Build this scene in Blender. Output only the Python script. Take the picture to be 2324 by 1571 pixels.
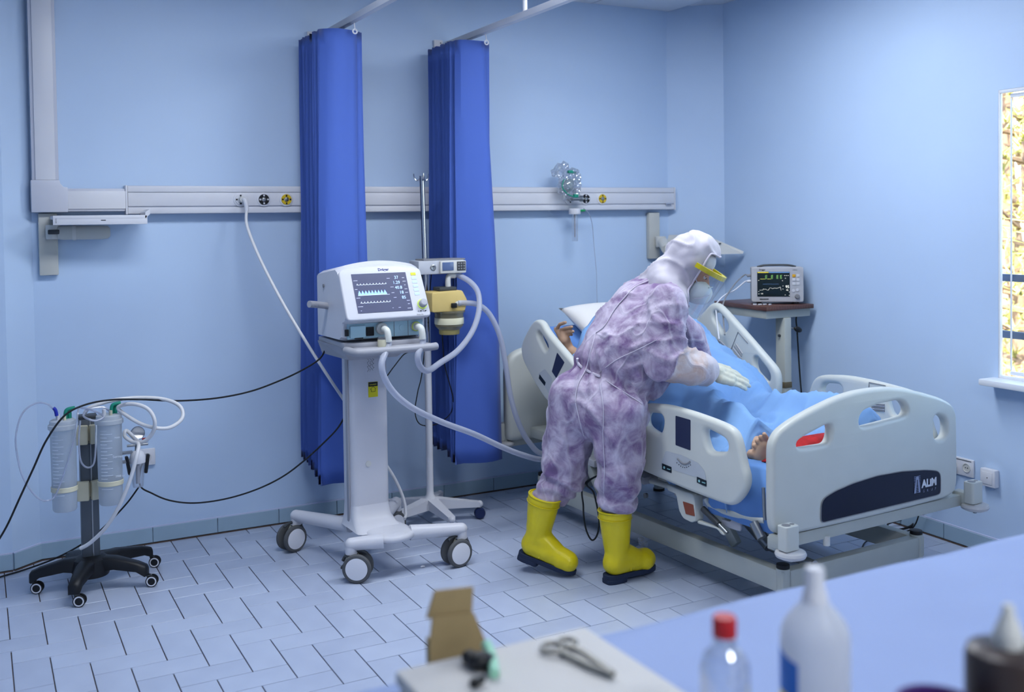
import bpy, bmesh, math, random
import numpy as np
from mathutils import Vector, Matrix, Euler, noise

for o in list(bpy.data.objects):
    bpy.data.objects.remove(o, do_unlink=True)
scene = bpy.context.scene
COL = scene.collection
PI = math.pi
random.seed(7)

# ------------------------------------------------------------------ camera
# measured from the photograph: 35 mm lens, camera 1.62 m up, back wall 5.43 m away along +y
CAM = Vector((0.0, 0.0, 1.62))
YAW, PITCH, ROLL = 0.4863, -0.0289, -0.0140
FPX, CX, CY, IW, IH = 2307.4, 1163.0, 569.4, 2324.0, 1571.0
WALL_Y = 5.43


def cam_dir(X, Y):
    c, s = math.cos(ROLL), math.sin(ROLL)
    X, Y = c * X - s * Y, s * X + c * Y
    x, y, z = X, 1.0, Y
    c, s = math.cos(PITCH), math.sin(PITCH)
    y, z = c * y - s * z, s * y + c * z
    c, s = math.cos(YAW), math.sin(YAW)
    x, y = c * x + s * y, -s * x + c * y
    return Vector((x, y, z))


fwd = cam_dir(0, 0)
right = (cam_dir(1, 0) - fwd).normalized()
up = (cam_dir(0, 1) - fwd).normalized()
fwd.normalize()
cd = bpy.data.cameras.new('camera')
cam = bpy.data.objects.new('camera', cd)
COL.objects.link(cam)
M3 = Matrix((right, up, -fwd)).transposed()
cam.matrix_world = Matrix.Translation(CAM) @ M3.to_4x4()
cd.sensor_fit = 'HORIZONTAL'
cd.sensor_width = 36.0
cd.lens = FPX / IW * 36.0
cd.shift_x = (IW / 2 - CX) / IW
cd.shift_y = (CY - IH / 2) / IW
cd.clip_start = 0.05
cd.clip_end = 200
cd.dof.use_dof = True
cd.dof.focus_distance = 4.6
cd.dof.aperture_fstop = 2.1
scene.camera = cam

# light paths: a closed room of diffuse surfaces needs few bounces
cy = scene.cycles
cy.max_bounces = 5
cy.diffuse_bounces = 3
cy.glossy_bounces = 3
cy.transmission_bounces = 4
cy.transparent_max_bounces = 12
cy.caustics_reflective = False
cy.caustics_refractive = False
cy.sample_clamp_indirect = 6.0
cy.use_adaptive_sampling = True
cy.adaptive_threshold = 0.09
cy.adaptive_min_samples = 16
cy.use_light_tree = False

# ------------------------------------------------------------------ world, sun, exposure
world = bpy.data.worlds.new('world')
scene.world = world
world.use_nodes = True
wn = world.node_tree
bg = wn.nodes['Background']
sky = wn.nodes.new('ShaderNodeTexSky')
sky.sky_type = 'NISHITA'
sky.sun_elevation = math.radians(48)
sky.sun_rotation = math.radians(-70)
sky.sun_disc = False
wn.links.new(sky.outputs[0], bg.inputs[0])
bg.inputs[1].default_value = 1.0

sd = bpy.data.lights.new('sun', 'SUN')
sd.energy = 20.0
sd.angle = 0.01
sd.color = (1.0, 0.94, 0.82)
sun = bpy.data.objects.new('sun', sd)
COL.objects.link(sun)
sun.rotation_euler = Vector((0.62, 0.25, -0.75)).to_track_quat('-Z', 'Y').to_euler()

scene.view_settings.view_transform = 'Standard'
scene.view_settings.look = 'None'
scene.view_settings.gamma = 1.0
scene.view_settings.use_curve_mapping = False
scene.view_settings.exposure = 0.14

# ------------------------------------------------------------------ measuring helpers (points in the room)


def ray(px, py):
    return cam_dir((px - CX) / FPX, -(py - CY) / FPX)


def fl(px, py, z=0.0):
    d = ray(px, py)
    return CAM + d * ((z - CAM.z) / d.z)


def aty(px, py, Y):
    d = ray(px, py)
    return CAM + d * (Y / d.y)


def atx(px, py, X):
    d = ray(px, py)
    return CAM + d * (X / d.x)


HF = Vector((math.sin(YAW), math.cos(YAW), 0))      # level view direction
HR = Vector((math.cos(YAW), -math.sin(YAW), 0))     # level direction to the view's right


def atd(px, py, dep):
    d = ray(px, py)
    return CAM + d * (dep / d.dot(HF))


def onplane(px, py, p0, n):
    d = ray(px, py)
    return CAM + d * ((p0 - CAM).dot(n) / d.dot(n))


# ------------------------------------------------------------------ materials


def lin(h):
    h = h.lstrip('#')
    out = []
    for i in (0, 2, 4):
        c = int(h[i:i + 2], 16) / 255
        out.append(c / 12.92 if c <= 0.04045 else ((c + 0.055) / 1.055) ** 2.4)
    return (*out, 1.0)


MATS = {}


def mat(name, col, rough=0.5, metal=0.0, spec=0.4, var=0.04, scale=12.0, bump=0.0, bscale=60.0, trans=0.0, ior=1.45,
        alpha=1.0, sss=0.0, sheen=0.0, coat=0.0, emit=None, estr=0.0):
    if name in MATS:
        return MATS[name]
    m = bpy.data.materials.new(name)
    m.use_nodes = True
    nt = m.node_tree
    b = nt.nodes['Principled BSDF']
    c = lin(col)
    if var > 0:
        tc = nt.nodes.new('ShaderNodeTexCoord')
        nz = nt.nodes.new('ShaderNodeTexNoise')
        nz.inputs['Scale'].default_value = scale
        nz.inputs['Detail'].default_value = 4
        rp = nt.nodes.new('ShaderNodeValToRGB')
        rp.color_ramp.elements[0].position = 0.3
        rp.color_ramp.elements[1].position = 0.7
        rp.color_ramp.elements[0].color = (*[x * (1 - var) for x in c[:3]], 1)
        rp.color_ramp.elements[1].color = (*[min(1, x * (1 + var)) for x in c[:3]], 1)
        nt.links.new(tc.outputs['Object'], nz.inputs['Vector'])
        nt.links.new(nz.outputs['Fac'], rp.inputs[0])
        nt.links.new(rp.outputs[0], b.inputs['Base Color'])
    else:
        b.inputs['Base Color'].default_value = c
    b.inputs['Roughness'].default_value = rough
    b.inputs['Metallic'].default_value = metal
    b.inputs['Specular IOR Level'].default_value = spec
    b.inputs['IOR'].default_value = ior
    b.inputs['Transmission Weight'].default_value = trans
    b.inputs['Alpha'].default_value = alpha
    b.inputs['Subsurface Weight'].default_value = sss
    b.inputs['Subsurface Scale'].default_value = 0.02
    b.inputs['Sheen Weight'].default_value = sheen
    b.inputs['Coat Weight'].default_value = coat
    if emit:
        b.inputs['Emission Color'].default_value = lin(emit)
        b.inputs['Emission Strength'].default_value = estr
    if bump > 0:
        tc2 = nt.nodes.new('ShaderNodeTexCoord')
        n2 = nt.nodes.new('ShaderNodeTexNoise')
        n2.inputs['Scale'].default_value = bscale
        n2.inputs['Detail'].default_value = 5
        bp = nt.nodes.new('ShaderNodeBump')
        bp.inputs['Strength'].default_value = bump
        bp.inputs['Distance'].default_value = 0.004
        nt.links.new(tc2.outputs['Object'], n2.inputs['Vector'])
        nt.links.new(n2.outputs['Fac'], bp.inputs['Height'])
        nt.links.new(bp.outputs[0], b.inputs['Normal'])
    MATS[name] = m
    return m


def clear_mat(name, tint='FFFFFF', gloss=0.12, rough=0.08, milky=0.0, milkcol='FFFFFF'):
    """thin clear plastic film: see-through with a sheen and, where milky, some scattering"""
    if name in MATS:
        return MATS[name]
    m = bpy.data.materials.new(name)
    m.use_nodes = True
    nt = m.node_tree
    nt.nodes.remove(nt.nodes['Principled BSDF'])
    out = nt.nodes['Material Output']
    tr = nt.nodes.new('ShaderNodeBsdfTransparent')
    tr.inputs[0].default_value = lin(tint)
    gl = nt.nodes.new('ShaderNodeBsdfGlossy')
    gl.inputs['Roughness'].default_value = rough
    lw = nt.nodes.new('ShaderNodeLayerWeight')
    lw.inputs[0].default_value = 0.35
    mp = nt.nodes.new('ShaderNodeMath')
    mp.operation = 'MULTIPLY_ADD'
    mp.inputs[1].default_value = 0.55
    mp.inputs[2].default_value = gloss
    nt.links.new(lw.outputs['Facing'], mp.inputs[0])
    mx = nt.nodes.new('ShaderNodeMixShader')
    nt.links.new(mp.outputs[0], mx.inputs[0])
    nt.links.new(tr.outputs[0], mx.inputs[1])
    nt.links.new(gl.outputs[0], mx.inputs[2])
    last = mx
    if milky > 0:
        df = nt.nodes.new('ShaderNodeBsdfDiffuse')
        df.inputs[0].default_value = lin(milkcol)
        tl = nt.nodes.new('ShaderNodeBsdfTranslucent')
        tl.inputs[0].default_value = lin(milkcol)
        m3 = nt.nodes.new('ShaderNodeMixShader')
        m3.inputs[0].default_value = 0.5
        nt.links.new(df.outputs[0], m3.inputs[1])
        nt.links.new(tl.outputs[0], m3.inputs[2])
        m2 = nt.nodes.new('ShaderNodeMixShader')
        m2.inputs[0].default_value = milky
        nt.links.new(mx.outputs[0], m2.inputs[1])
        nt.links.new(m3.outputs[0], m2.inputs[2])
        last = m2
    nt.links.new(last.outputs[0], out.inputs['Surface'])
    MATS[name] = m
    return m


white = mat('white_plastic', 'DADBE2', rough=0.35, var=0.015)
offwhite = mat('off_white_plastic', 'CFCFCB', rough=0.45, var=0.02)
bedwhite = mat('bed_plastic', 'C9CCC6', rough=0.38, var=0.02, bump=0.06, bscale=220)
bedgrey = mat('bed_steel_paint', 'B4B8B2', rough=0.42, var=0.03)
darkgrey = mat('dark_grey_plastic', '3E4246', rough=0.5, var=0.05)
midgrey = mat('grey_plastic', '85868A', rough=0.45, var=0.03)
lightgrey = mat('light_grey_plastic', 'A9AAB2', rough=0.4, var=0.02)
black = mat('black_plastic', '16181C', rough=0.45, var=0.08)
rubber = mat('grey_rubber', '55575A', rough=0.75, var=0.05)
chrome = mat('chrome', 'C8CACD', rough=0.16, metal=1.0, var=0.0)
steel = mat('brushed_steel', '9A9D9F', rough=0.34, metal=0.9, var=0.05)
greenpl = mat('green_plastic', '1E8C76', rough=0.4, var=0.04)
bluepl = mat('blue_plastic', '2434A8', rough=0.4, var=0.04)
yellowpl = mat('yellow_plastic', 'D8B826', rough=0.4, var=0.03)
cream = mat('cream_plastic', 'D2CDB4', rough=0.5, var=0.03)
clearpl = clear_mat('clear_plastic', 'F4F6FA', 0.10, 0.06, 0.10)
glasspl = clear_mat('clear_film', 'FFFFFF', 0.05, 0.05, 0.04)

# ------------------------------------------------------------------ mesh helpers


def frame(z, x=None):
    z = Vector(z).normalized()
    ref = Vector(x) if x is not None else (Vector((0, 0, 1)) if abs(z.z) < 0.9 else Vector((1, 0, 0)))
    xx = ref - z * ref.dot(z)
    xx.normalize()
    yy = z.cross(xx)
    return Matrix((xx, yy, z)).transposed()


def catmull(pts, n=8, closed=False):
    pts = [Vector(p) for p in pts]
    out = []
    m = len(pts)
    rng = range(m if closed else m - 1)
    for i in rng:
        p0 = pts[(i - 1) % m] if (closed or i > 0) else pts[0]
        p1 = pts[i]
        p2 = pts[(i + 1) % m]
        p3 = pts[(i + 2) % m] if (closed or i + 2 < m) else pts[-1]
        for k in range(n):
            t = k / n
            out.append(0.5 * ((2 * p1) + (p2 - p0) * t + (2 * p0 - 5 * p1 + 4 * p2 - p3) * t * t + (3 * p1 - p0 - 3 * p2 + p3) * t ** 3))
    if not closed:
        out.append(pts[-1])
    return out


class MB:
    """collects shapes of one part"""

    def __init__(self):
        self.bm = bmesh.new()

    def _add(self, bm2, M=None):
        if M is not None:
            bmesh.ops.transform(bm2, matrix=M, verts=bm2.verts)
        me = bpy.data.meshes.new('tmp')
        bm2.to_mesh(me)
        bm2.free()
        self.bm.from_mesh(me)
        bpy.data.meshes.remove(me)
        return self

    def box(self, c, s, bev=0.0, R=None, seg=2):
        b = bmesh.new()
        bmesh.ops.create_cube(b, size=1.0)
        bmesh.ops.scale(b, vec=Vector(s), verts=b.verts)
        if bev > 0:
            bmesh.ops.bevel(b, geom=b.edges[:] + b.verts[:], offset=min(bev, min(s) * 0.49), segments=seg, profile=0.5, affect='EDGES')
        M = Matrix.Translation(Vector(c)) @ (R.to_4x4() if R is not None else Matrix())
        return self._add(b, M)

    def cyl(self, p0, p1, r0, r1=None, n=20, caps=True, bev=0.0):
        p0, p1 = Vector(p0), Vector(p1)
        r1 = r0 if r1 is None else r1
        b = bmesh.new()
        L = (p1 - p0).length
        bmesh.ops.create_cone(b, cap_ends=caps, cap_tris=False, segments=n, radius1=r0, radius2=r1, depth=L)
        if bev > 0:
            es = [e for e in b.edges if abs(e.verts[0].co.z - e.verts[1].co.z) < 1e-6]
            bmesh.ops.bevel(b, geom=es, offset=bev, segments=2, profile=0.5, affect='EDGES')
        M = Matrix.Translation((p0 + p1) / 2) @ frame(p1 - p0).to_4x4()
        return self._add(b, M)

    def ball(self, c, r, n=16, R=None):
        r = Vector((r, r, r)) if isinstance(r, (int, float)) else Vector(r)
        b = bmesh.new()
        bmesh.ops.create_uvsphere(b, u_segments=n, v_segments=max(6, n * 2 // 3), radius=1)
        M = Matrix.Translation(Vector(c)) @ (R.to_4x4() if R is not None else Matrix()) @ Matrix.Diagonal((*r, 1))
        return self._add(b, M)

    def torus(self, c, axis, R, r, n=28, k=10):
        F = frame(axis)
        c = Vector(c)
        pts = [c + F @ Vector((R * math.cos(a), R * math.sin(a), 0)) for a in np.linspace(0, 2 * PI, n, endpoint=False)]
        return self.tube(pts, r, k=k, closed=True, smooth=0)

    def tube(self, pts, r, k=10, closed=False, smooth=6, caps=True):
        pts = catmull(pts, smooth, closed) if smooth else [Vector(p) for p in pts]
        m = len(pts)
        rs = r if callable(r) else (lambda t: r)
        b = self.bm
        prev = None
        first = None
        rings = []
        T0 = (pts[1] - pts[0]).normalized()
        F = frame(T0)
        nx = F.col[0].copy()
        for i, p in enumerate(pts):
            a = pts[(i - 1) % m] if (closed or i > 0) else pts[0]
            c = pts[(i + 1) % m] if (closed or i < m - 1) else pts[-1]
            T = (c - a)
            if T.length < 1e-9:
                T = T0
            T = T.normalized()
            nx = nx - T * nx.dot(T)
            if nx.length < 1e-6:
                nx = frame(T).col[0].copy()
            nx.normalize()
            ny = T.cross(nx)
            rr = rs(i / max(1, m - 1))
            rings.append([b.verts.new(p + (nx * math.cos(q) + ny * math.sin(q)) * rr) for q in [2 * PI * j / k for j in range(k)]])
        for i in range(m if closed else m - 1):
            A, B = rings[i], rings[(i + 1) % m]
            off = 0
            if closed and i == m - 1:
                off = min(range(k), key=lambda o_: sum((A[j].co - B[(j + o_) % k].co).length_squared for j in range(k)))
            for j in range(k):
                b.faces.new((A[j], A[(j + 1) % k], B[(j + 1 + off) % k], B[(j + off) % k]))
        if caps and not closed:
            b.faces.new(list(reversed(rings[0])))
            b.faces.new(rings[-1])
        return self

    def lathe(self, c, axis, prof, n=28, x=None):
        """prof: list of (radius, height along axis)"""
        F = frame(axis, x)
        c = Vector(c)
        b = self.bm
        rings = []
        for (r, h) in prof:
            if r < 1e-6:
                rings.append([b.verts.new(c + F @ Vector((0, 0, h)))])
            else:
                rings.append([b.verts.new(c + F @ Vector((r * math.cos(q), r * math.sin(q), h))) for q in [2 * PI * j / n for j in range(n)]])
        for A, B in zip(rings, rings[1:]):
            for j in range(n):
                a0, a1 = A[j % len(A)], A[(j + 1) % len(A)]
                b0, b1 = B[j % len(B)], B[(j + 1) % len(B)]
                vs = []
                for v in (a0, a1, b1, b0):
                    if v not in vs:
                        vs.append(v)
                if len(vs) >= 3:
                    b.faces.new(vs)
        return self

    def prism(self, poly, depth, M, bev=0.0, seg=2):
        """poly in local xy, extruded +-depth/2 in local z"""
        b = bmesh.new()
        vs = [b.verts.new((p[0], p[1], -depth / 2)) for p in poly]
        f = b.faces.new(vs)
        r = bmesh.ops.extrude_face_region(b, geom=[f])
        bmesh.ops.translate(b, vec=(0, 0, depth), verts=[g for g in r['geom'] if isinstance(g, bmesh.types.BMVert)])
        bmesh.ops.recalc_face_normals(b, faces=b.faces)
        if bev > 0:
            es = [e for e in b.edges if e.calc_face_angle(0) > 0.6]
            bmesh.ops.bevel(b, geom=es, offset=bev, segments=seg, profile=0.5, affect='EDGES', clamp_overlap=True)
        return self._add(b, M)

    def loft(self, rings, caps=True, closed=True):
        b = self.bm
        R = [[b.verts.new(Vector(p)) for p in ring] for ring in rings]
        k = len(R[0])
        for A, B in zip(R, R[1:]):
            for j in range(k if closed else k - 1):
                b.faces.new((A[j], A[(j + 1) % k], B[(j + 1) % k], B[j]))
        if caps:
            b.faces.new(list(reversed(R[0])))
            b.faces.new(R[-1])
        return self

    def obj(self, name, m, parent=None, smooth=True, ang=40, sub=0):
        bmesh.ops.recalc_face_normals(self.bm, faces=self.bm.faces)
        me = bpy.data.meshes.new(name)
        self.bm.to_mesh(me)
        self.bm.free()
        return link(name, me, m, parent, smooth, ang, sub)


def link(name, me, m, parent=None, smooth=True, ang=40, sub=0):
    if m is not None and not me.materials:
        me.materials.append(m)
    if smooth:
        for p in me.polygons:
            p.use_smooth = True
        me.set_sharp_from_angle(angle=math.radians(ang))
    n = len(me.vertices)
    co = np.empty(n * 3, np.float32)
    me.vertices.foreach_get('co', co)
    co = co.reshape(-1, 3)
    lo, hi = co.min(0), co.max(0)
    c = Vector(((lo[0] + hi[0]) / 2, (lo[1] + hi[1]) / 2, lo[2]))
    me.transform(Matrix.Translation(-c))
    o = bpy.data.objects.new(name, me)
    COL.objects.link(o)
    o.location = c
    if sub:
        md = o.modifiers.new('subdivision', 'SUBSURF')
        md.levels = sub
        md.render_levels = sub
    if parent is not None:
        attach(o, parent)
    return o


def world_m(o):
    m = Matrix.LocRotScale(o.location, o.rotation_euler, o.scale)
    if o.parent:
        return world_m(o.parent) @ o.matrix_parent_inverse @ m
    return m


def attach(o, parent):
    o.parent = parent
    o.matrix_parent_inverse = world_m(parent).inverted()


def thing(name, label, cat, loc=(0, 0, 0), group=None):
    o = bpy.data.objects.new(name, None)
    COL.objects.link(o)
    o.empty_display_size = 0.1
    o.location = loc
    return tag(o, label, cat, group)


def tag(o, label, cat, group=None):
    o['label'] = label
    o['category'] = cat
    if group:
        o['group'] = group
    return o


def struct(o):
    o['kind'] = 'structure'
    return o


def plate(name, outline, M, depth, m, parent=None, holes=(), bev=0.01, res=4):
    """flat moulded panel with rounded edges and cut-outs; outline in local xy"""
    cu = bpy.data.curves.new(name, 'CURVE')
    cu.dimensions = '2D'
    cu.fill_mode = 'BOTH'
    cu.extrude = max(1e-4, depth / 2 - bev)
    cu.bevel_depth = bev if bev > 0.0021 else 0.0
    cu.bevel_resolution = res
    for i, poly in enumerate([outline, *holes]):
        q = [Vector((p[0], p[1])) for p in poly]
        area = sum(q[j].cross(q[(j + 1) % len(q)]) for j in range(len(q)))
        sgn = 1 if area > 0 else -1
        if i > 0:
            sgn = -sgn
        # even steps along the outline, then shrink so that the rounded edge ends on the drawn outline
        if bev > 0.0021:
            ds = max(0.004, bev * 0.55)
            per = sum((q[j] - q[j - 1]).length for j in range(len(q)))
            n_ = max(16, int(per / ds))
            res_, acc, j = [], 0.0, 0
            seg = (q[1] - q[0]).length
            for k in range(n_):
                want = per * k / n_
                while acc + seg < want and j < len(q) - 1:
                    acc += seg
                    j += 1
                    seg = (q[(j + 1) % len(q)] - q[j]).length
                t = (want - acc) / seg if seg > 1e-9 else 0
                res_.append(q[j].lerp(q[(j + 1) % len(q)], min(1, max(0, t))))
            q = res_
            off = []
            for j, p in enumerate(q):
                t = (q[(j + 1) % len(q)] - q[j - 1]).normalized()
                off.append(p + Vector((-t.y, t.x)) * sgn * bev)
            keep = [j for j in range(len(q)) if (off[(j + 1) % len(q)] - off[j - 1]).dot(q[(j + 1) % len(q)] - q[j - 1]) > 0]
            off = [off[j] for j in keep]
            for _ in range(2):
                off = [off[j] * 0.5 + (off[j - 1] + off[(j + 1) % len(off)]) * 0.25 for j in range(len(off))]
        else:
            off = []
            for j, p in enumerate(q):
                if (p - q[j - 1]).length < 1e-6:
                    continue
                off.append(p)
        sp = cu.splines.new('POLY')
        sp.points.add(len(off) - 1)
        for j, p2 in enumerate(off):
            sp.points[j].co = (p2.x, p2.y, 0, 1)
        sp.use_cyclic_u = True
    o = bpy.data.objects.new('tmp', cu)
    COL.objects.link(o)
    dg = bpy.context.evaluated_depsgraph_get()
    me = bpy.data.meshes.new_from_object(o.evaluated_get(dg))
    bpy.data.objects.remove(o)
    bpy.data.curves.remove(cu)
    me.materials.clear()
    me.transform(M)
    b = bmesh.new()
    b.from_mesh(me)
    bmesh.ops.remove_doubles(b, verts=b.verts, dist=1e-5)
    bmesh.ops.recalc_face_normals(b, faces=b.faces)
    b.to_mesh(me)
    b.free()
    me.name = name
    return link(name, me, m, parent, True, 35)


def smoothpoly(pts, n=5, r=None):
    """closed outline with corners rounded (radius r) - pts in order"""
    q = [Vector((p[0], p[1])) for p in pts]
    out = []
    m = len(q)
    for i in range(m):
        a, p, c = q[i - 1], q[i], q[(i + 1) % m]
        rr = r if r is not None else 0.03
        if len(pts[i]) > 2:
            rr = pts[i][2]
        d1 = min(rr, (a - p).length * 0.48)
        d2 = min(rr, (c - p).length * 0.48)
        s = p + (a - p).normalized() * d1
        e = p + (c - p).normalized() * d2
        for k in range(n + 1):
            t = k / n
            out.append((s * (1 - t) ** 2 + p * 2 * t * (1 - t) + e * t * t)[:])
    return out


def text(name, s, M, size, m, parent=None, depth=0.001, align='LEFT', bold=0.0, width=None):
    cu = bpy.data.curves.new(name, 'FONT')
    cu.body = s
    cu.size = size
    cu.extrude = depth
    cu.offset = bold
    cu.align_x = align
    cu.resolution_u = 3
    o = bpy.data.objects.new('tmp', cu)
    COL.objects.link(o)
    dg = bpy.context.evaluated_depsgraph_get()
    me = bpy.data.meshes.new_from_object(o.evaluated_get(dg))
    bpy.data.objects.remove(o)
    bpy.data.curves.remove(cu)
    me.materials.clear()
    if width:
        k = width / (max(v.co.x for v in me.vertices) - min(v.co.x for v in me.vertices))
        me.transform(Matrix.Scale(k, 4))
    me.transform(M)
    me.name = name
    return link(name, me, m, parent, False)


def blob(name, caps, m, parent=None, vox=0.01, sm=6, disp=None, extra=None, tris=None):
    """one continuous body grown from tapered limbs (p0, r0, p1, r1) and ellipsoids (c, (rx,ry,rz), R)"""
    mb = MB()
    for c in caps:
        if len(c) == 4:
            p0, r0, p1, r1 = Vector(c[0]), c[1], Vector(c[2]), c[3]
            mb.ball(p0, r0, 14)
            mb.ball(p1, r1, 14)
            if (p1 - p0).length > 1e-4:
                mb.cyl(p0, p1, r0, r1, 16)
        else:
            mb.ball(c[0], c[1], 18, c[2])
    me = bpy.data.meshes.new(name)
    mb.bm.to_mesh(me)
    mb.bm.free()
    o = bpy.data.objects.new('tmp', me)
    COL.objects.link(o)
    r = o.modifiers.new('r', 'REMESH')
    r.mode = 'VOXEL'
    r.voxel_size = vox
    s = o.modifiers.new('s', 'SMOOTH')
    s.factor = 0.5
    s.iterations = sm
    dg = bpy.context.evaluated_depsgraph_get()
    me2 = bpy.data.meshes.new_from_object(o.evaluated_get(dg))
    bpy.data.objects.remove(o)
    bpy.data.meshes.remove(me)
    if disp:
        nv = [v.normal.copy() for v in me2.vertices]
        for v, nn in zip(me2.vertices, nv):
            v.co = v.co + nn * disp(v.co, nn)
    me2.name = name
    me2.materials.clear()
    if extra:
        extra(me2)
    return link(name, me2, m, parent, True, 180)

# ================================================================== THE ROOM
wallblue = mat('wall_paint', 'BED4F0', rough=0.55, var=0.018, scale=2.5, bump=0.05, bscale=260)
ceilm = mat('ceiling_board', 'D6DCE6', rough=0.8, var=0.02, bump=0.1, bscale=90)
grout = mat('floor_grout', '5A4C46', rough=0.9, var=0.15, scale=30)
CEIL_Z = 2.975
RW0, RW1 = Vector((4.312, 5.20, 0)), Vector((4.25, 3.5, 0))     # right wall, nearly square to the back wall
CH0 = Vector((4.03, 5.43, 0))                                     # start of the canted corner
RWD = (RW1 - RW0).normalized()


def rwall(y):
    """x of the right wall's face at y"""
    t = (y - RW0.y) / RWD.y
    return RW0.x + RWD.x * t


def wall_box(name, a, b, z0, z1, th, m, parent=None, side=1):
    """upright slab from a to b; the given points lie on its visible face, thickness behind it"""
    a, b = Vector((a[0], a[1], 0)), Vector((b[0], b[1], 0))
    d = (b - a).normalized()
    n = Vector((-d.y, d.x, 0)) * side
    ring = [a, b, b + n * th, a + n * th]
    mb = MB()
    mb.loft([[p + Vector((0, 0, z0)) for p in ring], [p + Vector((0, 0, z1)) for p in ring]])
    return mb.obj(name, m, parent, False)


# floor: slab in the colour of the joints, herringbone tiles laid on it
floor = struct(MB().box((1.3, 1.5, -0.056), (6.6, 8.2, 0.1)).obj('floor', grout, None, False))


def tile_material():
    m = bpy.data.materials.new('floor_tile')
    m.use_nodes = True
    nt = m.node_tree
    b = nt.nodes['Principled BSDF']
    oi = nt.nodes.new('ShaderNodeObjectInfo')
    tc = nt.nodes.new('ShaderNodeTexCoord')
    nz = nt.nodes.new('ShaderNodeTexNoise')
    nz.inputs['Scale'].default_value = 9
    nz.inputs['Detail'].default_value = 5
    nt.links.new(tc.outputs['Object'], nz.inputs['Vector'])
    mx = nt.nodes.new('ShaderNodeMath')
    mx.operation = 'MULTIPLY_ADD'
    mx.inputs[1].default_value = 0.5
    nt.links.new(oi.outputs['Random'], mx.inputs[0])
    nt.links.new(nz.outputs['Fac'], mx.inputs[2])
    rp = nt.nodes.new('ShaderNodeValToRGB')
    rp.color_ramp.elements[0].position = 0.35
    rp.color_ramp.elements[1].position = 1.05
    rp.color_ramp.elements[0].color = lin('A9B4CC')
    rp.color_ramp.elements[1].color = lin('B6C1D8')
    nt.links.new(mx.outputs[0], rp.inputs[0])
    nt.links.new(rp.outputs[0], b.inputs['Base Color'])
    b.inputs['Roughness'].default_value = 0.3
    b.inputs['Specular IOR Level'].default_value = 0.45
    return m


tilem = tile_material()
TW = 0.1283
# a joint corner seen in the photograph: head of the long joint near the ventilator's wheels
T0 = fl(200 + 980 / 4.235, 1200 + 970 / 4.235)
GAP = 0.0040
tb = bmesh.new()
bmesh.ops.create_cube(tb, size=1.0)
bmesh.ops.scale(tb, vec=(2 * TW - GAP, TW - GAP, 0.012), verts=tb.verts)
tile_me = bpy.data.meshes.new('tile')
bmesh.ops.bevel(tb, geom=[e for e in tb.edges if all(v.co.z > 0 for v in e.verts)], offset=0.0012, segments=1, affect='EDGES')
bmesh.ops.translate(tb, vec=(0, 0, -0.006), verts=tb.verts)
tb.to_mesh(tile_me)
tb.free()
tile_me.materials.append(tilem)


def in_view(p):
    v = p - CAM
    a = v.dot(HF)
    if a < 0.5:
        return False
    px = CX + FPX * v.dot(HR) / a
    py = CY - FPX * (v.z - 0.0289 * -a) / a
    return -60 < px < IW + 60 and py < IH + 60


rest = MB()
spots = []
for band in range(-14, 15):
    for k in range(-40, 41):
        # lower-left cells of the herringbone, step (1,-1) per tile
        cx0, cy0 = k + band * 4, -k
        for kind in (0, 1):
            if kind == 0:      # lying tile
                c = Vector((T0.x + (cx0 + 1.0) * TW, T0.y + (cy0 - 0.5) * TW, 0))
            else:              # standing tile
                c = Vector((T0.x + (cx0 - 0.5) * TW, T0.y + (cy0 - 1.0) * TW, 0))
            hx, hy = (TW, TW / 2) if kind == 0 else (TW / 2, TW)
            if c.x < -1.5 or c.x - hx > rwall(c.y) or c.y < 0.6 or c.y - hy > WALL_Y:
                continue
            spots.append((kind, c, hx, hy))


def shows(c):
    # not under the sheet-covered table, nor hidden behind the bed
    if not in_view(c) or (c.x > 1.2 and c.y < 2.9) or (c.x > 2.9 and c.y > 3.5 and c.x < 3.9):
        return False
    return c.y > 2.45 and not (c.x > 2.1 and c.y < 3.05) and not (c.x > 2.75 and c.y > 4.3)


spots.sort(key=lambda s_: (not shows(s_[1]), (s_[1] - CAM).length))
n_tiles = 0
for kind, c, hx, hy in spots:
    if shows(c) and n_tiles < 300:
        o = bpy.data.objects.new('tile', tile_me)
        COL.objects.link(o)
        o.location = (c.x, c.y, 0)
        if kind:
            o.rotation_euler.z = PI / 2
        attach(o, floor)
        n_tiles += 1
    else:
        rest.box(c + Vector((0, 0, -0.006)), (2 * hx - GAP, 2 * hy - GAP, 0.012))
ro = rest.obj('tile_field', tilem, floor, False)
ro['kind'] = 'stuff'
print('tiles', n_tiles, sum(shows(q[1]) for q in spots))

# walls
wall_back = struct(wall_box('wall_back', (0.245, WALL_Y), (4.6, WALL_Y), -0.1, 3.1, 0.15, wallblue))
wall_left = struct(wall_box('wall_left', (0.12, 5.33), (0.245, WALL_Y), -0.1, 3.1, 0.15, wallblue))
wall_side = struct(wall_box('wall_corner', (-1.6, 5.33), (0.12, 5.33), -0.1, 3.1, 0.15, wallblue))
wall_far_left = struct(wall_box('wall_far_left', (-1.6, -2.4), (-1.6, 5.33), -0.1, 3.1, 0.15, wallblue))

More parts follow.
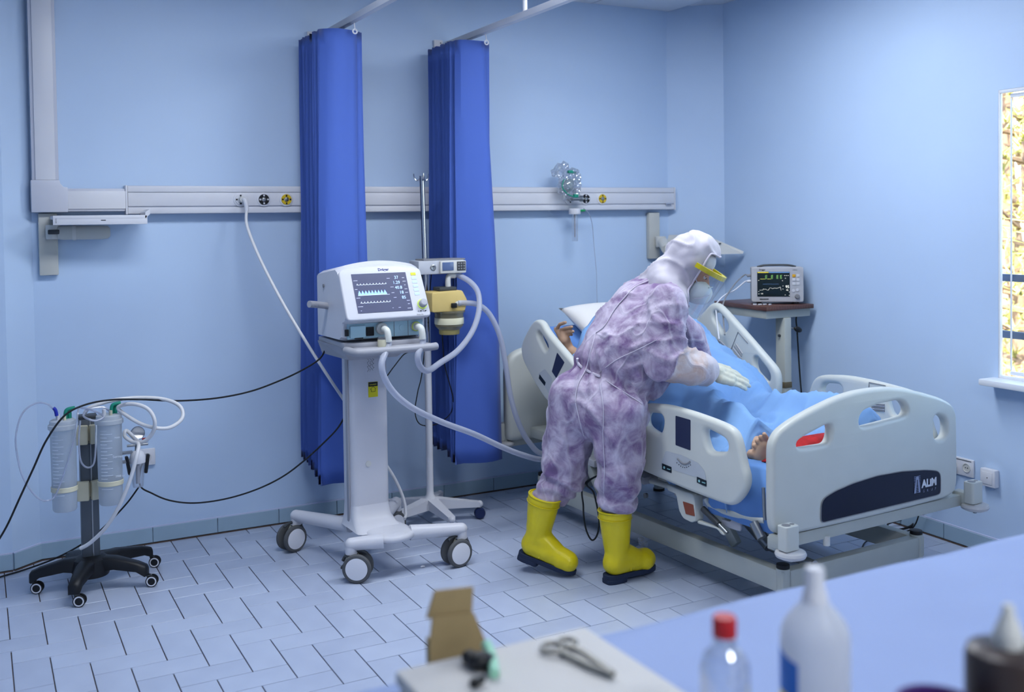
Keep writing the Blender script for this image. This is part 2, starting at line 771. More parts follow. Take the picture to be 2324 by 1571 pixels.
# right wall with the window opening
WY0, WY1, WZ0, WZ1 = 3.145, 1.75, 0.85, 2.20
rw = lambda y: (rwall(y), y)
wr = MB()
for (ya, yb, z0, z1) in ((5.60, WY0, -0.1, 3.1), (WY0, WY1, -0.1, WZ0), (WY0, WY1, WZ1, 3.1), (WY1, -2.4, -0.1, 3.1)):
    a, b = Vector((*rw(ya), 0)), Vector((*rw(yb), 0))
    n = Vector((-RWD.y, RWD.x, 0))
    ring = [a, b, b + n * 0.022, a + n * 0.022]
    wr.loft([[p + Vector((0, 0, z0)) for p in ring], [p + Vector((0, 0, z1)) for p in ring]])
struct(wall_box('wall_canted', (CH0.x, CH0.y), (RW0.x, RW0.y), -0.1, 3.1, 0.15, wallblue))
wall_right = struct(wr.obj('wall_right', wallblue, None, False))

# ceiling with suspended panels
ceiling = struct(MB().box((1.3, 1.5, CEIL_Z + 0.08), (6.4, 8.4, 0.1)).obj('ceiling', ceilm, None, False))
pb = bmesh.new()
bmesh.ops.create_cube(pb, size=1.0)
bmesh.ops.scale(pb, vec=(0.585, 0.585, 0.02), verts=pb.verts)
panel_me = bpy.data.meshes.new('panel')
pb.to_mesh(panel_me)
pb.free()
panel_me.materials.append(ceilm)
for i in range(-3, 5):
    for j in range(-4, 6):
        x, y = 1.95 + i * 0.6, 2.13 + j * 0.6
        if x > rwall(y) - 0.25:
            continue
        o = bpy.data.objects.new('panel', panel_me)
        COL.objects.link(o)
        o.location = (x, y, CEIL_Z + 0.012)
        attach(o, ceiling)
gridm = mat('ceiling_grid', 'B9C2D0', rough=0.5, var=0.0)
gb = MB()
for i in range(-4, 6):
    gb.box((1.65 + i * 0.6, 1.5, CEIL_Z + 0.015), (0.024, 8.0, 0.02))
for j in range(-5, 7):
    gb.box((1.3, 1.83 + j * 0.6, CEIL_Z + 0.014), (6.0, 0.024, 0.02))
gb.obj('grid', gridm, ceiling, False)

# skirting tiles along the walls
skirt = mat('skirting_tile', '9DB6C9', rough=0.35, var=0.05, scale=6)
skcap = mat('skirting_bead', 'B9C2DF', rough=0.5, var=0.02)


def skirting(name, a, b, pitch=0.325, start=0.0, h=0.082):
    a, b = Vector((a[0], a[1], 0)), Vector((b[0], b[1], 0))
    d = (b - a).normalized()
    L = (b - a).length
    n = Vector((d.y, -d.x, 0))
    root = bpy.data.objects.new(name, None)
    COL.objects.link(root)
    root.location = (a + b) / 2
    root['kind'] = 'structure'
    s = -start
    R = Matrix((d, -n, Vector((0, 0, 1)))).transposed()
    while s < L:
        s0, s1 = max(0, s), min(L, s + pitch)
        if s1 - s0 > 0.02:
            MB().box(a + d * ((s0 + s1) / 2) + n * 0.006 + Vector((0, 0, h / 2 + 0.004)), (s1 - s0 - 0.003, 0.012, h - 0.006), 0.0015, R, 1).obj('tile', skirt, root, False)
        s += pitch
    MB().box((a + b) / 2 + n * 0.005 + Vector((0, 0, h + 0.003)), (L, 0.010, 0.008), 0.002, R, 1).obj('bead', skcap, root)
    MB().box((a + b) / 2 + n * 0.002 + Vector((0, 0, 0.0)), (L, 0.03, 0.008), 0, R, 1).obj('joint', grout, root)
    return root


skirting('baseboard_back', (0.245, WALL_Y), (4.03, WALL_Y), start=0.13)
skirting('baseboard_left', (0.12, 5.33), (0.245, WALL_Y), start=0.1)
skirting('baseboard_corner', (-1.0, 5.33), (0.12, 5.33), start=0.1)
skirting('baseboard_canted', (CH0.x, CH0.y), (RW0.x, RW0.y), start=0.05)
skirting('baseboard_right', (RW0.x, RW0.y), rw(0.6), start=0.2)

# window in the right wall: frame, two sashes, glass, sill
winwhite = mat('window_paint', 'E2E6EC', rough=0.4, var=0.02)
winroot = bpy.data.objects.new('window_1', None)
COL.objects.link(winroot)
winroot.location = (*rw((WY0 + WY1) / 2), WZ0)
winroot['kind'] = 'structure'
RN = Vector((-RWD.y, RWD.x, 0))       # points out of the room
RR = Matrix((RWD, RN, Vector((0, 0, 1)))).transposed()


def wpt(y, off, z):
    return Vector((*rw(y), z)) + RN * off


fr = MB()
Lw = (Vector((*rw(WY0), 0)) - Vector((*rw(WY1), 0))).length
mid = wpt((WY0 + WY1) / 2, 0.010, 0)
for z in (WZ0 + 0.008, WZ1 - 0.008):
    fr.box((mid.x, mid.y, z), (Lw, 0.02, 0.016), 0.003, RR)
for y in (WY0 - 0.004, (WY0 + WY1) / 2, WY1 + 0.022):
    p = wpt(y, 0.010, (WZ0 + WZ1) / 2)
    fr.box(p, (0.008 if y > 3 else 0.045, 0.020, WZ1 - WZ0), 0.002, RR)
fr.obj('window_frame', winwhite, winroot)
clear_glass = bpy.data.materials.new('window_glass')
clear_glass.use_nodes = True
_nt = clear_glass.node_tree
_nt.nodes.remove(_nt.nodes['Principled BSDF'])
_t = _nt.nodes.new('ShaderNodeBsdfTransparent')
_t.inputs[0].default_value = (0.97, 0.985, 0.98, 1)
_nt.links.new(_t.outputs[0], _nt.nodes['Material Output'].inputs['Surface'])
for (ya, yb) in ((WY0 - 0.045, (WY0 + WY1) / 2 + 0.02), ((WY0 + WY1) / 2 - 0.02, WY1 + 0.04)):
    s = MB()
    yc = (ya + yb) / 2
    w = abs(ya - yb)
    for z in (WZ0 + 0.03, WZ1 - 0.03):
        s.box(wpt(yc, 0.026, z), (w, 0.01, 0.018), 0.004, RR)
    for y in (ya - 0.004, yb + 0.004):
        s.box(wpt(y, 0.026, (WZ0 + WZ1) / 2), (0.008, 0.008, WZ1 - WZ0 - 0.08), 0.004, RR)
    sash = s.obj('sash', winwhite, winroot)
    MB().box(wpt(yc, 0.026, (WZ0 + WZ1) / 2), (w - 0.012, 0.004, WZ1 - WZ0 - 0.06), 0, RR).obj('pane', clear_glass, sash, False)
rb_ = MB()
for z in (1.05, 1.32):
    rb_.box(wpt((WY0 + WY1) / 2, 0.09, z), (Lw + 1.2, 0.02, 0.035), 0.004, RR)
rb_.obj('guard_bar', mat('guard_paint', '5B6478', rough=0.5), winroot)
MB().box(wpt((WY0 + WY1) / 2, -0.02, WZ0 - 0.012), (Lw + 0.06, 0.16, 0.03), 0.006, RR).obj('window_sill', winwhite, winroot)

# the partition the photograph is taken through: a wall with a wide viewing window
VY = 0.5
vw = MB()
vx1 = rwall(VY) + 0.1
for (x0, x1, z0, z1) in ((-1.6, vx1, -0.1, 0.82), (-1.6, vx1, 2.45, 3.1), (-1.6, -1.05, 0.82, 2.45), (3.3, vx1, 0.82, 2.45)):
    vw.box(((x0 + x1) / 2, VY, (z0 + z1) / 2), (x1 - x0, 0.1, z1 - z0))
struct(vw.obj('wall_front', wallblue, None, False))
w2 = bpy.data.objects.new('window_2', None)
COL.objects.link(w2)
w2.location = (1.12, VY, 0.82)
w2['kind'] = 'structure'
f2 = MB()
for z in (0.84, 2.43):
    f2.box((1.125, VY, z), (4.35, 0.13, 0.05), 0.005)
for x in (-1.03, 3.28):
    f2.box((x, VY, 1.635), (0.05, 0.13, 1.6), 0.005)
f2.obj('window_frame', winwhite, w2)
pure = bpy.data.materials.new('viewing_glass')
pure.use_nodes = True
_nt = pure.node_tree
_nt.nodes.remove(_nt.nodes['Principled BSDF'])
_t = _nt.nodes.new('ShaderNodeBsdfTransparent')
_t.inputs[0].default_value = (0.99, 0.99, 0.99, 1)
_nt.links.new(_t.outputs[0], _nt.nodes['Material Output'].inputs['Surface'])
MB().box((1.125, VY, 1.635), (4.3, 0.008, 1.56)).obj('pane', pure, w2, False)
struct(MB().box((1.3, -2.4, 1.5), (6.6, 0.1, 3.2)).obj('wall_rear', mat('corridor_paint', 'D5D9E2', rough=0.6, var=0.02), None, False))


# ceiling lamps: recessed panels
def ceiling_lamp(x, y, label, power, sx=1.19, sy=0.59):
    t = thing('ceiling_light', label, 'lamp', (x, y, CEIL_Z - 0.02), 'recessed ceiling lamps')
    f = MB()
    for s in (-1, 1):
        f.box((x, y + s * (sy / 2 - 0.01), CEIL_Z - 0.01), (sx, 0.03, 0.025), 0.003)
        f.box((x + s * (sx / 2 - 0.01), y, CEIL_Z - 0.01), (0.03, sy, 0.025), 0.003)
    f.obj('frame', white, t)
    em = mat('lamp_diffuser', 'F4F8FF', rough=0.6, var=0, emit='E8F0FF', estr=3.0)
    MB().box((x, y, CEIL_Z - 0.006), (sx - 0.03, sy - 0.03, 0.006)).obj('diffuser', em, t, False)
    ld = bpy.data.lights.new('lamp', 'AREA')
    ld.shape = 'RECTANGLE'
    ld.size, ld.size_y = sx - 0.05, sy - 0.05
    ld.energy = power
    ld.color = (0.90, 0.95, 1.0)
    lo = bpy.data.objects.new('lamp', ld)
    COL.objects.link(lo)
    lo.location = (x, y, CEIL_Z - 0.03)
    attach(lo, t)
    return t


ceiling_lamp(2.85, 3.63, 'recessed fluorescent panel in ceiling over the bed', 34)
ceiling_lamp(1.05, 3.63, 'recessed fluorescent panel in ceiling over the ventilator', 27)
ceiling_lamp(1.65, 1.83, 'unseen fill light panel added in ceiling over the work table', 7)  # unseen panel, added as front fill light
ceiling_lamp(1.35, -0.9, 'recessed fluorescent panel in corridor ceiling behind the viewing window', 64)

# ================================================================== ON THE WALLS
panelm = mat('aluminium_profile', 'C6C9D6', rough=0.4, var=0.015)
groove = mat('profile_groove', '8E92A2', rough=0.6, var=0.0)


def onwall(x, z, off=0.0):
    return Vector((x, WALL_Y - off, z))


# cable trunking coming down from the ceiling in the left corner
t = thing('cable_trunking', 'white cable duct running down the wall and turning into the service panel', 'cable duct', onwall(0.31, 1.69))
MB().box(onwall(0.308, 2.42, 0.03), (0.118, 0.06, 1.14), 0.003).obj('vertical_duct', panelm, t)
MB().box(onwall(0.308, 2.42, 0.0625), (0.088, 0.008, 1.14), 0.002).obj('cover_strip', white, t)
el = MB()
el.prism([(0.243, 1.695), (0.405, 1.695), (0.405, 1.815), (0.385, 1.818), (0.372, 1.835), (0.37, 1.85), (0.243, 1.85)], 0.07,
         Matrix(((1, 0, 0, 0), (0, 0, -1, WALL_Y - 0.035), (0, 1, 0, 0), (0, 0, 0, 1))), 0.004)
el.obj('corner_piece', panelm, t)
MB().box(onwall(0.535, 1.754, 0.03), (0.262, 0.06, 0.112), 0.003).obj('horizontal_duct', panelm, t)
MB().box(onwall(0.535, 1.754, 0.0625), (0.265, 0.008, 0.088), 0.002).obj('cover_strip', white, t)

# bed-head service panel
t = thing('service_panel', 'long white medical gas panel running along the back wall', 'wall panel', onwall(2.36, 1.68))
PX0, PX1 = 0.676, 4.035
pc = (PX0 + PX1) / 2
pL = PX1 - PX0
MB().box(onwall(pc, 1.754, 0.03), (pL, 0.06, 0.142), 0.003).obj('body', panelm, t)
MB().box(onwall(pc, 1.808, 0.062), (pL - 0.004, 0.006, 0.030), 0.002).obj('upper_strip', white, t)
MB().box(onwall(pc, 1.756, 0.063), (pL - 0.004, 0.008, 0.068), 0.002).obj('face_strip', white, t)
MB().box(onwall(pc, 1.700, 0.062), (pL - 0.004, 0.006, 0.030), 0.002).obj('lower_strip', white, t)
MB().box(onwall(PX1 + 0.004, 1.754, 0.033), (0.010, 0.07, 0.146), 0.003).obj('end_cap', white, t)
MB().box(onwall(PX0 - 0.004, 1.754, 0.033), (0.010, 0.07, 0.146), 0.003).obj('end_cap', white, t)
TXW = Matrix(((1, 0, 0, 0), (0, 0, -1, 0), (0, 1, 0, 0), (0, 0, 0, 1)))     # text lying in a wall facing -y


def txt_at(x, y, z):
    return Matrix.Translation((x, y, z)) @ TXW


b = MB()
b.prism(smoothpoly([(-0.022, -0.011), (0.022, -0.011), (0.022, 0.011), (-0.022, 0.011)], r=0.010), 0.003, txt_at(3.985, WALL_Y - 0.069, 1.716))
bd = b.obj('badge', mat('badge_grey', 'AEB6C6', rough=0.4), t)
text('badge_lettering', 'INSPITAL', txt_at(3.968, WALL_Y - 0.0708, 1.712), 0.008, mat('print_navy', '2A3560', rough=0.5, var=0), bd)


def outlet(x, ringm, plugged=False):
    p = onwall(x, 1.754, 0.066)
    mb = MB()
    mb.lathe(p, (0, -1, 0), [(0.0, 0.0), (0.037, 0.0), (0.037, 0.004), (0.033, 0.006), (0.0, 0.006)], 32)
    o = mb.obj('gas_outlet', white, t)
    m2 = MB()
    m2.lathe(p, (0, -1, 0), [(0.012, 0.006), (0.028, 0.006), (0.0275, 0.010), (0.013, 0.010)], 32)
    m2.obj('colour_ring', ringm, o)
    m3 = MB()
    for a in range(4):
        an = a * PI / 2 + PI / 4 + PI / 4
        m3.box(p + Vector((0.0205 * math.cos(an), -0.0105, 0.0205 * math.sin(an))), (0.009, 0.002, 0.009), 0.001)
    m3.obj('key_slot', white if ringm is black else black, o)
    MB().box(p + Vector((0, -0.009, 0)), (0.018, 0.008, 0.018), 0.002).obj('socket_core', steel if not plugged else white, o)
    return o


outlet(1.232, white, True)
outlet(1.354, black)
outlet(1.474, yellowpl)
outlet(3.237, white, True)
outlet(3.352, black)
outlet(3.474, yellowpl)

# small connector plates beside the curtain tops
for i, (px, py, lab) in enumerate(((708, 88, 'small white junction plate behind the top of the curtain nearer the ventilator'),
                                  (994, 106, 'small white junction plate behind the top of the curtain nearer the bed'))):
    p = aty(px, py, WALL_Y - 0.01)
    tj = thing('junction_plate', lab, 'wall plate', p, 'junction plates at the curtain tops')
    MB().box(p, (0.055, 0.018, 0.075), 0.003).obj('plate', white, tj)
    MB().cyl(p + Vector((0.012, -0.008, 0.02)), p + Vector((0.012, -0.012, 0.02)), 0.004, n=12).obj('screw', midgrey, tj)


brkm = mat('bracket_grey', 'C2C3BE', rough=0.4, var=0.02)
# wall arms that carry shelves
def wall_arm(x, ztop, label, shelf, knuckle):
    t = thing('wall_bracket', label, 'wall bracket', onwall(x, ztop - 0.3), 'hinged shelf arms under the service panel')
    MB().box(onwall(x, ztop - 0.15, 0.0175), (0.085, 0.035, 0.30), 0.006).obj('mounting_rail', brkm, t)
    return t


t = wall_arm(0.315, 1.69, 'pale grey wall rail with folded shelf arm by the corner duct', None, None)
k0 = onwall(0.335, 1.60, 0.06)
MB().cyl(k0 + Vector((0, 0, -0.035)), k0 + Vector((0, 0, 0.035)), 0.033, n=24, bev=0.005).obj('hinge', offwhite, t)
MB().box(k0 + Vector((0.0, -0.02, 0)), (0.05, 0.05, 0.022), 0.004).obj('hinge_pin', darkgrey, t)
arm = MB()
arm.lathe(k0 + Vector((0.02, -0.01, -0.005)), (1, -0.12, 0), [(0.0, 0), (0.03, 0.0), (0.034, 0.02), (0.034, 0.20), (0.03, 0.225), (0.02, 0.235), (0, 0.236)], 20)
arm.obj('swing_arm', brkm, t)
arm2 = MB()
arm2.lathe(k0 + Vector((0.085, -0.018, -0.005)), (1, -0.12, 0), [(0.036, 0.0), (0.037, 0.008), (0.036, 0.016)], 20)
arm2.obj('arm_collar', offwhite, t)
sh = MB()
sh.box(onwall(0.535, 1.668, 0.13), (0.42, 0.20, 0.018), 0.003)
sh.box(onwall(0.535, 1.650, 0.225), (0.42, 0.008, 0.035), 0.002)
shf = sh.obj('shelf', white, t)
MB().prism([(0.0, 0.0), (0.022, 0.02), (0.022, 0.045), (0.0, 0.03)], 0.20, Matrix(((1, 0, 0, 0.735), (0, 0, 1, WALL_Y - 0.13), (0, 1, 0, 1.66), (0, 0, 0, 1)))).obj('end_lip', white, shf)
hb = MB()
hb.box(onwall(0.545, 1.653, 0.2285), (0.022, 0.003, 0.004))
hb.obj('slot', darkgrey, shf)
for i in range(3):
    MB().cyl(onwall(0.338, 1.644 + i * 0.008, 0.2285), onwall(0.338, 1.644 + i * 0.008, 0.231), 0.002, n=8).obj('rivet', darkgrey, shf)

t = wall_arm(3.897, 1.665, 'pale grey wall rail with swing arm and tilted shelf near the room corner', None, None)
k0 = onwall(3.925, 1.475, 0.06)
MB().cyl(k0 + Vector((0.0, 0, -0.035)), k0 + Vector((0.0, 0, 0.035)), 0.034, n=24, bev=0.005).obj('hinge', offwhite, t)
q1 = aty(1512, 566, 5.25)
MB().cyl(k0 + Vector((0, -0.02, 0)), q1, 0.034, 0.03, n=18).obj('swing_arm', offwhite, t)
q2 = aty(1625, 585, 5.05)
MB().cyl(q1 + Vector((-0.01, 0, 0)), q2, 0.028, 0.026, n=18).obj('fore_arm', offwhite, t)
MB().box((q1 + q2) / 2 + Vector((-0.06, 0.04, 0)), (0.05, 0.05, 0.035), 0.005).obj('hinge_pin', darkgrey, t)
# shelf plate seen end-on, tilted
a0 = aty(1610, 548, 5.15)
a1 = aty(1688, 573, 5.0)
s = MB()
sp = [aty(1585, 533, 5.2), aty(1628, 545, 5.12), aty(1688, 571, 4.98), aty(1686, 576, 4.98), aty(1575, 579, 5.05)]
back = [p + Vector((-0.1, 0.18, 0)) for p in sp]
s.loft([sp, back])
shf = s.obj('shelf', offwhite, t, False)
hb = MB()
for (px, py) in ((1634, 553), (1645, 558), (1658, 564)):
    p = aty(px, py, 5.08)
    MB().box(p, (0.016, 0.004, 0.008)).obj('slot', darkgrey, shf)

# sockets
t = thing('wall_socket', 'single white power socket behind the suction stand', 'socket', onwall(0.745, 0.41))
MB().box(onwall(0.745, 0.448, 0.008), (0.082, 0.016, 0.085), 0.004).obj('plate', white, t)
MB().lathe(onwall(0.745, 0.448, 0.016), (0, -1, 0), [(0.021, 0.0), (0.021, 0.003), (0.019, 0.003), (0.019, -0.004), (0, -0.004)], 24).obj('socket_well', offwhite, t)


def rwpt(y, off, z):
    """a point standing off the right wall's face into the room"""
    return Vector((*rw(y), z)) - RN * off


def plate_r(y0, y1, zc, h, label, name):
    t = thing(name, label, 'socket', rwpt((y0 + y1) / 2, 0, zc - h / 2))
    MB().box(rwpt((y0 + y1) / 2, 0.006, zc), (abs(y1 - y0), 0.012, h), 0.004, RR).obj('plate', white, t)
    return t


t = plate_r(3.43, 3.275, 0.392, 0.086, 'double white power socket low on the wall past the bed end', 'power_socket')
for y in (3.392, 3.313):
    w = MB()
    w.lathe(rwpt(y, 0.012, 0.392), -RN, [(0.0, 0.001), (0.019, 0.001), (0.0195, 0.004), (0.0225, 0.004), (0.023, 0.0)], 24)
    wo = w.obj('socket_well', offwhite, t)
    for dz in (0.0,):
        d = MB()
        for s in (-1, 1):
            d.cyl(rwpt(y + s * 0.006, 0.0125, 0.392), rwpt(y + s * 0.006, 0.0145, 0.392), 0.0025, n=10)
        d.obj('pin_hole', black, wo)
MB().box(rwpt(3.352, 0.0135, 0.427), (0.13, 0.002, 0.002), 0, RR).obj('label_line', darkgrey, t)
pl = thing('power_plug', 'black power plug in the double socket with a drooping cord', 'plug', rwpt(3.392, 0.02, 0.35))
d = MB()
d.lathe(rwpt(3.392, 0.014, 0.392), -RN, [(0.0, 0.0), (0.021, 0.0), (0.021, 0.022), (0.015, 0.03), (0.0, 0.031)], 20)
d.tube([rwpt(3.392, 0.032, 0.39), rwpt(3.396, 0.036, 0.36), rwpt(3.405, 0.036, 0.335)], lambda q: 0.012 - 0.006 * q, 10)
d.obj('plug_body', darkgrey, pl)
MB().tube([rwpt(3.405, 0.036, 0.335), rwpt(3.42, 0.036, 0.30), rwpt(3.46, 0.04, 0.26), rwpt(3.55, 0.05, 0.15), rwpt(3.6, 0.08, 0.02), (3.9, 3.62, 0.008), (3.72, 3.5, 0.008)], 0.0035, 8).obj('cord', black, pl)
t = thing('wall_box', 'small square white wall box under the window end', 'wall box', rwpt(3.18, 0, 0.33))
MB().box(rwpt(3.18, 0.016, 0.374), (0.082, 0.032, 0.084), 0.005, RR).obj('cover', white, t)
MB().box(rwpt(3.18, 0.0335, 0.374), (0.056, 0.003, 0.058), 0.002, RR).obj('face_plate', white, t)
MB().cyl(rwpt(3.178, 0.034, 0.376), rwpt(3.178, 0.0365, 0.376), 0.0025, n=10).obj('screw', black, t)

# ================================================================== CURTAINS AND THEIR RAILS
curt = bpy.data.materials.new('curtain_cloth')
curt.use_nodes = True
nt = curt.node_tree
bs = nt.nodes['Principled BSDF']
bs.inputs['Base Color'].default_value = lin('5575CC')
bs.inputs['Roughness'].default_value = 0.6
bs.inputs['Sheen Weight'].default_value = 0.15
bs.inputs['Specular IOR Level'].default_value = 0.2
tl = nt.nodes.new('ShaderNodeBsdfTranslucent')
tl.inputs[0].default_value = lin('6E8CE6')
mx = nt.nodes.new('ShaderNodeMixShader')
mx.inputs[0].default_value = 0.22
nt.links.new(bs.outputs[0], mx.inputs[1])
nt.links.new(tl.outputs[0], mx.inputs[2])
nt.links.new(mx.outputs[0], nt.nodes['Material Output'].inputs['Surface'])
nzc = nt.nodes.new('ShaderNodeTexNoise')
nzc.inputs['Scale'].default_value = 260
bmp = nt.nodes.new('ShaderNodeBump')
bmp.inputs['Strength'].default_value = 0.15
bmp.inputs['Distance'].default_value = 0.002
nt.links.new(nzc.outputs['Fac'], bmp.inputs['Height'])
nt.links.new(bmp.outputs[0], bs.inputs['Normal'])


def curtain(xr, y0, y1, label, npl, wtop, wbot, ztop, zbot, flap, label_rail, rail_end, seed):
    """accordion-gathered curtain: narrow pleats packed along the rail (running towards the room), last panel open"""
    rnd = random.Random(seed)
    t = thing('curtain', label, 'curtain', (xr, (y0 + y1) / 2, zbot), 'blue pleated bed curtains')
    NZ = 26
    cols = []
    # pleat corners as seen from above: zigzag across the rail, marching from the wall (y1) to the room (y0)
    for i in range(npl + 1):
        f = i / npl
        y = y1 + (y0 - y1) * f
        sx = -1 if i % 2 == 0 else 1
        cols.append((y, sx, f, rnd.uniform(-1, 1), rnd.uniform(-1, 1)))
    mb = MB()
    grid = []
    for iz in range(NZ + 1):
        v = iz / NZ
        z = ztop + (zbot - ztop) * v
        row = []
        for (y, sx, f, r1, r2) in cols:
            wl_ = wtop[0] + (wbot[0] - wtop[0]) * v
            wr_ = wtop[1] + (wbot[1] - wtop[1]) * v
            wid = (wl_ if sx < 0 else wr_)
            x = xr + sx * wid * (1 + 0.12 * r1) + 0.006 * math.sin(v * 7 + r2 * 9) * (0.3 + v) + 0.02 * v * math.sin(f * 4)
            yy = y + 0.006 * r2 + 0.012 * v * math.sin(f * 9 + seed) - 0.02 * v * f
            zz = z - (0.03 * (1 - f) * 0 + (0.012 * r2 if iz == NZ else 0)) - (0.05 * f * v if True else 0)
            row.append(Vector((x, yy, zz)))
        grid.append(row)
    # the loose last panel hanging square to the rail
    for iz in range(NZ + 1):
        v = iz / NZ
        z = ztop + (zbot - ztop) * v
        last = grid[iz][-1]
        n = 7
        for j in range(1, n + 1):
            u = j / n
            w = (flap[0] + (flap[1] - flap[0]) * v) * u
            sgn = 1 if cols[-1][1] < 0 else -1
            x = last.x + sgn * w
            yy = last.y - 0.03 * math.sin(u * PI) - 0.03 * u + 0.012 * math.sin(u * 5 + v * 3 + seed)
            grid[iz].append(Vector((x, yy, z - 0.05 * v)))
    b_ = mb.bm
    V = [[b_.verts.new(p) for p in row] for row in grid]
    for r in range(NZ):
        for c in range(len(V[0]) - 1):
            b_.faces.new((V[r][c], V[r][c + 1], V[r + 1][c + 1], V[r + 1][c]))
    fab = mb.obj('fabric', curt, t, True, 25)
    md = fab.modifiers.new('thickness', 'SOLIDIFY')
    md.thickness = 0.0012
    # hook and ring at the leading edge
    hp = Vector((xr + rail_end[1] * 0.5, y0 - 0.05, ztop - 0.012))
    h = MB()
    h.torus(hp + Vector((0, -0.012, 0.0)), (0, 1, 0), 0.011, 0.004, 16, 8)
    h.tube([hp + Vector((0, -0.012, 0.012)), hp + Vector((0, -0.008, 0.028)), hp + Vector((0, 0, 0.045))], 0.003, 8)
    h.obj('hook', white, t)
    # rail
    tr = thing('curtain_rail', label_rail, 'curtain rail', (xr, 4.0, ztop + 0.04), 'white ceiling-hung curtain rails')
    rl = MB()
    rl.box((xr + rail_end[1] * 0.5, (WALL_Y + rail_end[0]) / 2, ztop + 0.055), (0.034, WALL_Y - rail_end[0], 0.034), 0.003,
           Matrix.Rotation(math.atan2(-rail_end[1], WALL_Y - rail_end[0]) * 0 + rail_end[2], 3, 'Z'))
    rl.obj('track', white, tr)
    return t, tr


curtain(1.69, 4.98, 5.36, 'royal blue pleated curtain gathered by the wall behind the ventilator', 64, (0.13, 0.09), (0.16, 0.10), 2.60, 0.36,
        (0.19, 0.20), 'white curtain track above the curtain behind the ventilator', (0.6, 0.06, 0.0), 3)
_, tr = curtain(2.415, 5.0, 5.36, 'royal blue pleated curtain gathered between ventilator and bed', 64, (0.11, 0.10), (0.13, 0.10), 2.60, 0.36,
                (0.16, 0.27), 'white curtain track with hanger rod above the curtain beside the bed', (0.6, 0.11, 0.0), 11)
hp = aty(1196, 30, 4.62)
MB().cyl((2.47, 4.5, 2.66), (2.47, 4.5, CEIL_Z), 0.012, n=14).obj('hanger_rod', white, tr)
MB().cyl((2.47, 4.5, CEIL_Z - 0.01), (2.47, 4.5, CEIL_Z), 0.03, n=18).obj('ceiling_flange', white, tr)

# ================================================================== VENTILATOR ON ITS TROLLEY
hosem = clear_mat('breathing_hose', 'F0F3FA', 0.06, 0.25, 0.80, 'D9DDEA')
tubem = clear_mat('suction_tube', 'F0F2FA', 0.10, 0.15, 0.45, 'D5DAE8')
whitehose = mat('white_hose', 'D9D9DC', rough=0.4, var=0.02)
VP = Vector((1.65, 4.58, 0))
VR = Matrix.Rotation(math.radians(2.0), 3, 'Z')


def vl(x, y, z):
    return VP + VR @ Vector((x, y, 0)) + Vector((0, 0, z))


def vm(x, y, z, tilt=0.0):
    """local frame of a panel facing the front, leaning back by tilt: xy in the panel, z out of it"""
    return Matrix.Translation(vl(x, y, z)) @ VR.to_4x4() @ Matrix.Rotation(PI / 2 - tilt, 4, 'X')


vent = thing('ventilator', 'white lung ventilator with lit screen on a four-wheeled column trolley', 'ventilator', VP)
ventw = mat('ventilator_shell', 'CBCCD4', rough=0.35, var=0.01)
ventg = mat('ventilator_grey', 'A2A3AB', rough=0.4, var=0.02)
ventb = mat('ventilator_blue_panel', 'A9CBD8', rough=0.45, var=0.02)
# shell: side profile swept across, arched top
hw = 0.203
prof = [(0.165, 1.085), (-0.135, 1.085), (-0.165, 1.10), (-0.180, 1.165), (-0.215, 1.175), (-0.225, 1.20), (-0.128, 1.405), (-0.10, 1.418), (0.15, 1.39), (0.165, 1.38)]
rings = []
for u in np.linspace(-1, 1, 15):
    s = hw * u
    e = 0.0
    lift = 0.026 * (1 - u * u)
    ring = []
    for (y, z) in prof:
        zz = z + (lift * (z - 1.2) / 0.2 if z > 1.2 else 0)
        inset = 0.008 * max(0, (abs(u) - 0.98) / 0.02)
        ring.append(vl(s, y + inset * (1 if y < 0 else -1), zz - inset * (1 if z > 1.2 else -1)))
    rings.append(ring)
MB().loft(rings).obj('housing', ventw, vent, True, 30)
TILT = math.atan2(0.097, 0.205)
BC = (0.0, -0.18, 1.295)
bz = smoothpoly([(-0.205, -0.125), (0.208, -0.125), (0.200, 0.118), (0.1, 0.133), (0.0, 0.138), (-0.1, 0.133), (-0.205, 0.118)], r=0.02)
bez = plate('bezel', bz, vm(*BC, TILT), 0.026, ventw, vent, [], 0.008)
scrm = mat('ventilator_screen', '4C5068', rough=0.25, var=0.03, emit='5A5E7E', estr=0.25)
MB().prism([(-0.148, -0.092), (0.120, -0.092), (0.120, 0.098), (-0.148, 0.098)], 0.004, vm(*BC, TILT) @ Matrix.Translation((0, 0, 0.0135))).obj('screen', scrm, vent, False)
SM = vm(*BC, TILT) @ Matrix.Translation((0, 0, 0.0162))
glow = mat('trace_glow', 'DCE8FF', rough=0.5, var=0, emit='D8E6FF', estr=0.9)
glowb = mat('trace_fill', '8FB6FF', rough=0.5, var=0, emit='86B0FF', estr=0.8)
scr = bpy.data.objects.get('screen')


def trace(pts, w, m, M, parent, name='trace'):
    mb = MB()
    for (a, b) in zip(pts, pts[1:]):
        a, b = Vector(a), Vector(b)
        d = (b - a)
        n = Vector((-d.y, d.x)).normalized() * w / 2
        q = [a - n, b - n, b + n, a + n]
        vs = [mb.bm.verts.new(M @ Vector((p.x, p.y, 0.0003))) for p in q]
        mb.bm.faces.new(vs)
    o = mb.obj(name, m, parent, False)
    o['kind'] = 'stuff'
    return o


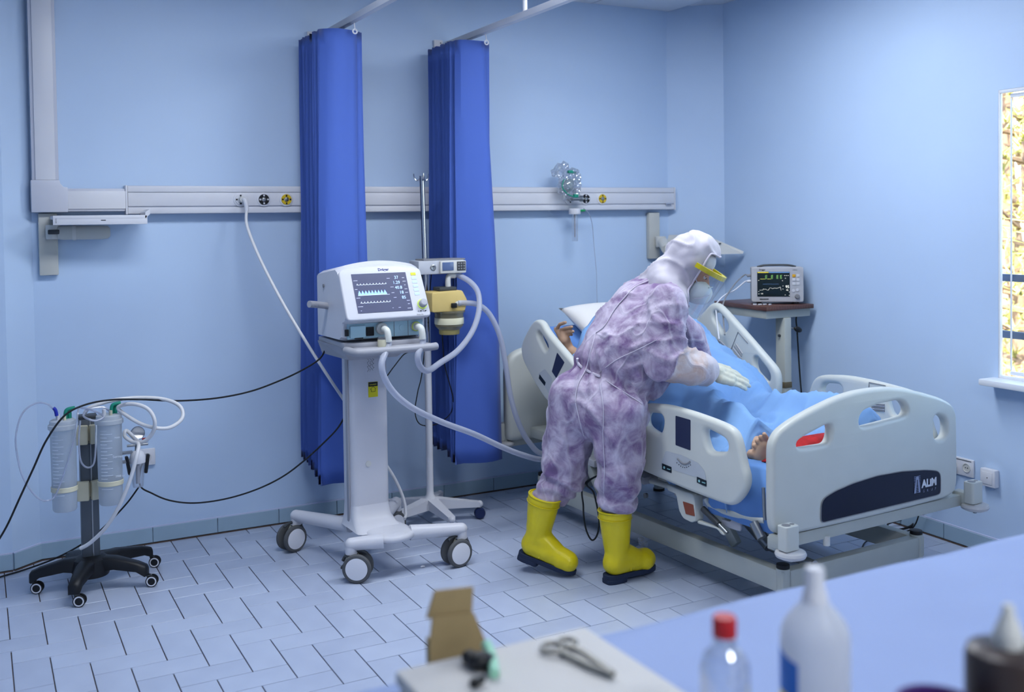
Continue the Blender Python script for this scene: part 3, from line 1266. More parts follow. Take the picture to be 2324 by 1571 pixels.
tr1, tr2, tr3 = [], [], []
fillb = MB()
for i in range(10):
    x = -0.133 + i * 0.0155
    tr1 += [(x, 0.043), (x + 0.003, 0.044), (x + 0.005, 0.050), (x + 0.006, 0.043)]
    tr3 += [(x + 0.004, -0.046), (x + 0.007, -0.045), (x + 0.009, -0.038), (x + 0.010, -0.046)]
    if i < 9:
        vs = [fillb.bm.verts.new(SM @ Vector((a, b, 0.0002))) for a, b in ((x, -0.008), (x + 0.016, -0.008), (x + 0.0165, -0.002), (x + 0.008, 0.016), (x + 0.002, 0.002))]
        fillb.bm.faces.new(vs)
trace(tr1, 0.0014, glow, SM, scr)
trace(tr3, 0.0014, glow, SM, scr)
fo = fillb.obj('pressure_wave', glowb, scr, False)
fo['kind'] = 'stuff'
trace([(-0.134, -0.0085), (0.02, -0.0085)], 0.0012, glow, SM, scr, 'baseline')
for s_, x, y, sz in (('37', 0.068, 0.066, 0.021), ('1.29', 0.064, 0.041, 0.021), ('40.8', 0.070, 0.016, 0.021), ('18', 0.080, -0.009, 0.021), ('85', 0.087, -0.034, 0.021)):
    text('reading', s_, SM @ Matrix.Translation((x, y, 0.0004)), sz, mat('screen_number', 'AFCBFF', var=0, emit='A8C6FF', estr=0.9), scr, 0.0002, 'CENTER')
for (x0, y0, w) in ((-0.144, 0.065, 0.02), (0.02, 0.07, 0.015), (-0.144, 0.022, 0.012), (0.03, 0.026, 0.016), (0.03, -0.002, 0.014), (0.036, -0.026, 0.014), (-0.144, -0.02, 0.018), (-0.144, -0.062, 0.024), (-0.135, -0.082, 0.006),
                    (0.096, 0.07, 0.012), (0.096, 0.052, 0.016), (0.1, 0.034, 0.008), (0.098, 0.014, 0.014), (0.098, -0.004, 0.014), (0.098, -0.044, 0.016), (0.1, -0.06, 0.01), (0.02, -0.076, 0.006), (0.05, -0.076, 0.012), (0.094, -0.082, 0.018)):
    trace([(x0, y0), (x0 + w, y0)], 0.0022, mat('screen_caption', 'B9BED6', var=0, emit='AEB4D0', estr=0.6), SM, scr, 'caption')
# keys, knob
keym = mat('membrane_key', 'C9DCF2', rough=0.5, var=0)
keyy = mat('membrane_key_yellow', 'D9D43A', rough=0.5, var=0)
for i in range(6):
    z = 0.088 - i * 0.020
    MB().prism(smoothpoly([(-0.013, -0.007), (0.013, -0.007), (0.013, 0.007), (-0.013, 0.007)], 3, 0.003), 0.002, vm(*BC, TILT) @ Matrix.Translation((0.158, z, 0.0135))).obj('key', keyy if i == 0 else keym, vent)
KM = vm(*BC, TILT) @ Matrix.Translation((0.172, -0.065, 0.013))
kb = MB()
kb.lathe(KM.translation, KM.to_3x3() @ Vector((0, 0, 1)), [(0.0, 0.0), (0.024, 0.0), (0.024, 0.004), (0.0, 0.004)], 26)
kb.obj('knob_ring', mat('lime_ring', 'C4E06A', rough=0.4, var=0, emit='C4E06A', estr=0.2), vent)
kb = MB()
kb.lathe(KM.translation, KM.to_3x3() @ Vector((0, 0, 1)), [(0.019, 0.003), (0.018, 0.024), (0.014, 0.028), (0.0, 0.029)], 26)
kb.obj('knob', lightgrey, vent)
for i in range(4):
    MB().box(SM @ Vector((0.146 + i * 0.012, -0.098, 0.0)), (0.006, 0.004, 0.003), 0.0005).obj('indicator', black if i % 2 else lightgrey, vent)
navy = mat('logo_navy', '1C2A78', rough=0.5, var=0)
text('maker_lettering', 'Dräger', vm(*BC, TILT) @ Matrix.Translation((-0.014, 0.110, 0.0132)), 0.019, navy, vent, 0.0004, 'LEFT', 0.0004)
text('model_lettering', 'Evita XL', vm(*BC, TILT) @ Matrix.Translation((0.135, -0.118, 0.0132)), 0.010, midgrey, vent, 0.0004)
MB().lathe(vl(-0.206, 0.06, 1.33), VR @ Vector((-1, 0, 0)), [(0.0, 0.0), (0.009, 0.0), (0.009, 0.002), (0.0, 0.002)], 16).obj('side_emblem', midgrey, vent)
# grab handle on the flank
hd = MB()
hd.tube([vl(-0.19, 0.02, 1.235), vl(-0.24, 0.01, 1.245), vl(-0.275, 0.0, 1.25), vl(-0.30, -0.01, 1.253)], 0.016, 14)
hd.obj('side_handle', ventg, vent)
hd = MB()
hd.tube([vl(0.19, 0.02, 1.235), vl(0.225, 0.01, 1.24), vl(0.255, -0.01, 1.24)], 0.014, 14)
hd.obj('side_handle', ventg, vent)
# blue connector bay
bay = MB()
bay.box(vl(0.005, -0.176, 1.132), (0.375, 0.014, 0.072), 0.004, VR)
bay.obj('connector_bay', ventb, vent)
MB().box(vl(-0.135, -0.188, 1.130), (0.075, 0.014, 0.056), 0.006, VR).obj('flap', ventb, vent)
for (x, w, h) in ((-0.187, 0.018, 0.03), (-0.075, 0.036, 0.040), (-0.130, 0.04, 0.012)):
    MB().box(vl(x, -0.186 if h > 0.02 else -0.187, 1.128 if h > 0.02 else 1.104), (w, 0.012, h), 0.002, VR).obj('bay_recess', black, vent)
for x in (0.045, 0.115):
    MB().box(vl(x, -0.1835, 1.132), (0.0015, 0.003, 0.070), 0, VR).obj('bay_seam', midgrey, vent)
MB().lathe(vl(0.085, -0.183, 1.135), VR @ Vector((0, -1, 0)), [(0.0, 0.0), (0.015, 0.0), (0.015, 0.002), (0.012, 0.002), (0.0, 0.001)], 24).obj('blank_port', ventb, vent)


def port(x, z, ringm, big):
    p = vl(x, -0.183, z)
    ax = VR @ Vector((0, -1, 0))
    pr = MB()
    pr.lathe(p, ax, [(0.0, 0.0), (big, 0.0), (big, 0.014), (big * 0.8, 0.02), (big * 0.55, 0.022), (0.0, 0.022)], 26)
    o = pr.obj('gas_port', offwhite, vent)
    r = MB()
    r.torus(p + ax * 0.016, ax, big * 0.88, 0.0035, 26, 8)
    r.obj('port_ring', ringm, o)
    el = MB()
    el.tube([p + ax * 0.01, p + ax * 0.045, p + ax * 0.062 + Vector((0.004, 0, -0.008)), p + ax * 0.068 + Vector((0.006, 0, -0.03)), p + ax * 0.068 + Vector((0.007, 0, -0.055))], 0.0155, 14)
    el.obj('elbow_connector', mat('elbow_plastic', 'D6D8D2', rough=0.35, var=0.01), o)
    return p + ax * 0.068 + Vector((0.007, 0, -0.055))


P1 = port(-0.02, 1.138, offwhite, 0.027)
P2 = port(0.150, 1.138, mat('lime_plastic', 'C9DE5A', rough=0.4, var=0), 0.022)
wt = MB()
wt.lathe(vl(-0.035, -0.235, 1.005), (0, 0, 1), [(0.0, 0.0), (0.018, 0.0), (0.020, 0.01), (0.020, 0.085), (0.022, 0.088), (0.022, 0.1), (0.0, 0.1)], 22)
wt.obj('water_trap', clearpl, vent)
wt = MB()
wt.lathe(vl(-0.035, -0.235, 1.06), (0, 0, 1), [(0.0215, 0.0), (0.0225, 0.004), (0.0225, 0.03), (0.0215, 0.034)], 22)
wt.obj('trap_band', cream, vent)
# tray with a bar handle in front
tp = MB()
tp.prism([(-0.19, 0.19), (0.2, 0.19), (0.205, -0.19), (0.12, -0.21), (-0.12, -0.21), (-0.195, -0.17)], 0.024, Matrix.Translation(vl(0, 0, 1.068)) @ VR.to_4x4(), 0.004)
tp.obj('tray', ventg, vent)
tk = MB()
r0 = [vl(-0.195, 0.19, 1.06), vl(0.2, 0.19, 1.06), vl(0.2, -0.12, 1.06), vl(-0.195, -0.12, 1.06)]
r1 = [vl(-0.18, 0.17, 1.0), vl(0.14, 0.17, 1.0), vl(0.11, -0.06, 0.985), vl(-0.13, -0.06, 0.985)]
tk.loft([r1, r0])
tk.obj('tray_underside', ventg, vent, False)
hb = MB()
hb.tube([vl(-0.185, -0.17, 1.048), vl(-0.175, -0.24, 1.045), vl(-0.14, -0.265, 1.045), vl(0.0, -0.268, 1.045), vl(0.18, -0.262, 1.045), vl(0.225, -0.25, 1.045)], 0.018, 14, smooth=5)
hb.obj('push_bar', ventg, vent)
hb2 = MB()
hb2.prism([(-0.16, -0.18), (0.2, -0.18), (0.21, -0.255), (-0.15, -0.26)], 0.016, Matrix.Translation(vl(0, 0, 1.052)) @ VR.to_4x4(), 0.004)
hb2.obj('tray_lip', ventg, vent)
# column
cl = MB()
for (zz0, zz1) in ((0.19, 1.01),):
    cl.prism(smoothpoly([(-0.115, -0.035), (0.075, -0.035), (0.075, 0.105), (-0.115, 0.105)], 5, 0.035), zz1 - zz0, Matrix.Translation(vl(0, 0, (zz0 + zz1) / 2)) @ VR.to_4x4())
cl.obj('column', ventw, vent, True, 30)
MB().box(vl(-0.118, 0.01, 0.60), (0.012, 0.03, 0.80), 0.004, VR).obj('column_edge_strip', ventg, vent)
MB().lathe(vl(-0.035, -0.035, 0.485), VR @ Vector((0, -1, 0)), [(0.0, 0.001), (0.014, 0.001), (0.014, 0.003), (0.0, 0.003)], 20).obj('plug_cap', offwhite, vent)
# sticker with black head and yellow field, and scribbled pen marks
LM = vm(-0.005, -0.0362, 0.835)
st = plate('sticker', [(-0.024, -0.036), (0.024, -0.036), (0.024, 0.036), (-0.024, 0.036)], LM, 0.0012, mat('sticker_yellow', 'D3CB1E', var=0.02), vent, [], 0.0002)
MB().box(LM @ Vector((0, 0.025, 0.0008)), (0.046, 0.0006, 0.02), 0, VR).obj('sticker_head', black, st)
trace([(-0.010, -0.010), (0.010, -0.010), (0.010, 0.002), (0.014, 0.002), (0.0, 0.014), (-0.014, 0.002), (-0.010, 0.002), (-0.010, -0.010)], 0.0018, black, LM @ Matrix.Translation((0, 0, 0.001)), st, 'house_symbol')
text('sticker_lettering', 'GARANTI', LM @ Matrix.Translation((-0.018, 0.021, 0.0014)), 0.008, keyy, st, 0.0002)
text('sticker_lettering', '1234', LM @ Matrix.Translation((-0.016, -0.028, 0.001)), 0.006, black, st, 0.0002) if False else None
rnd = random.Random(5)
for j in range(3):
    pts = []
    for i in range(12):
        pts.append((-0.022 + j * 0.012 + 0.006 * math.sin(i * 2.1 + j), 0.05 - 0.0065 * i + rnd.uniform(-0.003, 0.003)))
    trace(pts, 0.0013, darkgrey, vm(-0.005, -0.036, 0.945), vent, 'pen_mark')
# base
BL_, FL_, FR_, BR_ = fl(672, 1172, 0.165), fl(797, 1237, 0.165), fl(1047, 1202, 0.165), Vector((1.90, 4.93, 0.165))
bs_ = MB()
hull = [vl(-0.12, 0.10, 0), vl(0.09, 0.10, 0), vl(0.12, -0.10, 0), vl(0.13, -0.22, 0), vl(0.07, -0.28, 0), vl(-0.02, -0.29, 0), vl(-0.08, -0.25, 0), vl(-0.11, -0.12, 0)]
lower = [p + Vector((0, 0, 0.150)) for p in hull]
midr = [p + Vector((0, 0, 0.185)) for p in hull]
cen = sum(hull, Vector()) / len(hull)
top = [cen + (p - cen) * 0.93 + Vector((0, 0, 0.205)) for p in hull]
bs_.loft([lower, midr, top])
bs_.obj('base', ventw, vent, True, 50, 2)
# foot of the column flaring into the base
fb = MB()
secs = []
for (z, gx, gy0) in ((0.29, 0.0, -0.035), (0.235, 0.004, -0.055), (0.21, 0.01, -0.10), (0.19, 0.02, -0.16)):
    secs.append([vl(x, y, z) for (x, y) in smoothpoly([(-0.115 - gx, gy0), (0.075 + gx, gy0), (0.075 + gx, 0.105), (-0.115 - gx, 0.105)], 4, 0.035)])
fb.loft(secs)
fb.obj('column_foot', ventw, vent, True, 60)
for (e, s) in ((BL_, vl(-0.09, 0.06, 0.178)), (FL_, vl(-0.05, -0.24, 0.175)), (FR_, vl(0.10, -0.20, 0.178)), (BR_, vl(0.07, 0.08, 0.178))):
    lg = MB()
    e2 = Vector((e.x, e.y, 0.168))
    lg.tube([s, s + (e2 - s) * 0.5, e2], lambda q: 0.036 - 0.007 * q, 14, smooth=4)
    lg.ball(e2, 0.029, 16)
    lg.cyl(e2 + Vector((0, 0, -0.045)), e2, 0.027, n=20)
    lg.obj('leg', ventw, vent)


def caster(root, stem, head, R=0.065, zt=0.125, big=True):
    """twin-wheel swivel castor; head = heading of the axle trail"""
    c, s = math.cos(head), math.sin(head)
    d = Vector((c, s, 0))
    n = Vector((-s, c, 0))
    p = Vector((stem.x, stem.y, 0))
    hub = p + d * R * 0.45 + Vector((0, 0, R))
    f = MB()
    f.cyl(p + Vector((0, 0, R * 1.25)), p + Vector((0, 0, zt)), R * 0.36, n=18, bev=0.002)
    f.prism(smoothpoly([(-R * 0.35, R * 0.9), (R * 0.35, R * 1.0), (R * 0.85, R * 0.2), (R * 0.55, -R * 0.35), (R * 0.1, -R * 0.25), (-R * 0.3, R * 0.2)], 3, R * 0.2), R * 0.42,
            Matrix((d.to_tuple() + (0,), (0, 0, 1, 0), n.to_tuple() + (0,), (0, 0, 0, 1))).transposed() @ Matrix.Identity(4) if False else
            Matrix.Translation(p + Vector((0, 0, R))) @ Matrix((d, Vector((0, 0, 1)), n)).transposed().to_4x4())
    o = f.obj('caster', cream if big else black, root)
    MB().cyl(p + Vector((0, 0, zt - 0.012)), p + Vector((0, 0, zt)), R * 0.46, n=20, bev=0.003).obj('swivel_ring', darkgrey, o)
    for sgn in (-1, 1):
        w = MB()
        a = hub + n * sgn * R * 0.30
        w.lathe(a, n * sgn, [(0.0, 0.0), (R * 0.8, 0.0), (R * 0.97, R * 0.05), (R, R * 0.12), (R, R * 0.24), (R * 0.93, R * 0.33), (R * 0.8, R * 0.35), (R * 0.78, R * 0.32), (0.0, R * 0.34)], 30)
        w.obj('wheel', rubber if big else black, o)
        dd = MB()
        dd.lathe(a, n * sgn, [(0.0, R * 0.385), (R * 0.5, R * 0.38), (R * 0.76, R * 0.345), (R * 0.77, R * 0.30)] if big else [(R * 0.62, R * 0.35), (R * 0.74, R * 0.37), (R * 0.84, R * 0.35), (R * 0.84, R * 0.3)], 28)
        dd.obj('wheel_disc', white, o)
    if big:
        b_ = MB()
        b_.box(p - d * R * 0.25 + Vector((0, 0, R * 0.98)), (R * 0.95, R * 0.55, R * 0.16), R * 0.06, Matrix.Rotation(head, 3, 'Z'))
        b_.obj('brake_pedal', darkgrey, o)
        g = MB()
        pts = []
        for k in range(9):
            an = math.radians(55 + k * 13)
            pts.append(hub + d * math.cos(an) * R * 1.12 + Vector((0, 0, math.sin(an) * R * 1.12)))
        g.tube(pts, R * 0.11, 8, smooth=2)
        g.obj('wheel_guard', darkgrey, o)
    return o


caster(vent, BL_, math.radians(200), 0.066)
caster(vent, FL_, math.radians(-30 + 360), 0.066)
caster(vent, FR_, math.radians(188), 0.066)
caster(vent, BR_, math.radians(200), 0.066)

# ---------------------------------------------------------------- drip stand
IVP = Vector((2.14, 5.04, 0))
iv = thing('drip_stand', 'chrome and white drip stand with five-legged wheeled foot beside the curtain', 'stand', IVP)
MB().cyl(IVP + Vector((0, 0, 0.93)), IVP + Vector((-0.018, 0, 1.87)), 0.0135, n=18).obj('upper_pole', chrome, iv)
MB().cyl(IVP + Vector((0, 0, 0.12)), IVP + Vector((0, 0, 0.96)), 0.019, n=18).obj('lower_pole', white, iv)
for a in (0.3, 2.4, 4.5):
    tip = IVP + Vector((-0.018, 0, 1.865))
    d = Vector((math.cos(a), math.sin(a), 0))
    MB().tube([tip, tip + d * 0.025 + Vector((0, 0, -0.02)), tip + d * 0.042 + Vector((0, 0, -0.005)), tip + d * 0.045 + Vector((0, 0, 0.018))], 0.0035, 8).obj('hook', chrome, iv)
MB().lathe(IVP, (0, 0, 1), [(0.045, 0.075), (0.05, 0.10), (0.035, 0.13), (0.021, 0.15), (0.019, 0.18)], 20).obj('hub', white, iv)
for i in range(5):
    a = math.radians(-17 + i * 72)
    d = Vector((math.cos(a), math.sin(a), 0))
    n = Vector((-d.y, d.x, 0))
    e = IVP + d * 0.27
    lg = MB()
    lg.loft([[IVP + d * 0.02 + n * 0.03 + Vector((0, 0, 0.135)), IVP + d * 0.02 - n * 0.03 + Vector((0, 0, 0.135)), IVP + d * 0.02 - n * 0.026 + Vector((0, 0, 0.075)), IVP + d * 0.02 + n * 0.026 + Vector((0, 0, 0.075))],
             [e + n * 0.02 + Vector((0, 0, 0.095)), e - n * 0.02 + Vector((0, 0, 0.095)), e - n * 0.018 + Vector((0, 0, 0.068)), e + n * 0.018 + Vector((0, 0, 0.068))]])
    lg.ball(e + Vector((0, 0, 0.082)), 0.019, 12)
    lg.obj('leg', white, iv, True, 60)
    wb = mat('navy_castor', '1C2A55', rough=0.45, var=0.05)
    MB().cyl(e + Vector((0, 0, 0.045)), e + Vector((0, 0, 0.075)), 0.008, n=10).obj('stem', steel, iv)
    MB().lathe(e + Vector((0, 0, 0.031)) - n * 0.02, n, [(0.0, 0.0), (0.026, 0.002), (0.031, 0.012), (0.031, 0.03), (0.026, 0.038), (0.0, 0.04)], 20).obj('castor', wb, iv)

# infusion pump clamped on the stand
pp = aty(995, 606, 4.95)
pump = thing('infusion_pump', 'grey and white infusion pump clamped to the drip stand', 'pump', pp + Vector((0, 0, -0.04)))
MB().box(pp + Vector((0.0, 0.02, 0.0)), (0.265, 0.13, 0.072), 0.006).obj('case', mat('pump_shell', 'BFC2CA', rough=0.4, var=0.02), pump)
MB().box(pp + Vector((0.06, -0.05, 0.0)), (0.15, 0.022, 0.066), 0.005).obj('front_door', offwhite, pump)
MB().box(pp + Vector((0.028, -0.062, 0.004)), (0.065, 0.004, 0.044), 0.002).obj('display', mat('pump_display', '5C6E96', rough=0.2, var=0.02), pump)
MB().box(pp + Vector((0.105, -0.062, 0.004)), (0.05, 0.004, 0.048), 0.002).obj('keypad', darkgrey, pump)
for i in range(3):
    for j in range(3):
        MB().box(pp + Vector((0.09 + i * 0.015, -0.0645, -0.01 + j * 0.014)), (0.009, 0.002, 0.008), 0.001).obj('key', midgrey, pump)
MB().lathe(pp + Vector((-0.05, -0.045, 0.0)), (0, -1, 0), [(0.0, 0.0), (0.016, 0.0), (0.016, 0.004), (0.012, 0.006), (0.0, 0.003)], 18).obj('dial', steel, pump)
MB().box(pp + Vector((0.02, 0.02, 0.04)), (0.24, 0.12, 0.008), 0.003).obj('top_cover', midgrey, pump)
MB().cyl(pp + Vector((-0.09, 0.03, -0.03)), pp + Vector((-0.09, 0.03, -0.085)), 0.012, n=12).obj('clamp', darkgrey, pump)

# humidifier on the stand
hp = aty(1008, 682, 4.93)
hum = thing('humidifier', 'cream breathing humidifier with clear water chamber on the drip stand', 'humidifier', hp + Vector((0, 0, -0.13)))
humy = mat('humidifier_cream', 'D8BE78', rough=0.45, var=0.03)
hb = MB()
hb.prism(smoothpoly([(-0.10, -0.055), (0.09, -0.055), (0.105, 0.0), (0.075, 0.055), (-0.10, 0.05)], 3, 0.012), 0.14, Matrix.Translation(hp) @ TXW, 0.006)
hb.obj('heater_case', humy, hum)
MB().box(hp + Vector((0.005, 0.0, 0.062)), (0.10, 0.09, 0.022), 0.006).obj('lid', darkgrey, hum)
ch = MB()
cc = hp + Vector((0.025, -0.005, -0.155))
ch.lathe(cc, (0, 0, 1), [(0.055, 0.0), (0.062, 0.006), (0.075, 0.02), (0.077, 0.09), (0.085, 0.092), (0.085, 0.102), (0.0, 0.104)], 30)
ch.obj('water_chamber', clear_mat('amber_clear', 'E9E2C2', 0.12, 0.1, 0.35, 'CFC69A'), hum)
MB().lathe(cc, (0, 0, 1), [(0.0777, 0.03), (0.0785, 0.034), (0.0785, 0.06), (0.0777, 0.064)], 30).obj('water_level_band', mat('pale_band', 'E4DFC0', rough=0.4), hum)
MB().lathe(cc, (0, 0, 1), [(0.0, -0.025), (0.052, -0.025), (0.055, -0.02), (0.055, 0.0), (0.0, 0.0)], 26).obj('heater_plate', mat('heater_olive', 'A79A63', rough=0.5), hum)
ub = hp + Vector((0.02, -0.01, 0.085))
MB().tube([ub + Vector((0, 0, -0.02)), ub + Vector((0, 0, 0.03)), ub + Vector((0.01, 0, 0.045)), ub + Vector((0.04, 0, 0.045))], 0.0145, 14).obj('inlet_elbow', offwhite, hum)
ob = aty(1047, 688, 4.86)
MB().cyl(ob + Vector((-0.05, 0.02, 0)), ob, 0.014, n=16).obj('outlet_spout', offwhite, hum)
MB().box(ob + Vector((-0.045, 0.0, -0.01)), (0.03, 0.03, 0.025), 0.004).obj('clip', black, hum)

# breathing hoses


def hose(name, label, pts, r, m, cat='hose', k=12, group=None):
    mb = MB()
    mb.tube(pts, r, k, smooth=8)
    o = mb.obj(name, m)
    return tag(o, label, cat, group)


hose('breathing_hose', 'pale corrugated hose drooping from the ventilator port towards the bed',
     [P1 + Vector((0, 0, 0.02)), P1 + Vector((0, 0, -0.02)), aty(866, 830, 4.27), aty(885, 880, 4.29), aty(930, 922, 4.34), aty(1000, 957, 4.42), aty(1075, 985, 4.5), aty(1140, 1015, 4.58), aty(1190, 1034, 4.66), aty(1235, 1043, 4.74), aty(1290, 1030, 4.8), aty(1340, 960, 4.85), aty(1380, 870, 4.85), aty(1420, 800, 4.8)], 0.0145, hosem, 'breathing hose')
hose('breathing_hose', 'pale hose looping from the ventilator up to the humidifier lid',
     [P2 + Vector((0, 0, 0.02)), P2 + Vector((0, 0, -0.02)), aty(948, 808, 4.30), aty(955, 834, 4.33), aty(972, 841, 4.38), aty(1000, 823, 4.46), aty(1040, 795, 4.58), aty(1072, 752, 4.68), aty(1087, 705, 4.76), aty(1085, 665, 4.82), aty(1068, 641, 4.87), ub + Vector((0.06, 0, 0.046)), ub + Vector((0.03, 0, 0.045))], 0.0145, hosem, 'breathing hose')
hose('breathing_hose', 'pale hose falling from the humidifier spout to the bed side',
     [ob + Vector((-0.02, 0, 0)), ob + Vector((0.02, 0, 0)), aty(1085, 692, 4.84), aty(1112, 715, 4.83), aty(1135, 765, 4.82), aty(1148, 830, 4.82), aty(1158, 895, 4.82), aty(1175, 955, 4.82), aty(1200, 1003, 4.83), aty(1235, 1030, 4.84), aty(1300, 1000, 4.88), aty(1360, 900, 4.9), aty(1420, 795, 4.86)], 0.0145, hosem, 'breathing hose')

# white gas hose from the wall outlet to the ventilator
gh = thing('gas_hose', 'white gas hose hanging from the wall outlet down behind the ventilator', 'gas hose', onwall(1.232, 1.7, 0.08))
g0 = onwall(1.236, 1.754, 0.076)
MB().lathe(g0, (0, -1, 0), [(0.0, 0.0), (0.017, 0.0), (0.018, 0.02), (0.015, 0.035), (0.0, 0.036)], 18).obj('plug', offwhite, gh)
MB().tube([g0 + Vector((0, -0.025, 0)), g0 + Vector((0.006, -0.045, -0.005)), g0 + Vector((0.012, -0.05, -0.03)), g0 + Vector((0.014, -0.05, -0.06))], 0.011, 12).obj('elbow', white, gh)
gp = [g0 + Vector((0.014, -0.05, -0.055)), aty(560, 510, 5.28), aty(580, 565, 5.22), aty(610, 628, 5.15), aty(650, 702, 5.06), aty(700, 785, 4.97), aty(745, 855, 4.9), aty(785, 915, 4.86), aty(830, 985, 4.84), aty(868, 1043, 4.84), aty(895, 1085, 4.83), aty(915, 1130, 4.82), aty(921, 1165, 4.8), aty(918, 1178, 4.76)]
MB().tube(gp, 0.0078, 10, smooth=8).obj('tube', whitehose, gh)

# black leads


def cable(label, pts, r=0.0042, m=black, name='black_cable'):
    return hose(name, label, pts, r, m, 'cable', 8)


cable('black cord sagging from the ventilator tray over the suction stand to the floor',
      [vl(-0.17, 0.15, 1.02), aty(725, 815, 4.72), aty(690, 838, 4.74), aty(640, 862, 4.78), aty(570, 888, 4.8), aty(490, 904, 4.8), aty(400, 910, 4.78), aty(320, 907, 4.73), aty(250, 908, 4.68), aty(190, 920, 4.64), aty(145, 945, 4.62), aty(105, 1000, 4.6), aty(75, 1065, 4.6), aty(45, 1130, 4.6), aty(15, 1195, 4.62), aty(-15, 1245, 4.7)])
cable('black cord hanging from the ventilator column down to the wall socket by the stand',
      [vl(-0.06, 0.12, 0.75), aty(770, 967, 4.72), aty(735, 1005, 4.78), aty(690, 1046, 4.85), aty(640, 1083, 4.92), aty(580, 1112, 5.0), aty(510, 1133, 5.05), aty(440, 1142, 5.1), aty(385, 1136, 5.12), aty(345, 1120, 5.14), aty(318, 1102, 5.16), aty(320, 1060, 5.25), onwall(0.745, 0.448, 0.03)])
cable('black cord running down behind the suction stand and along the skirting',
      [aty(316, 1104, 5.16), aty(290, 1140, 5.2), aty(255, 1178, 5.24), aty(215, 1215, 5.26), aty(170, 1245, 5.27), aty(120, 1270, 5.26), fl(60, 1292, 0.01), fl(0, 1310, 0.008), fl(-60, 1330, 0.008)])
cable('black lead looping behind the drip stand pole',
      [pp + Vector((-0.02, 0.05, -0.04)), aty(960, 830, 5.1), aty(948, 890, 5.12), aty(942, 935, 5.12), aty(952, 962, 5.1), aty(978, 966, 5.08), aty(1005, 955, 5.06), aty(1024, 935, 5.04), aty(1028, 905, 5.02), aty(1020, 870, 5.0), aty(1008, 820, 4.98), hp + Vector((0.0, 0.04, -0.1))], 0.003)
cable('short black lead slanting between ventilator column and drip stand',
      [vl(0.06, 0.1, 0.90), aty(872, 858, 4.8), aty(892, 835, 4.85), aty(914, 807, 4.9), aty(945, 775, 4.98), pp + Vector((-0.1, 0.05, -0.08))], 0.003)

# ================================================================== SUCTION STAND
SP = Vector((0.425, 4.90, 0))
ss = thing('suction_stand', 'grey square post on a black five-armed wheeled base', 'stand', SP)
postm = mat('post_grey', '5A6168', rough=0.4, metal=0.4, var=0.04)
MB().box(SP + Vector((0, 0, 0.44)), (0.075, 0.06, 0.66), 0.006).obj('post', postm, ss)
MB().box(SP + Vector((0.008, -0.031, 0.44)), (0.006, 0.004, 0.66), 0.001).obj('post_edge', steel, ss)
wheel_at = [fl(72, 1348), fl(168, 1378), fl(333, 1332), fl(340, 1288), Vector((0.36, 5.16, 0))]
hubm = MB()
hubm.lathe(SP, (0, 0, 1), [(0.0, 0.06), (0.075, 0.06), (0.085, 0.09), (0.075, 0.135), (0.05, 0.15), (0.0, 0.15)], 24)
hubm.obj('hub', black, ss)
for w in wheel_at:
    e = Vector((w.x, w.y, 0))
    d = (e - SP).normalized()
    e = e - d * 0.0
    n = Vector((-d.y, d.x, 0))
    lg = MB()
    sec = []
    for (f, wd, zt, zb) in ((0.0, 0.042, 0.145, 0.075), (0.45, 0.034, 0.14, 0.09), (0.85, 0.026, 0.115, 0.075), (1.0, 0.024, 0.10, 0.052), (1.03, 0.015, 0.09, 0.055)):
        p = SP + (e - SP) * f
        sec.append([p + n * wd + Vector((0, 0, zt - 0.012)), p + n * wd * 0.6 + Vector((0, 0, zt)), p - n * wd * 0.6 + Vector((0, 0, zt)), p - n * wd + Vector((0, 0, zt - 0.012)), p - n * wd + Vector((0, 0, zb)), p + n * wd + Vector((0, 0, zb))])
    lg.loft(sec)
    lg.obj('arm', black, ss, True, 50)
    caster(ss, e + Vector((0.012, 0, 0)), math.radians(-20), 0.026, 0.055, False)
for z in (0.70, 0.45):
    cb = MB()
    for s in (-1, 1):
        cb.box(SP + Vector((s * 0.028, -0.045, z)), (0.05, 0.03, 0.085), 0.005, Matrix.Rotation(s * 0.25, 3, 'Z'))
    cb.box(SP + Vector((0, 0.0, z)), (0.10, 0.075, 0.06), 0.005)
    cb.obj('clamp', cream, ss)
MB().box(SP + Vector((0.0, 0.0, 0.775)), (0.08, 0.065, 0.014), 0.004).obj('post_cap', darkgrey, ss)

canm = clear_mat('canister_plastic', 'EDF1F6', 0.10, 0.18, 0.62, 'DCE3EA')
printw = mat('canister_print', 'E6ECF4', rough=0.5, var=0)


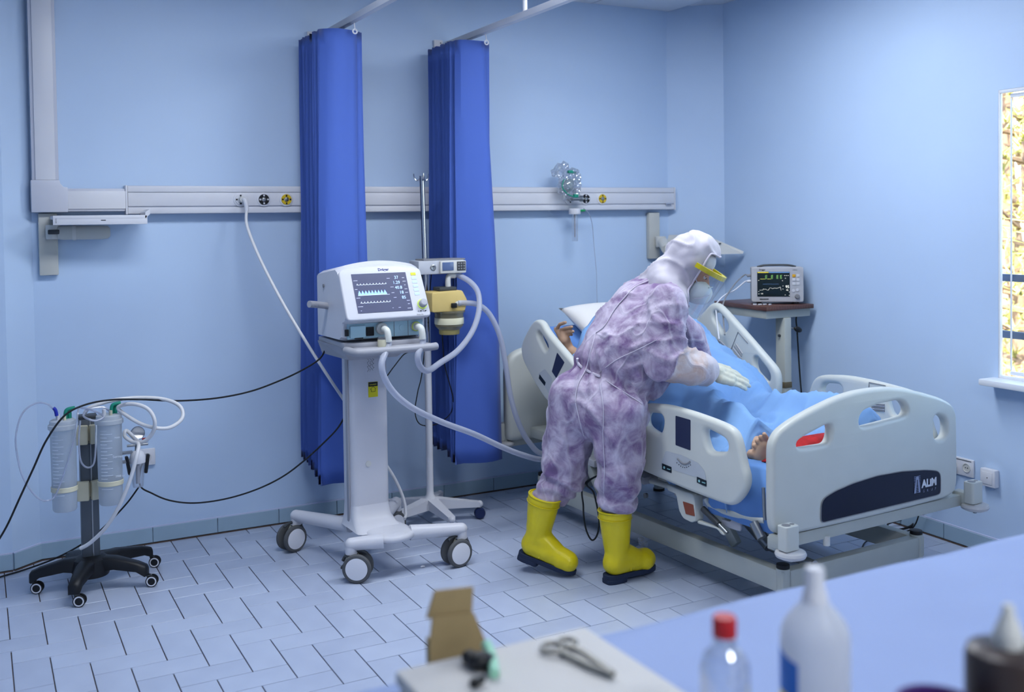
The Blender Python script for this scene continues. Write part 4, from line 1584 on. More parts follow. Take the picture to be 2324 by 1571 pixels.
def canister(c, label, elb):
    t = thing('suction_canister', label, 'canister', c, 'clear suction canisters on the stand')
    jar = MB()
    jar.lathe(c, (0, 0, 1), [(0.0, 0.002), (0.045, 0.0), (0.049, 0.008), (0.050, 0.05), (0.053, 0.36), (0.0, 0.36)], 32)
    jar.obj('jar', canm, t)
    lid = MB()
    lid.lathe(c, (0, 0, 1), [(0.056, 0.352), (0.060, 0.356), (0.060, 0.372), (0.054, 0.376), (0.053, 0.39), (0.046, 0.395), (0.0, 0.396)], 32)
    lid.obj('lid', clear_mat('lid_plastic', 'E8ECF4', 0.1, 0.2, 0.8, 'E2E7EC'), t)
    for i in range(18):
        z = 0.075 + i * 0.015
        g = MB()
        a0 = math.radians(-150 + (0 if elb else 10))
        n = 5 if i % 2 else 8
        pts = [c + Vector((0.0522 * math.cos(a0 + k * 0.14), 0.0522 * math.sin(a0 + k * 0.14), z)) for k in range(n)]
        g.tube(pts, 0.0008, 4, smooth=0)
        g.obj('scale_mark', printw, t)
    MB().tube([c + Vector((0.053 * math.cos(a), 0.053 * math.sin(a), 0.135)) for a in np.linspace(-PI, 0.9, 16)], 0.0008, 4, smooth=0).obj('ring_line', printw, t) if False else None
    bnd = MB()
    bnd.lathe(c, (0, 0, 1), [(0.0525, 0.085), (0.0545, 0.087), (0.0545, 0.105), (0.0525, 0.107)], 32)
    bnd.obj('holder_ring', cream, t)
    gp_ = MB()
    gp_.tube([c + Vector((0.012, 0.0, 0.39)), c + Vector((0.012, 0, 0.42)), c + Vector((0.02, 0, 0.435)), c + Vector((0.05, 0.0, 0.44))], 0.008, 10)
    gp_.obj('vacuum_elbow', greenpl, t)
    MB().cyl(c + Vector((0.028, 0.01, 0.39)), c + Vector((0.028, 0.01, 0.43)), 0.009, n=12).obj('overflow_valve', greenpl, t)
    MB().cyl(c + Vector((-0.02, -0.01, 0.39)), c + Vector((-0.02, -0.01, 0.42)), 0.008, n=12).obj('patient_port', white, t)
    MB().cyl(c + Vector((0.005, -0.03, 0.39)), c + Vector((0.005, -0.03, 0.415)), 0.007, n=12).obj('filter_port', cream, t)
    return t


C1 = Vector((0.315, 4.765, 0.40))
C2 = Vector((0.500, 4.755, 0.405))
canister(C1, 'clear suction jar with a blue connector at its lid', True)
canister(C2, 'clear suction jar nearer the pressure gauge', False)
text('jar_lettering', 'Serres', txt_at(0.505, 4.755 - 0.0535, 0.615), 0.016, printw, bpy.data.objects['suction_canister.001'], 0.0003)
text('jar_lettering', '2000 ml', txt_at(0.515, 4.755 - 0.053, 0.53), 0.012, printw, bpy.data.objects['suction_canister.001'], 0.0003)
text('jar_lettering', 'MAX', txt_at(0.515, 4.755 - 0.0545, 0.70), 0.010, printw, bpy.data.objects['suction_canister.001'], 0.0003)

# regulator with gauge and fluid trap, clipped beside the jars
rg = aty(312, 1040, 4.84)
reg = thing('vacuum_regulator', 'small chrome gauge over a clear trap jar hung on the stand side', 'regulator', rg + Vector((0, 0, -0.13)))
MB().lathe(aty(312, 985, 4.84) + Vector((0, 0.012, 0)), (0, -1, 0.25), [(0.0, 0.0), (0.030, 0.0), (0.031, 0.024), (0.027, 0.027), (0.0, 0.025)], 28).obj('gauge', chrome, reg)
gz = aty(312, 1000, 4.84)
MB().cyl(gz, rg + Vector((0, 0, 0.03)), 0.011, n=14).obj('valve_stem', steel, reg)
MB().cyl(gz + Vector((-0.045, 0, -0.02)), gz + Vector((0.045, 0, -0.02)), 0.006, n=12).obj('cross_bar', steel, reg)
MB().cyl(gz + Vector((0.02, 0.0, 0.0)), gz + Vector((0.045, 0.0, 0.0)), 0.009, n=12).obj('red_knob', mat('red_knob', 'A82832', rough=0.4), reg)
MB().lathe(rg + Vector((0, 0, -0.02)), (0, 0, 1), [(0.034, 0.0), (0.035, 0.02), (0.028, 0.045), (0.014, 0.055), (0.0, 0.056)], 26).obj('trap_dome', white, reg)
MB().lathe(rg + Vector((0, 0, -0.13)), (0, 0, 1), [(0.0, 0.0), (0.022, 0.0), (0.024, 0.01), (0.033, 0.112), (0.0, 0.112)], 26).obj('trap_jar', clearpl, reg)
MB().cyl(rg + Vector((0, 0, -0.115)), rg + Vector((0, 0, -0.03)), 0.009, n=12).obj('float_tube', lightgrey, reg)
for s in (-1, 1):
    MB().box(rg + Vector((s * 0.04, 0.005, -0.03)), (0.014, 0.03, 0.085), 0.004, Matrix.Rotation(s * 0.15, 3, 'Y')).obj('guard', black, reg)
MB().box(rg + Vector((-0.055, 0.0, 0.03)), (0.07, 0.016, 0.014), 0.003).obj('mounting_clip', steel, reg)
MB().box(rg + Vector((-0.055, 0.0, -0.01)), (0.07, 0.016, 0.014), 0.003).obj('mounting_clip', steel, reg)

# tubing of the stand
hose('suction_hose', 'thick white hose coiled in loops above the suction jars and falling to the base',
     [aty(183, 1245, 4.78), aty(205, 1232, 4.75), aty(240, 1198, 4.7), aty(270, 1150, 4.66), aty(295, 1090, 4.64), aty(310, 1035, 4.64), aty(314, 1008, 4.68), aty(300, 1003, 4.72), aty(283, 990, 4.76), aty(288, 978, 4.82),
      aty(318, 1004, 4.70), aty(345, 985, 4.66), aty(351, 955, 4.64), aty(335, 928, 4.66), aty(300, 917, 4.7), aty(268, 925, 4.74), aty(290, 945, 4.72), aty(330, 966, 4.68), aty(380, 972, 4.66), aty(413, 950, 4.68), aty(408, 922, 4.72), aty(370, 906, 4.76), aty(310, 903, 4.78), aty(250, 910, 4.78), aty(205, 925, 4.78), aty(192, 938, 4.8)], 0.0085, whitehose, 'suction hose', 10)
hose('suction_tube', 'thin clear tube arching from the blue connector round to the jar foot',
     [C1 + Vector((-0.02, -0.01, 0.42)), aty(126, 935, 4.74), aty(108, 918, 4.74), aty(80, 916, 4.74), aty(50, 940, 4.72), aty(36, 990, 4.7), aty(40, 1040, 4.7), aty(55, 1090, 4.68), aty(85, 1130, 4.68), aty(110, 1136, 4.69), aty(128, 1120, 4.69), aty(150, 1060, 4.69), aty(170, 990, 4.69), aty(176, 940, 4.72), aty(180, 925, 4.76)], 0.0038, tubem, 'tube', 8)
hose('suction_tube', 'thin clear tube hanging in a U between the two jars',
     [aty(182, 955, 4.72), aty(179, 1000, 4.7), aty(183, 1045, 4.7), aty(197, 1061, 4.7), aty(212, 1054, 4.7), aty(217, 1020, 4.7), aty(218, 965, 4.72)], 0.0038, tubem, 'tube', 8)
MB_blue = MB()
MB_blue.tube([aty(129, 944, 4.74), aty(126, 932, 4.74), aty(121, 926, 4.74)], 0.0075, 10)
o = MB_blue.obj('tube_connector', bluepl)
tag(o, 'short blue sleeve on the thin tube above the jar lid', 'connector')
hose('suction_tube', 'clear tubing tangled over the jar lids',
     [aty(180, 925, 4.76), aty(205, 930, 4.72), aty(235, 945, 4.7), aty(215, 955, 4.69), aty(190, 945, 4.7), aty(200, 930, 4.74), aty(235, 925, 4.77), aty(255, 940, 4.76)], 0.0045, tubem, 'tube', 8)

# ================================================================== OXYGEN FLOWMETER WITH BAGGED MASK
fm = onwall(3.237, 1.754, 0.075)
ox = thing('oxygen_flowmeter', 'clear oxygen flowmeter plugged in the panel with humidifier cup below', 'flowmeter', fm + Vector((0, 0, -0.25)))
MB().lathe(fm, (0, -1, 0), [(0.0, 0.0), (0.018, 0.0), (0.018, 0.03), (0.012, 0.04), (0.0, 0.041)], 18).obj('probe', chrome, ox)
MB().lathe(fm + Vector((0.0, -0.05, 0.0)), (1, 0, 0), [(0.0, -0.02), (0.014, -0.02), (0.014, 0.035), (0.019, 0.04), (0.019, 0.055), (0.0, 0.056)], 18).obj('valve', steel, ox)
MB().cyl(fm + Vector((0, -0.05, 0.0)), fm + Vector((0, -0.05, 0.15)), 0.011, n=16).obj('meter_tube', clearpl, ox)
MB().cyl(fm + Vector((0, -0.05, 0.15)), fm + Vector((0, -0.05, 0.165)), 0.014, n=16).obj('meter_cap', greenpl, ox)
MB().lathe(fm + Vector((0, -0.05, -0.095)), (0, 0, 1), [(0.0, 0.0), (0.034, 0.0), (0.036, 0.006), (0.036, 0.03), (0.03, 0.035), (0.0, 0.036)], 26).obj('cup_lid', white, ox)
MB().lathe(fm + Vector((0, -0.05, -0.26)), (0, 0, 1), [(0.0, 0.0), (0.017, 0.0), (0.018, 0.003), (0.018, 0.165), (0.0, 0.165)], 20).obj('cup', clearpl, ox)
MB().cyl(fm + Vector((0, -0.05, -0.235)), fm + Vector((0, -0.05, -0.06)), 0.0045, n=10).obj('dip_tube', lightgrey, ox)
gs = fm + Vector((0.04, -0.05, -0.075))
MB().cyl(gs + Vector((-0.015, 0, 0)), gs + Vector((0.035, 0, 0.002)), 0.008, 0.006, n=12).obj('green_connector', mat('connector_green', '1F9A5A', rough=0.4), ox)
hose('oxygen_tube', 'hair-thin clear oxygen tube curving down the wall from the green connector',
     [gs + Vector((0.03, 0, 0)), aty(1325, 473, 5.3), aty(1337, 486, 5.3), aty(1344, 510, 5.32), aty(1347, 545, 5.34), aty(1350, 580, 5.34), aty(1354, 625, 5.34), aty(1355, 670, 5.33), aty(1358, 720, 5.3), aty(1380, 760, 5.2)], 0.0022, tubem, 'tube', 6)
# crinkled clear bag holding a face mask
bagm = clear_mat('crinkled_bag', 'F4F6FA', 0.22, 0.05, 0.08)
bag = thing('oxygen_mask_bag', 'crinkled clear bag with an oxygen mask hanging over the panel', 'bag', fm + Vector((-0.04, -0.08, 0.0)))


def crinkle(co, nn):
    return 0.030 * noise.noise(co * 34) + 0.014 * abs(noise.noise(co * 75)) - 0.006


bc = fm + Vector((-0.045, -0.075, 0.085))
b1 = blob('bag_film', [(bc, (0.075, 0.03, 0.10), Matrix.Rotation(0.45, 3, 'Y')), (bc + Vector((-0.06, 0.01, 0.09)), (0.075, 0.012, 0.045), Matrix.Rotation(-0.5, 3, 'Y')), (bc + Vector((0.03, 0.0, -0.02)), (0.05, 0.03, 0.06), Matrix())], bagm, bag, 0.007, 1, crinkle)
me = b1.data
for p in me.polygons:
    p.use_smooth = False
mk = MB()
mk.lathe(bc + Vector((-0.01, 0.0, 0.0)), (0.5, -0.6, 0.5), [(0.045, -0.03), (0.042, -0.01), (0.03, 0.02), (0.012, 0.035), (0.0, 0.036)], 22)
mk.obj('mask_cup', clear_mat('mask_clear', 'EDF4F2', 0.14, 0.1, 0.25, 'C8D4D4'), bag)
mk = MB()
mk.tube([bc + Vector((-0.06, -0.03, 0.03)), bc + Vector((-0.075, -0.035, -0.02)), bc + Vector((-0.04, -0.04, -0.06)), bc + Vector((0.0, -0.04, -0.075))], 0.004, 8)
mk.obj('elastic_strap', greenpl, bag)
MB().box(bc + Vector((-0.01, -0.02, 0.075)), (0.035, 0.02, 0.018), 0.004).obj('strap_clip', greenpl, bag)
MB().box(bc + Vector((0.015, -0.04, -0.07)), (0.03, 0.02, 0.022), 0.004).obj('strap_clip', greenpl, bag)

# ================================================================== HOSPITAL BED
BO = Vector((3.222, 2.998, 0))
BA = math.radians(2.9)
BU = Vector((math.cos(BA), math.sin(BA), 0))
BV = Vector((-math.sin(BA), math.cos(BA), 0))
UZ = Vector((0, 0, 1))
BR = Matrix((BU, BV, UZ)).transposed()


def bp(a, b, z):
    """bed frame: a across (towards the window wall), b from the foot towards the head, z up"""
    return BO + BU * a + BV * b + UZ * z


def bloc(p):
    w = Vector(p) - BO
    return w.dot(BU), w.dot(BV), w.z


def side2(px, py, a):
    q = bloc(onplane(px, py, BO + BU * a, BU))
    return (q[1], q[2])


def foot2(px, py, b=0.0):
    q = bloc(onplane(px, py, BO + BV * b, BV))
    return (q[0], q[2])


def MS(a):
    """upright plane along the bed at a: local x = b, y = z, normal = away from the bed's middle line on the near side"""
    return Matrix.Translation(bp(a, 0, 0)) @ Matrix((BV, UZ, BV.cross(UZ))).transposed().to_4x4()


def MF(b):
    """upright plane across the bed: local x = a, y = z, normal towards the foot"""
    return Matrix.Translation(bp(0, b, 0)) @ Matrix((BU, UZ, BU.cross(UZ))).transposed().to_4x4()


def z10(x, y):
    return 1400 + x / 2.708, 820 + y / 2.708


def z15(x, y):
    return 1140 + x / 4.135, 680 + y / 4.135


def z9(x, y):
    return 1400 + x / 3.928, 560 + y / 3.928


def z8(x, y):
    return 1140 + x / 3.142, 900 + y / 3.142


bed = thing('hospital_bed', 'white electric hospital bed with raised back and moulded side rails', 'bed', bp(0, 1.0, 0))
navyp = mat('navy_panel', '10162C', rough=0.25, var=0.02)
navyp2 = mat('dark_label', '2A3350', rough=0.3, var=0.02)
whitep = mat('print_white', 'D4D8E0', rough=0.5, var=0)

# footboard
right_half = [(0.0, 0.915), (0.10, 0.912), (0.20, 0.898), (0.33, 0.867), (0.44, 0.835), (0.52, 0.80), (0.553, 0.755), (0.556, 0.50), (0.553, 0.435), (0.535, 0.405), (0.48, 0.392), (0.25, 0.388), (0.0, 0.386)]
outl = right_half + [(-a, z) for a, z in reversed(right_half[1:-1])]
hole_l = [foot2(*z10(x, y)) for x, y in ((1078, 492), (1115, 463), (1200, 418), (1278, 376), (1296, 385), (1298, 420), (1285, 492), (1268, 503), (1092, 530), (1072, 516))]
hole_m = [foot2(*z10(x, y)) for x, y in ((1470, 405), (1462, 372), (1475, 318), (1500, 296), (1600, 258), (1700, 236), (1735, 240), (1765, 288), (1768, 315), (1740, 336), (1600, 372))]
hole_r = [(0.40, 0.66), (0.395, 0.745), (0.41, 0.768), (0.46, 0.752), (0.487, 0.73), (0.488, 0.67), (0.47, 0.652), (0.42, 0.648)]
hole_l = [(a, z - 0.002) for a, z in hole_l]
ftb = plate('footboard', smoothpoly(outl, 3, 0.03), MF(0.0), 0.048, bedwhite, bed, [smoothpoly(h, 3, 0.02) for h in (hole_l, hole_m, hole_r)], 0.017, 5)
dec = [foot2(*z10(x, y), -0.025) for x, y in ((1252, 995), (1254, 880), (1270, 842), (1340, 798), (1450, 750), (1600, 703), (1750, 677), (1900, 668), (1968, 673), (1988, 695), (1988, 808), (1972, 822))]
dpo = plate('maker_panel', smoothpoly(dec, 3, 0.02), MF(-0.0255), 0.003, navyp, ftb, [], 0.001)
rim = MB()
dq = smoothpoly(dec, 3, 0.02)
rim.tube([MF(-0.0255) @ Vector((a, z, 0.001)) for a, z in dq], 0.0018, 6, closed=True, smooth=0)
rim.obj('panel_rim', midgrey, dpo)
lx0, lz0 = foot2(*z10(1878, 778), -0.03)
lx1, lz1 = foot2(*z10(1972, 750), -0.03)
SLP = 0.0
text('maker_lettering', 'ALiM', MF(-0.0275) @ Matrix.Translation((lx0, lz0, 0)), 0.060, whitep, dpo, 0.0004, 'LEFT', 0.003, (lx1 - lx0) * 0.98)
for i, ch_ in enumerate('GRUP'):
    text('maker_lettering', ch_, MF(-0.0275) @ Matrix.Translation((lx0 + 0.006 + i * (lx1 - lx0) * 0.26, lz0 - 0.022, 0)), 0.016, mat('print_grey', '8A90A8', var=0), dpo, 0.0003)
lg0 = foot2(*z10(1830, 812), -0.03)
lg1 = foot2(*z10(1868, 745), -0.03)
for i in range(11):
    f = i / 10
    w = (lg1[0] - lg0[0])
    MB().box(MF(-0.0275) @ Vector((lg0[0] + w / 2, lg0[1] + f * 0.068, 0)), (w * (1.0 if i % 1 == 0 else 1), 0.0008, 0.0034), 0, BR).obj('logo_bar', mat('logo_bar', '6E7896', var=0), dpo, False)
tri = MB()
kk = (lg1[0] - lg0[0]) / 0.06
tri.prism([(a_ * kk, b_ * 0.76) for a_, b_ in ((0.0, 0.0), (0.016, 0.0), (0.026, 0.075), (0.034, 0.075), (0.044, 0.0), (0.06, 0.0), (0.042, 0.09), (0.018, 0.09))], 0.0006, MF(-0.0282) @ Matrix.Translation((lg0[0], lg0[1] - 0.002, 0)))
tri.obj('logo_tower', whitep, dpo, False) if False else tri.obj('logo_tower', mat('logo_tower', '8F98B4', var=0), dpo, False)

# headboard
hbq = [(-0.50, 0.38), (-0.50, 0.80), (-0.47, 0.87), (-0.40, 0.90), (0.0, 0.93), (0.40, 0.90), (0.47, 0.87), (0.50, 0.80), (0.50, 0.38)]
plate('headboard', smoothpoly(hbq, 4, 0.04), MF(2.10), 0.07, bedwhite, bed, [], 0.03, 5)
# cross bars and corner blocks with rollers
for (b, z, a0, a1, nm) in ((0.015, 0.360, -0.53, 0.61, 'foot_bar'), (2.12, 0.37, -0.5, 0.5, 'head_bar')):
    MB().box(bp((a0 + a1) / 2, b, z), (a1 - a0, 0.045, 0.05), 0.006, BR).obj(nm, bedgrey, bed)
for (a, b, z, h) in ((-0.530, -0.075, 0.408, 0.095), (0.630, -0.045, 0.402, 0.095), (-0.50, 2.13, 0.43, 0.10), (0.50, 2.13, 0.43, 0.10)):
    blk = plate('corner_block', smoothpoly([(-0.036, -0.026), (0.036, -0.026), (0.036, 0.026), (-0.036, 0.026)], 4, 0.012), Matrix.Translation(bp(a, b, z)) @ BR.to_4x4(), h, bedwhite, bed, [], 0.004)
    MB().cyl(bp(a - 0.011, b, z + h / 2 - 0.002), bp(a - 0.011, b, z + h / 2 + 0.0012), 0.017, n=18).obj('pole_socket', midgrey, blk)
    MB().cyl(bp(a + 0.020, b, z + h / 2 - 0.002), bp(a + 0.020, b, z + h / 2 + 0.0012), 0.009, n=16).obj('pole_socket', midgrey, blk)
    ar = MB()
    ar.box(bp(a * 0.99, b + 0.04, z - 0.03), (0.05, 0.09, 0.05), 0.005, BR)
    ar.obj('block_arm', bedgrey, blk)
    rl = MB()
    rl.lathe(bp(a + 0.012, b, z - h / 2 - 0.036), (0, 0, 1), [(0.0, 0.0), (0.04, 0.001), (0.056, 0.008), (0.060, 0.018), (0.056, 0.028), (0.04, 0.034), (0.0, 0.035)], 30)
    rl.obj('bumper_roller', mat('roller_white', 'C6C6C8', rough=0.4), blk)
    MB().cyl(bp(a + 0.012, b, z - h / 2 - 0.048), bp(a + 0.012, b, z - h / 2 - 0.03), 0.008, n=12).obj('roller_bolt', steel, blk)
# base frame with legs
BX0, BX1 = -0.365, 0.455
for a in (BX0, BX1):
    MB().box(bp(a, 1.0, 0.152), (0.05, 1.82, 0.09), 0.006, BR).obj('base_beam', bedgrey, bed)
for b in (0.115, 1.92):
    MB().box(bp((BX0 + BX1) / 2, b, 0.150), (BX1 - BX0, 0.05, 0.094), 0.006, BR).obj('base_crossbeam', bedgrey, bed)
    for a in (BX0, BX1):
        lgq = MB()
        lgq.cyl(bp(a, b, 0.012), bp(a, b, 0.205), 0.028, n=20)
        lo_ = lgq.obj('base_leg', bedgrey, bed)
        MB().cyl(bp(a, b, 0.205), bp(a, b, 0.222), 0.027, n=20, bev=0.003).obj('leg_cap', black, lo_)
        MB().cyl(bp(a, b, 0.0), bp(a, b, 0.014), 0.034, n=20).obj('leg_foot', black, lo_)
# lifting gear under the deck
lift = MB()
lift.cyl(bp(-0.2, 0.35, 0.20), bp(-0.2, 0.75, 0.43), 0.028, n=16)
lift.cyl(bp(-0.2, 0.10, 0.19), bp(-0.2, 0.35, 0.20), 0.02, n=12)
lift.obj('lift_actuator', steel, bed)
MB().cyl(bp(0.25, 0.35, 0.20), bp(0.25, 0.75, 0.43), 0.028, n=16).obj('lift_actuator', steel, bed)
for b in (0.55, 1.55):
    for a in (-0.3, 0.36):
        MB().box(bp(a, b, 0.31), (0.03, 0.30, 0.05), 0.005, BR @ Matrix.Rotation(0.85, 3, 'X')).obj('lift_arm', bedgrey, bed)
MB().box(bp(0.04, 1.03, 0.435), (0.82, 2.0, 0.05), 0.008, BR).obj('deck_frame', bedgrey, bed)
MB().box(bp(-0.36, 1.05, 0.43), (0.04, 1.95, 0.055), 0.006, BR).obj('deck_beam', bedgrey, bed)
for b in (0.62, 0.95, 1.35):
    MB().box(bp(-0.41, b, 0.405), (0.10, 0.12, 0.035), 0.005, BR).obj('rail_bracket', lightgrey, bed)
HB = 1.0          # hinge of the back section
HS = math.atan(0.52)
MB().box(bp(0.0, 0.53, 0.488), (0.86, 0.96, 0.04), 0.01, BR).obj('leg_section', offwhite, bed)
MB().box(bp(0, HB + 0.48 * math.cos(HS), 0.488 + 0.48 * math.sin(HS)), (0.86, 0.98, 0.035), 0.01, BR @ Matrix.Rotation(HS, 3, 'X')).obj('back_section', offwhite, bed)
mt = MB()
matm = mat('mattress_cover', '5C86C6', rough=0.6, var=0.03)
mt.box(bp(0, 0.54, 0.558), (0.88, 0.98, 0.10), 0.03, BR, 3)
mt.obj('mattress_foot', matm, bed)
mt = MB()
mt.box(bp(0, HB + 0.01 + 0.47 * math.cos(HS) - 0.05 * math.sin(HS), 0.558 + 0.47 * math.sin(HS) + 0.005), (0.88, 1.0, 0.10), 0.03, BR @ Matrix.Rotation(HS, 3, 'X'), 3)
mt.obj('mattress_back', matm, bed)

# near side rails
A_N, A_F = -0.51, 0.51
railp = mat('rail_plastic', 'CCCFC9', rough=0.36, var=0.02, bump=0.05, bscale=220)
nf = [side2(*z10(x, y), A_N) for x, y in ((152, 278), (190, 256), (330, 266), (480, 308), (620, 358), (712, 398), (752, 440), (775, 520), (798, 640), (820, 702), (818, 772), (788, 832), (738, 884), (698, 884), (460, 795), (250, 705), (158, 664), (134, 615), (101, 528), (106, 450), (132, 330))]
nf_h1 = [side2(*z10(x, y), A_N) for x, y in ((197, 330), (215, 313), (292, 322), (309, 338), (306, 395), (292, 446), (275, 446), (205, 400), (195, 380))]
nf_h2 = [side2(*z10(x, y), A_N) for x, y in ((550, 405), (600, 425), (690, 474), (704, 498), (706, 556), (600, 556), (582, 548), (562, 480))]
frail = plate('foot_side_rail', smoothpoly(nf, 4, 0.05), MS(A_N), 0.045, railp, bed, [smoothpoly(nf_h1, 3, 0.02), smoothpoly(nf_h2, 3, 0.02)], 0.019, 5)
A_S = A_N - 0.0235


def on_rail(poly, name, m, par, r=0.004, th=0.003, a=A_S):
    q = [side2(x, y, a) for x, y in poly]
    return plate(name, smoothpoly(q, 3, r), MS(a), th, m, par, [], 0.0008, 1)


on_rail([z10(x, y) for x, y in ((361, 335), (452, 361), (452, 548), (361, 515))], 'window_panel', navyp2, frail)
cp = on_rail([z10(x, y) for x, y in ((300, 550), (395, 576), (500, 625), (540, 676), (550, 735), (268, 642))], 'control_plate', mat('control_plate', 'B9BFC4', rough=0.4), frail, 0.01, 0.002)
for q in (((278, 628), (335, 651), (335, 688), (278, 664)), ((492, 710), (550, 735), (550, 772), (492, 746))):
    lb = on_rail([z10(x, y) for x, y in q], 'rail_label', mat('label_black', '14222C', rough=0.4), frail, 0.002, 0.003, A_S - 0.001)
    cx_ = sum(x for x, y in q) / 4
    cy_ = sum(y for x, y in q) / 4
    c2 = side2(*z10(cx_ - 16, cy_ - 4), A_S - 0.003)
    MB().lathe(MS(A_S - 0.0025) @ Vector((c2[0], c2[1], 0)), -BU, [(0.0, 0.0), (0.006, 0.0), (0.006, 0.0008), (0, 0.0008)], 12).obj('label_symbol', mat('label_teal', '8FC4C8', var=0), lb)
    c3 = side2(*z10(cx_ + 12, cy_ + 6), A_S - 0.003)
    MB().box(MS(A_S - 0.003) @ Vector((c3[0], c3[1], 0)), (0.0008, 0.022, 0.004), 0, BR).obj('label_print', mat('label_teal', '8FC4C8', var=0), lb)
arc = []
for k in range(9):
    x, y = 372 + k * 9.8, 592 + 42 * math.sin(PI * (k / 8) * 0.72 + 0.2) * 0.95
    q = side2(*z10(x, y), A_S - 0.002)
    arc.append(MS(A_S - 0.002) @ Vector((q[0], q[1], 0)))
MB().tube(arc, 0.0035, 8, smooth=3).obj('angle_gauge', midgrey, frail)
for k in range(8):
    x, y = 368 + k * 12, 622 + 32 * math.sin(PI * (k / 7) * 0.8 + 0.1)
    q = side2(*z10(x, y), A_S - 0.002)
    MB().cyl(MS(A_S) @ Vector((q[0], q[1], 0)), MS(A_S - 0.002) @ Vector((q[0], q[1], 0)), 0.0022, n=8).obj('gauge_dot', darkgrey, frail)

nh = [side2(*z15(x, y), A_N) for x, y in ((205, 410), (240, 330), (290, 235), (325, 192), (362, 184), (400, 210), (440, 290), (560, 432), (640, 522), (760, 668), (800, 740), (790, 830), (740, 960), (660, 1010), (560, 1010), (490, 985), (430, 940), (340, 800), (290, 705), (238, 612), (212, 545), (202, 480))]
nh_h = [side2(*z15(x, y), A_N) for x, y in ((352, 300), (372, 290), (420, 362), (466, 438), (458, 465), (438, 505), (400, 430), (360, 345))]
hrail = plate('head_side_rail', smoothpoly(nh, 4, 0.05), MS(A_N), 0.045, railp, bed, [smoothpoly(nh_h, 3, 0.02)], 0.019, 5)
on_rail([z15(x, y) for x, y in ((515, 498), (582, 590), (506, 737), (465, 676))], 'window_panel', navyp2, hrail)
on_rail([z15(x, y) for x, y in ((398, 650), (470, 745), (440, 890), (336, 700))], 'control_plate', MATS['control_plate'], hrail, 0.01, 0.002)
on_rail([z15(x, y) for x, y in ((350, 702), (406, 778), (398, 812), (343, 740))], 'rail_label', MATS['label_black'], hrail, 0.003, 0.003, A_S - 0.001)

# far side rails
fh = [side2(*z9(x, y), A_F) for x, y in ((712, 670), (740, 622), (800, 570), (850, 510), (888, 496), (930, 510), (1000, 582), (1220, 830), (1435, 1080), (1462, 1145), (1462, 1290), (1440, 1390), (1390, 1420), (1330, 1300), (1200, 1150), (1050, 1005), (880, 862), (740, 745))]
fh1 = [side2(*z9(x, y), A_F) for x, y in ((890, 568), (915, 566), (1000, 665), (1018, 708), (1012, 738), (975, 778), (960, 770), (905, 690), (872, 620))]
fh2 = [side2(*z9(x, y), A_F) for x, y in ((1248, 965), (1268, 972), (1375, 1108), (1392, 1150), (1384, 1212), (1360, 1212), (1290, 1140), (1255, 1100), (1244, 1040))]
r3 = plate('head_side_rail', smoothpoly(fh, 4, 0.04), MS(A_F), 0.045, railp, bed, [smoothpoly(fh1, 3, 0.015), smoothpoly(fh2, 3, 0.015)], 0.019, 5)
A_I = A_F - 0.024


def line_on(pts, m, par, r=0.002, a=A_I, name='panel_seam'):
    P = [MS(a) @ Vector((*side2(x, y, a), 0)) for x, y in pts]
    return MB().tube(P, r, 6, smooth=0).obj(name, m, par)


line_on([z9(x, y) for x, y in ((1018, 915), (1080, 760), (1168, 862))], midgrey, r3)
for k in range(4):
    line_on([z9(1018 + k * 14, 918 - k * 18), z9(1104 + k * 5, 1020 - k * 22)], lightgrey if k % 2 else midgrey, r3, 0.0035, A_I, 'louvre')
q = side2(*z9(900, 850), A_I)
MB().lathe(MS(A_I) @ Vector((q[0], q[1], 0)), -BU, [(0.0, 0.004), (0.008, 0.004), (0.008, 0.006), (0.014, 0.006), (0.015, 0.0)], 20).obj('pivot', midgrey, r3)
line_on([z9(x, y) for x, y in ((875, 862), (905, 830), (930, 850), (1120, 1030), (1250, 1180))], lightgrey, r3, 0.004, A_I, 'edge_lip')
ffo = [(b - 0.10, z + 0.05) for b, z in nf]
r4 = plate('foot_side_rail', smoothpoly(ffo, 4, 0.05), MS(A_F), 0.045, railp, bed, [smoothpoly([(b - 0.10, z + 0.05) for b, z in h], 3, 0.02) for h in (nf_h1, nf_h2)], 0.019, 5)
line_on([z10(x, y) for x, y in ((1548, 180), (1550, 130), (1650, 150), (1652, 170))], midgrey, r4)
for k in range(5):
    line_on([z10(1560 + k * 3, 262 + k * 10), z10(1645, 268 + k * 10)], lightgrey if k % 2 else midgrey, r4, 0.003, A_I, 'louvre')
q = side2(*z10(1600, 362), A_I)
MB().lathe(MS(A_I) @ Vector((q[0], q[1], 0)), -BU, [(0.0, 0.004), (0.008, 0.004), (0.008, 0.006), (0.014, 0.006), (0.015, 0.0)], 20).obj('pivot', darkgrey, r4)

# release gear hanging under the near foot rail
A_G = -0.47


def gear(poly, name, m, th=0.03, a=A_G, r=0.01, bev=0.005):
    q = [side2(*z8(x, y), a) for x, y in poly]
    return plate(name, smoothpoly(q, 3, r), MS(a), th, m, bed, [], bev, 3)


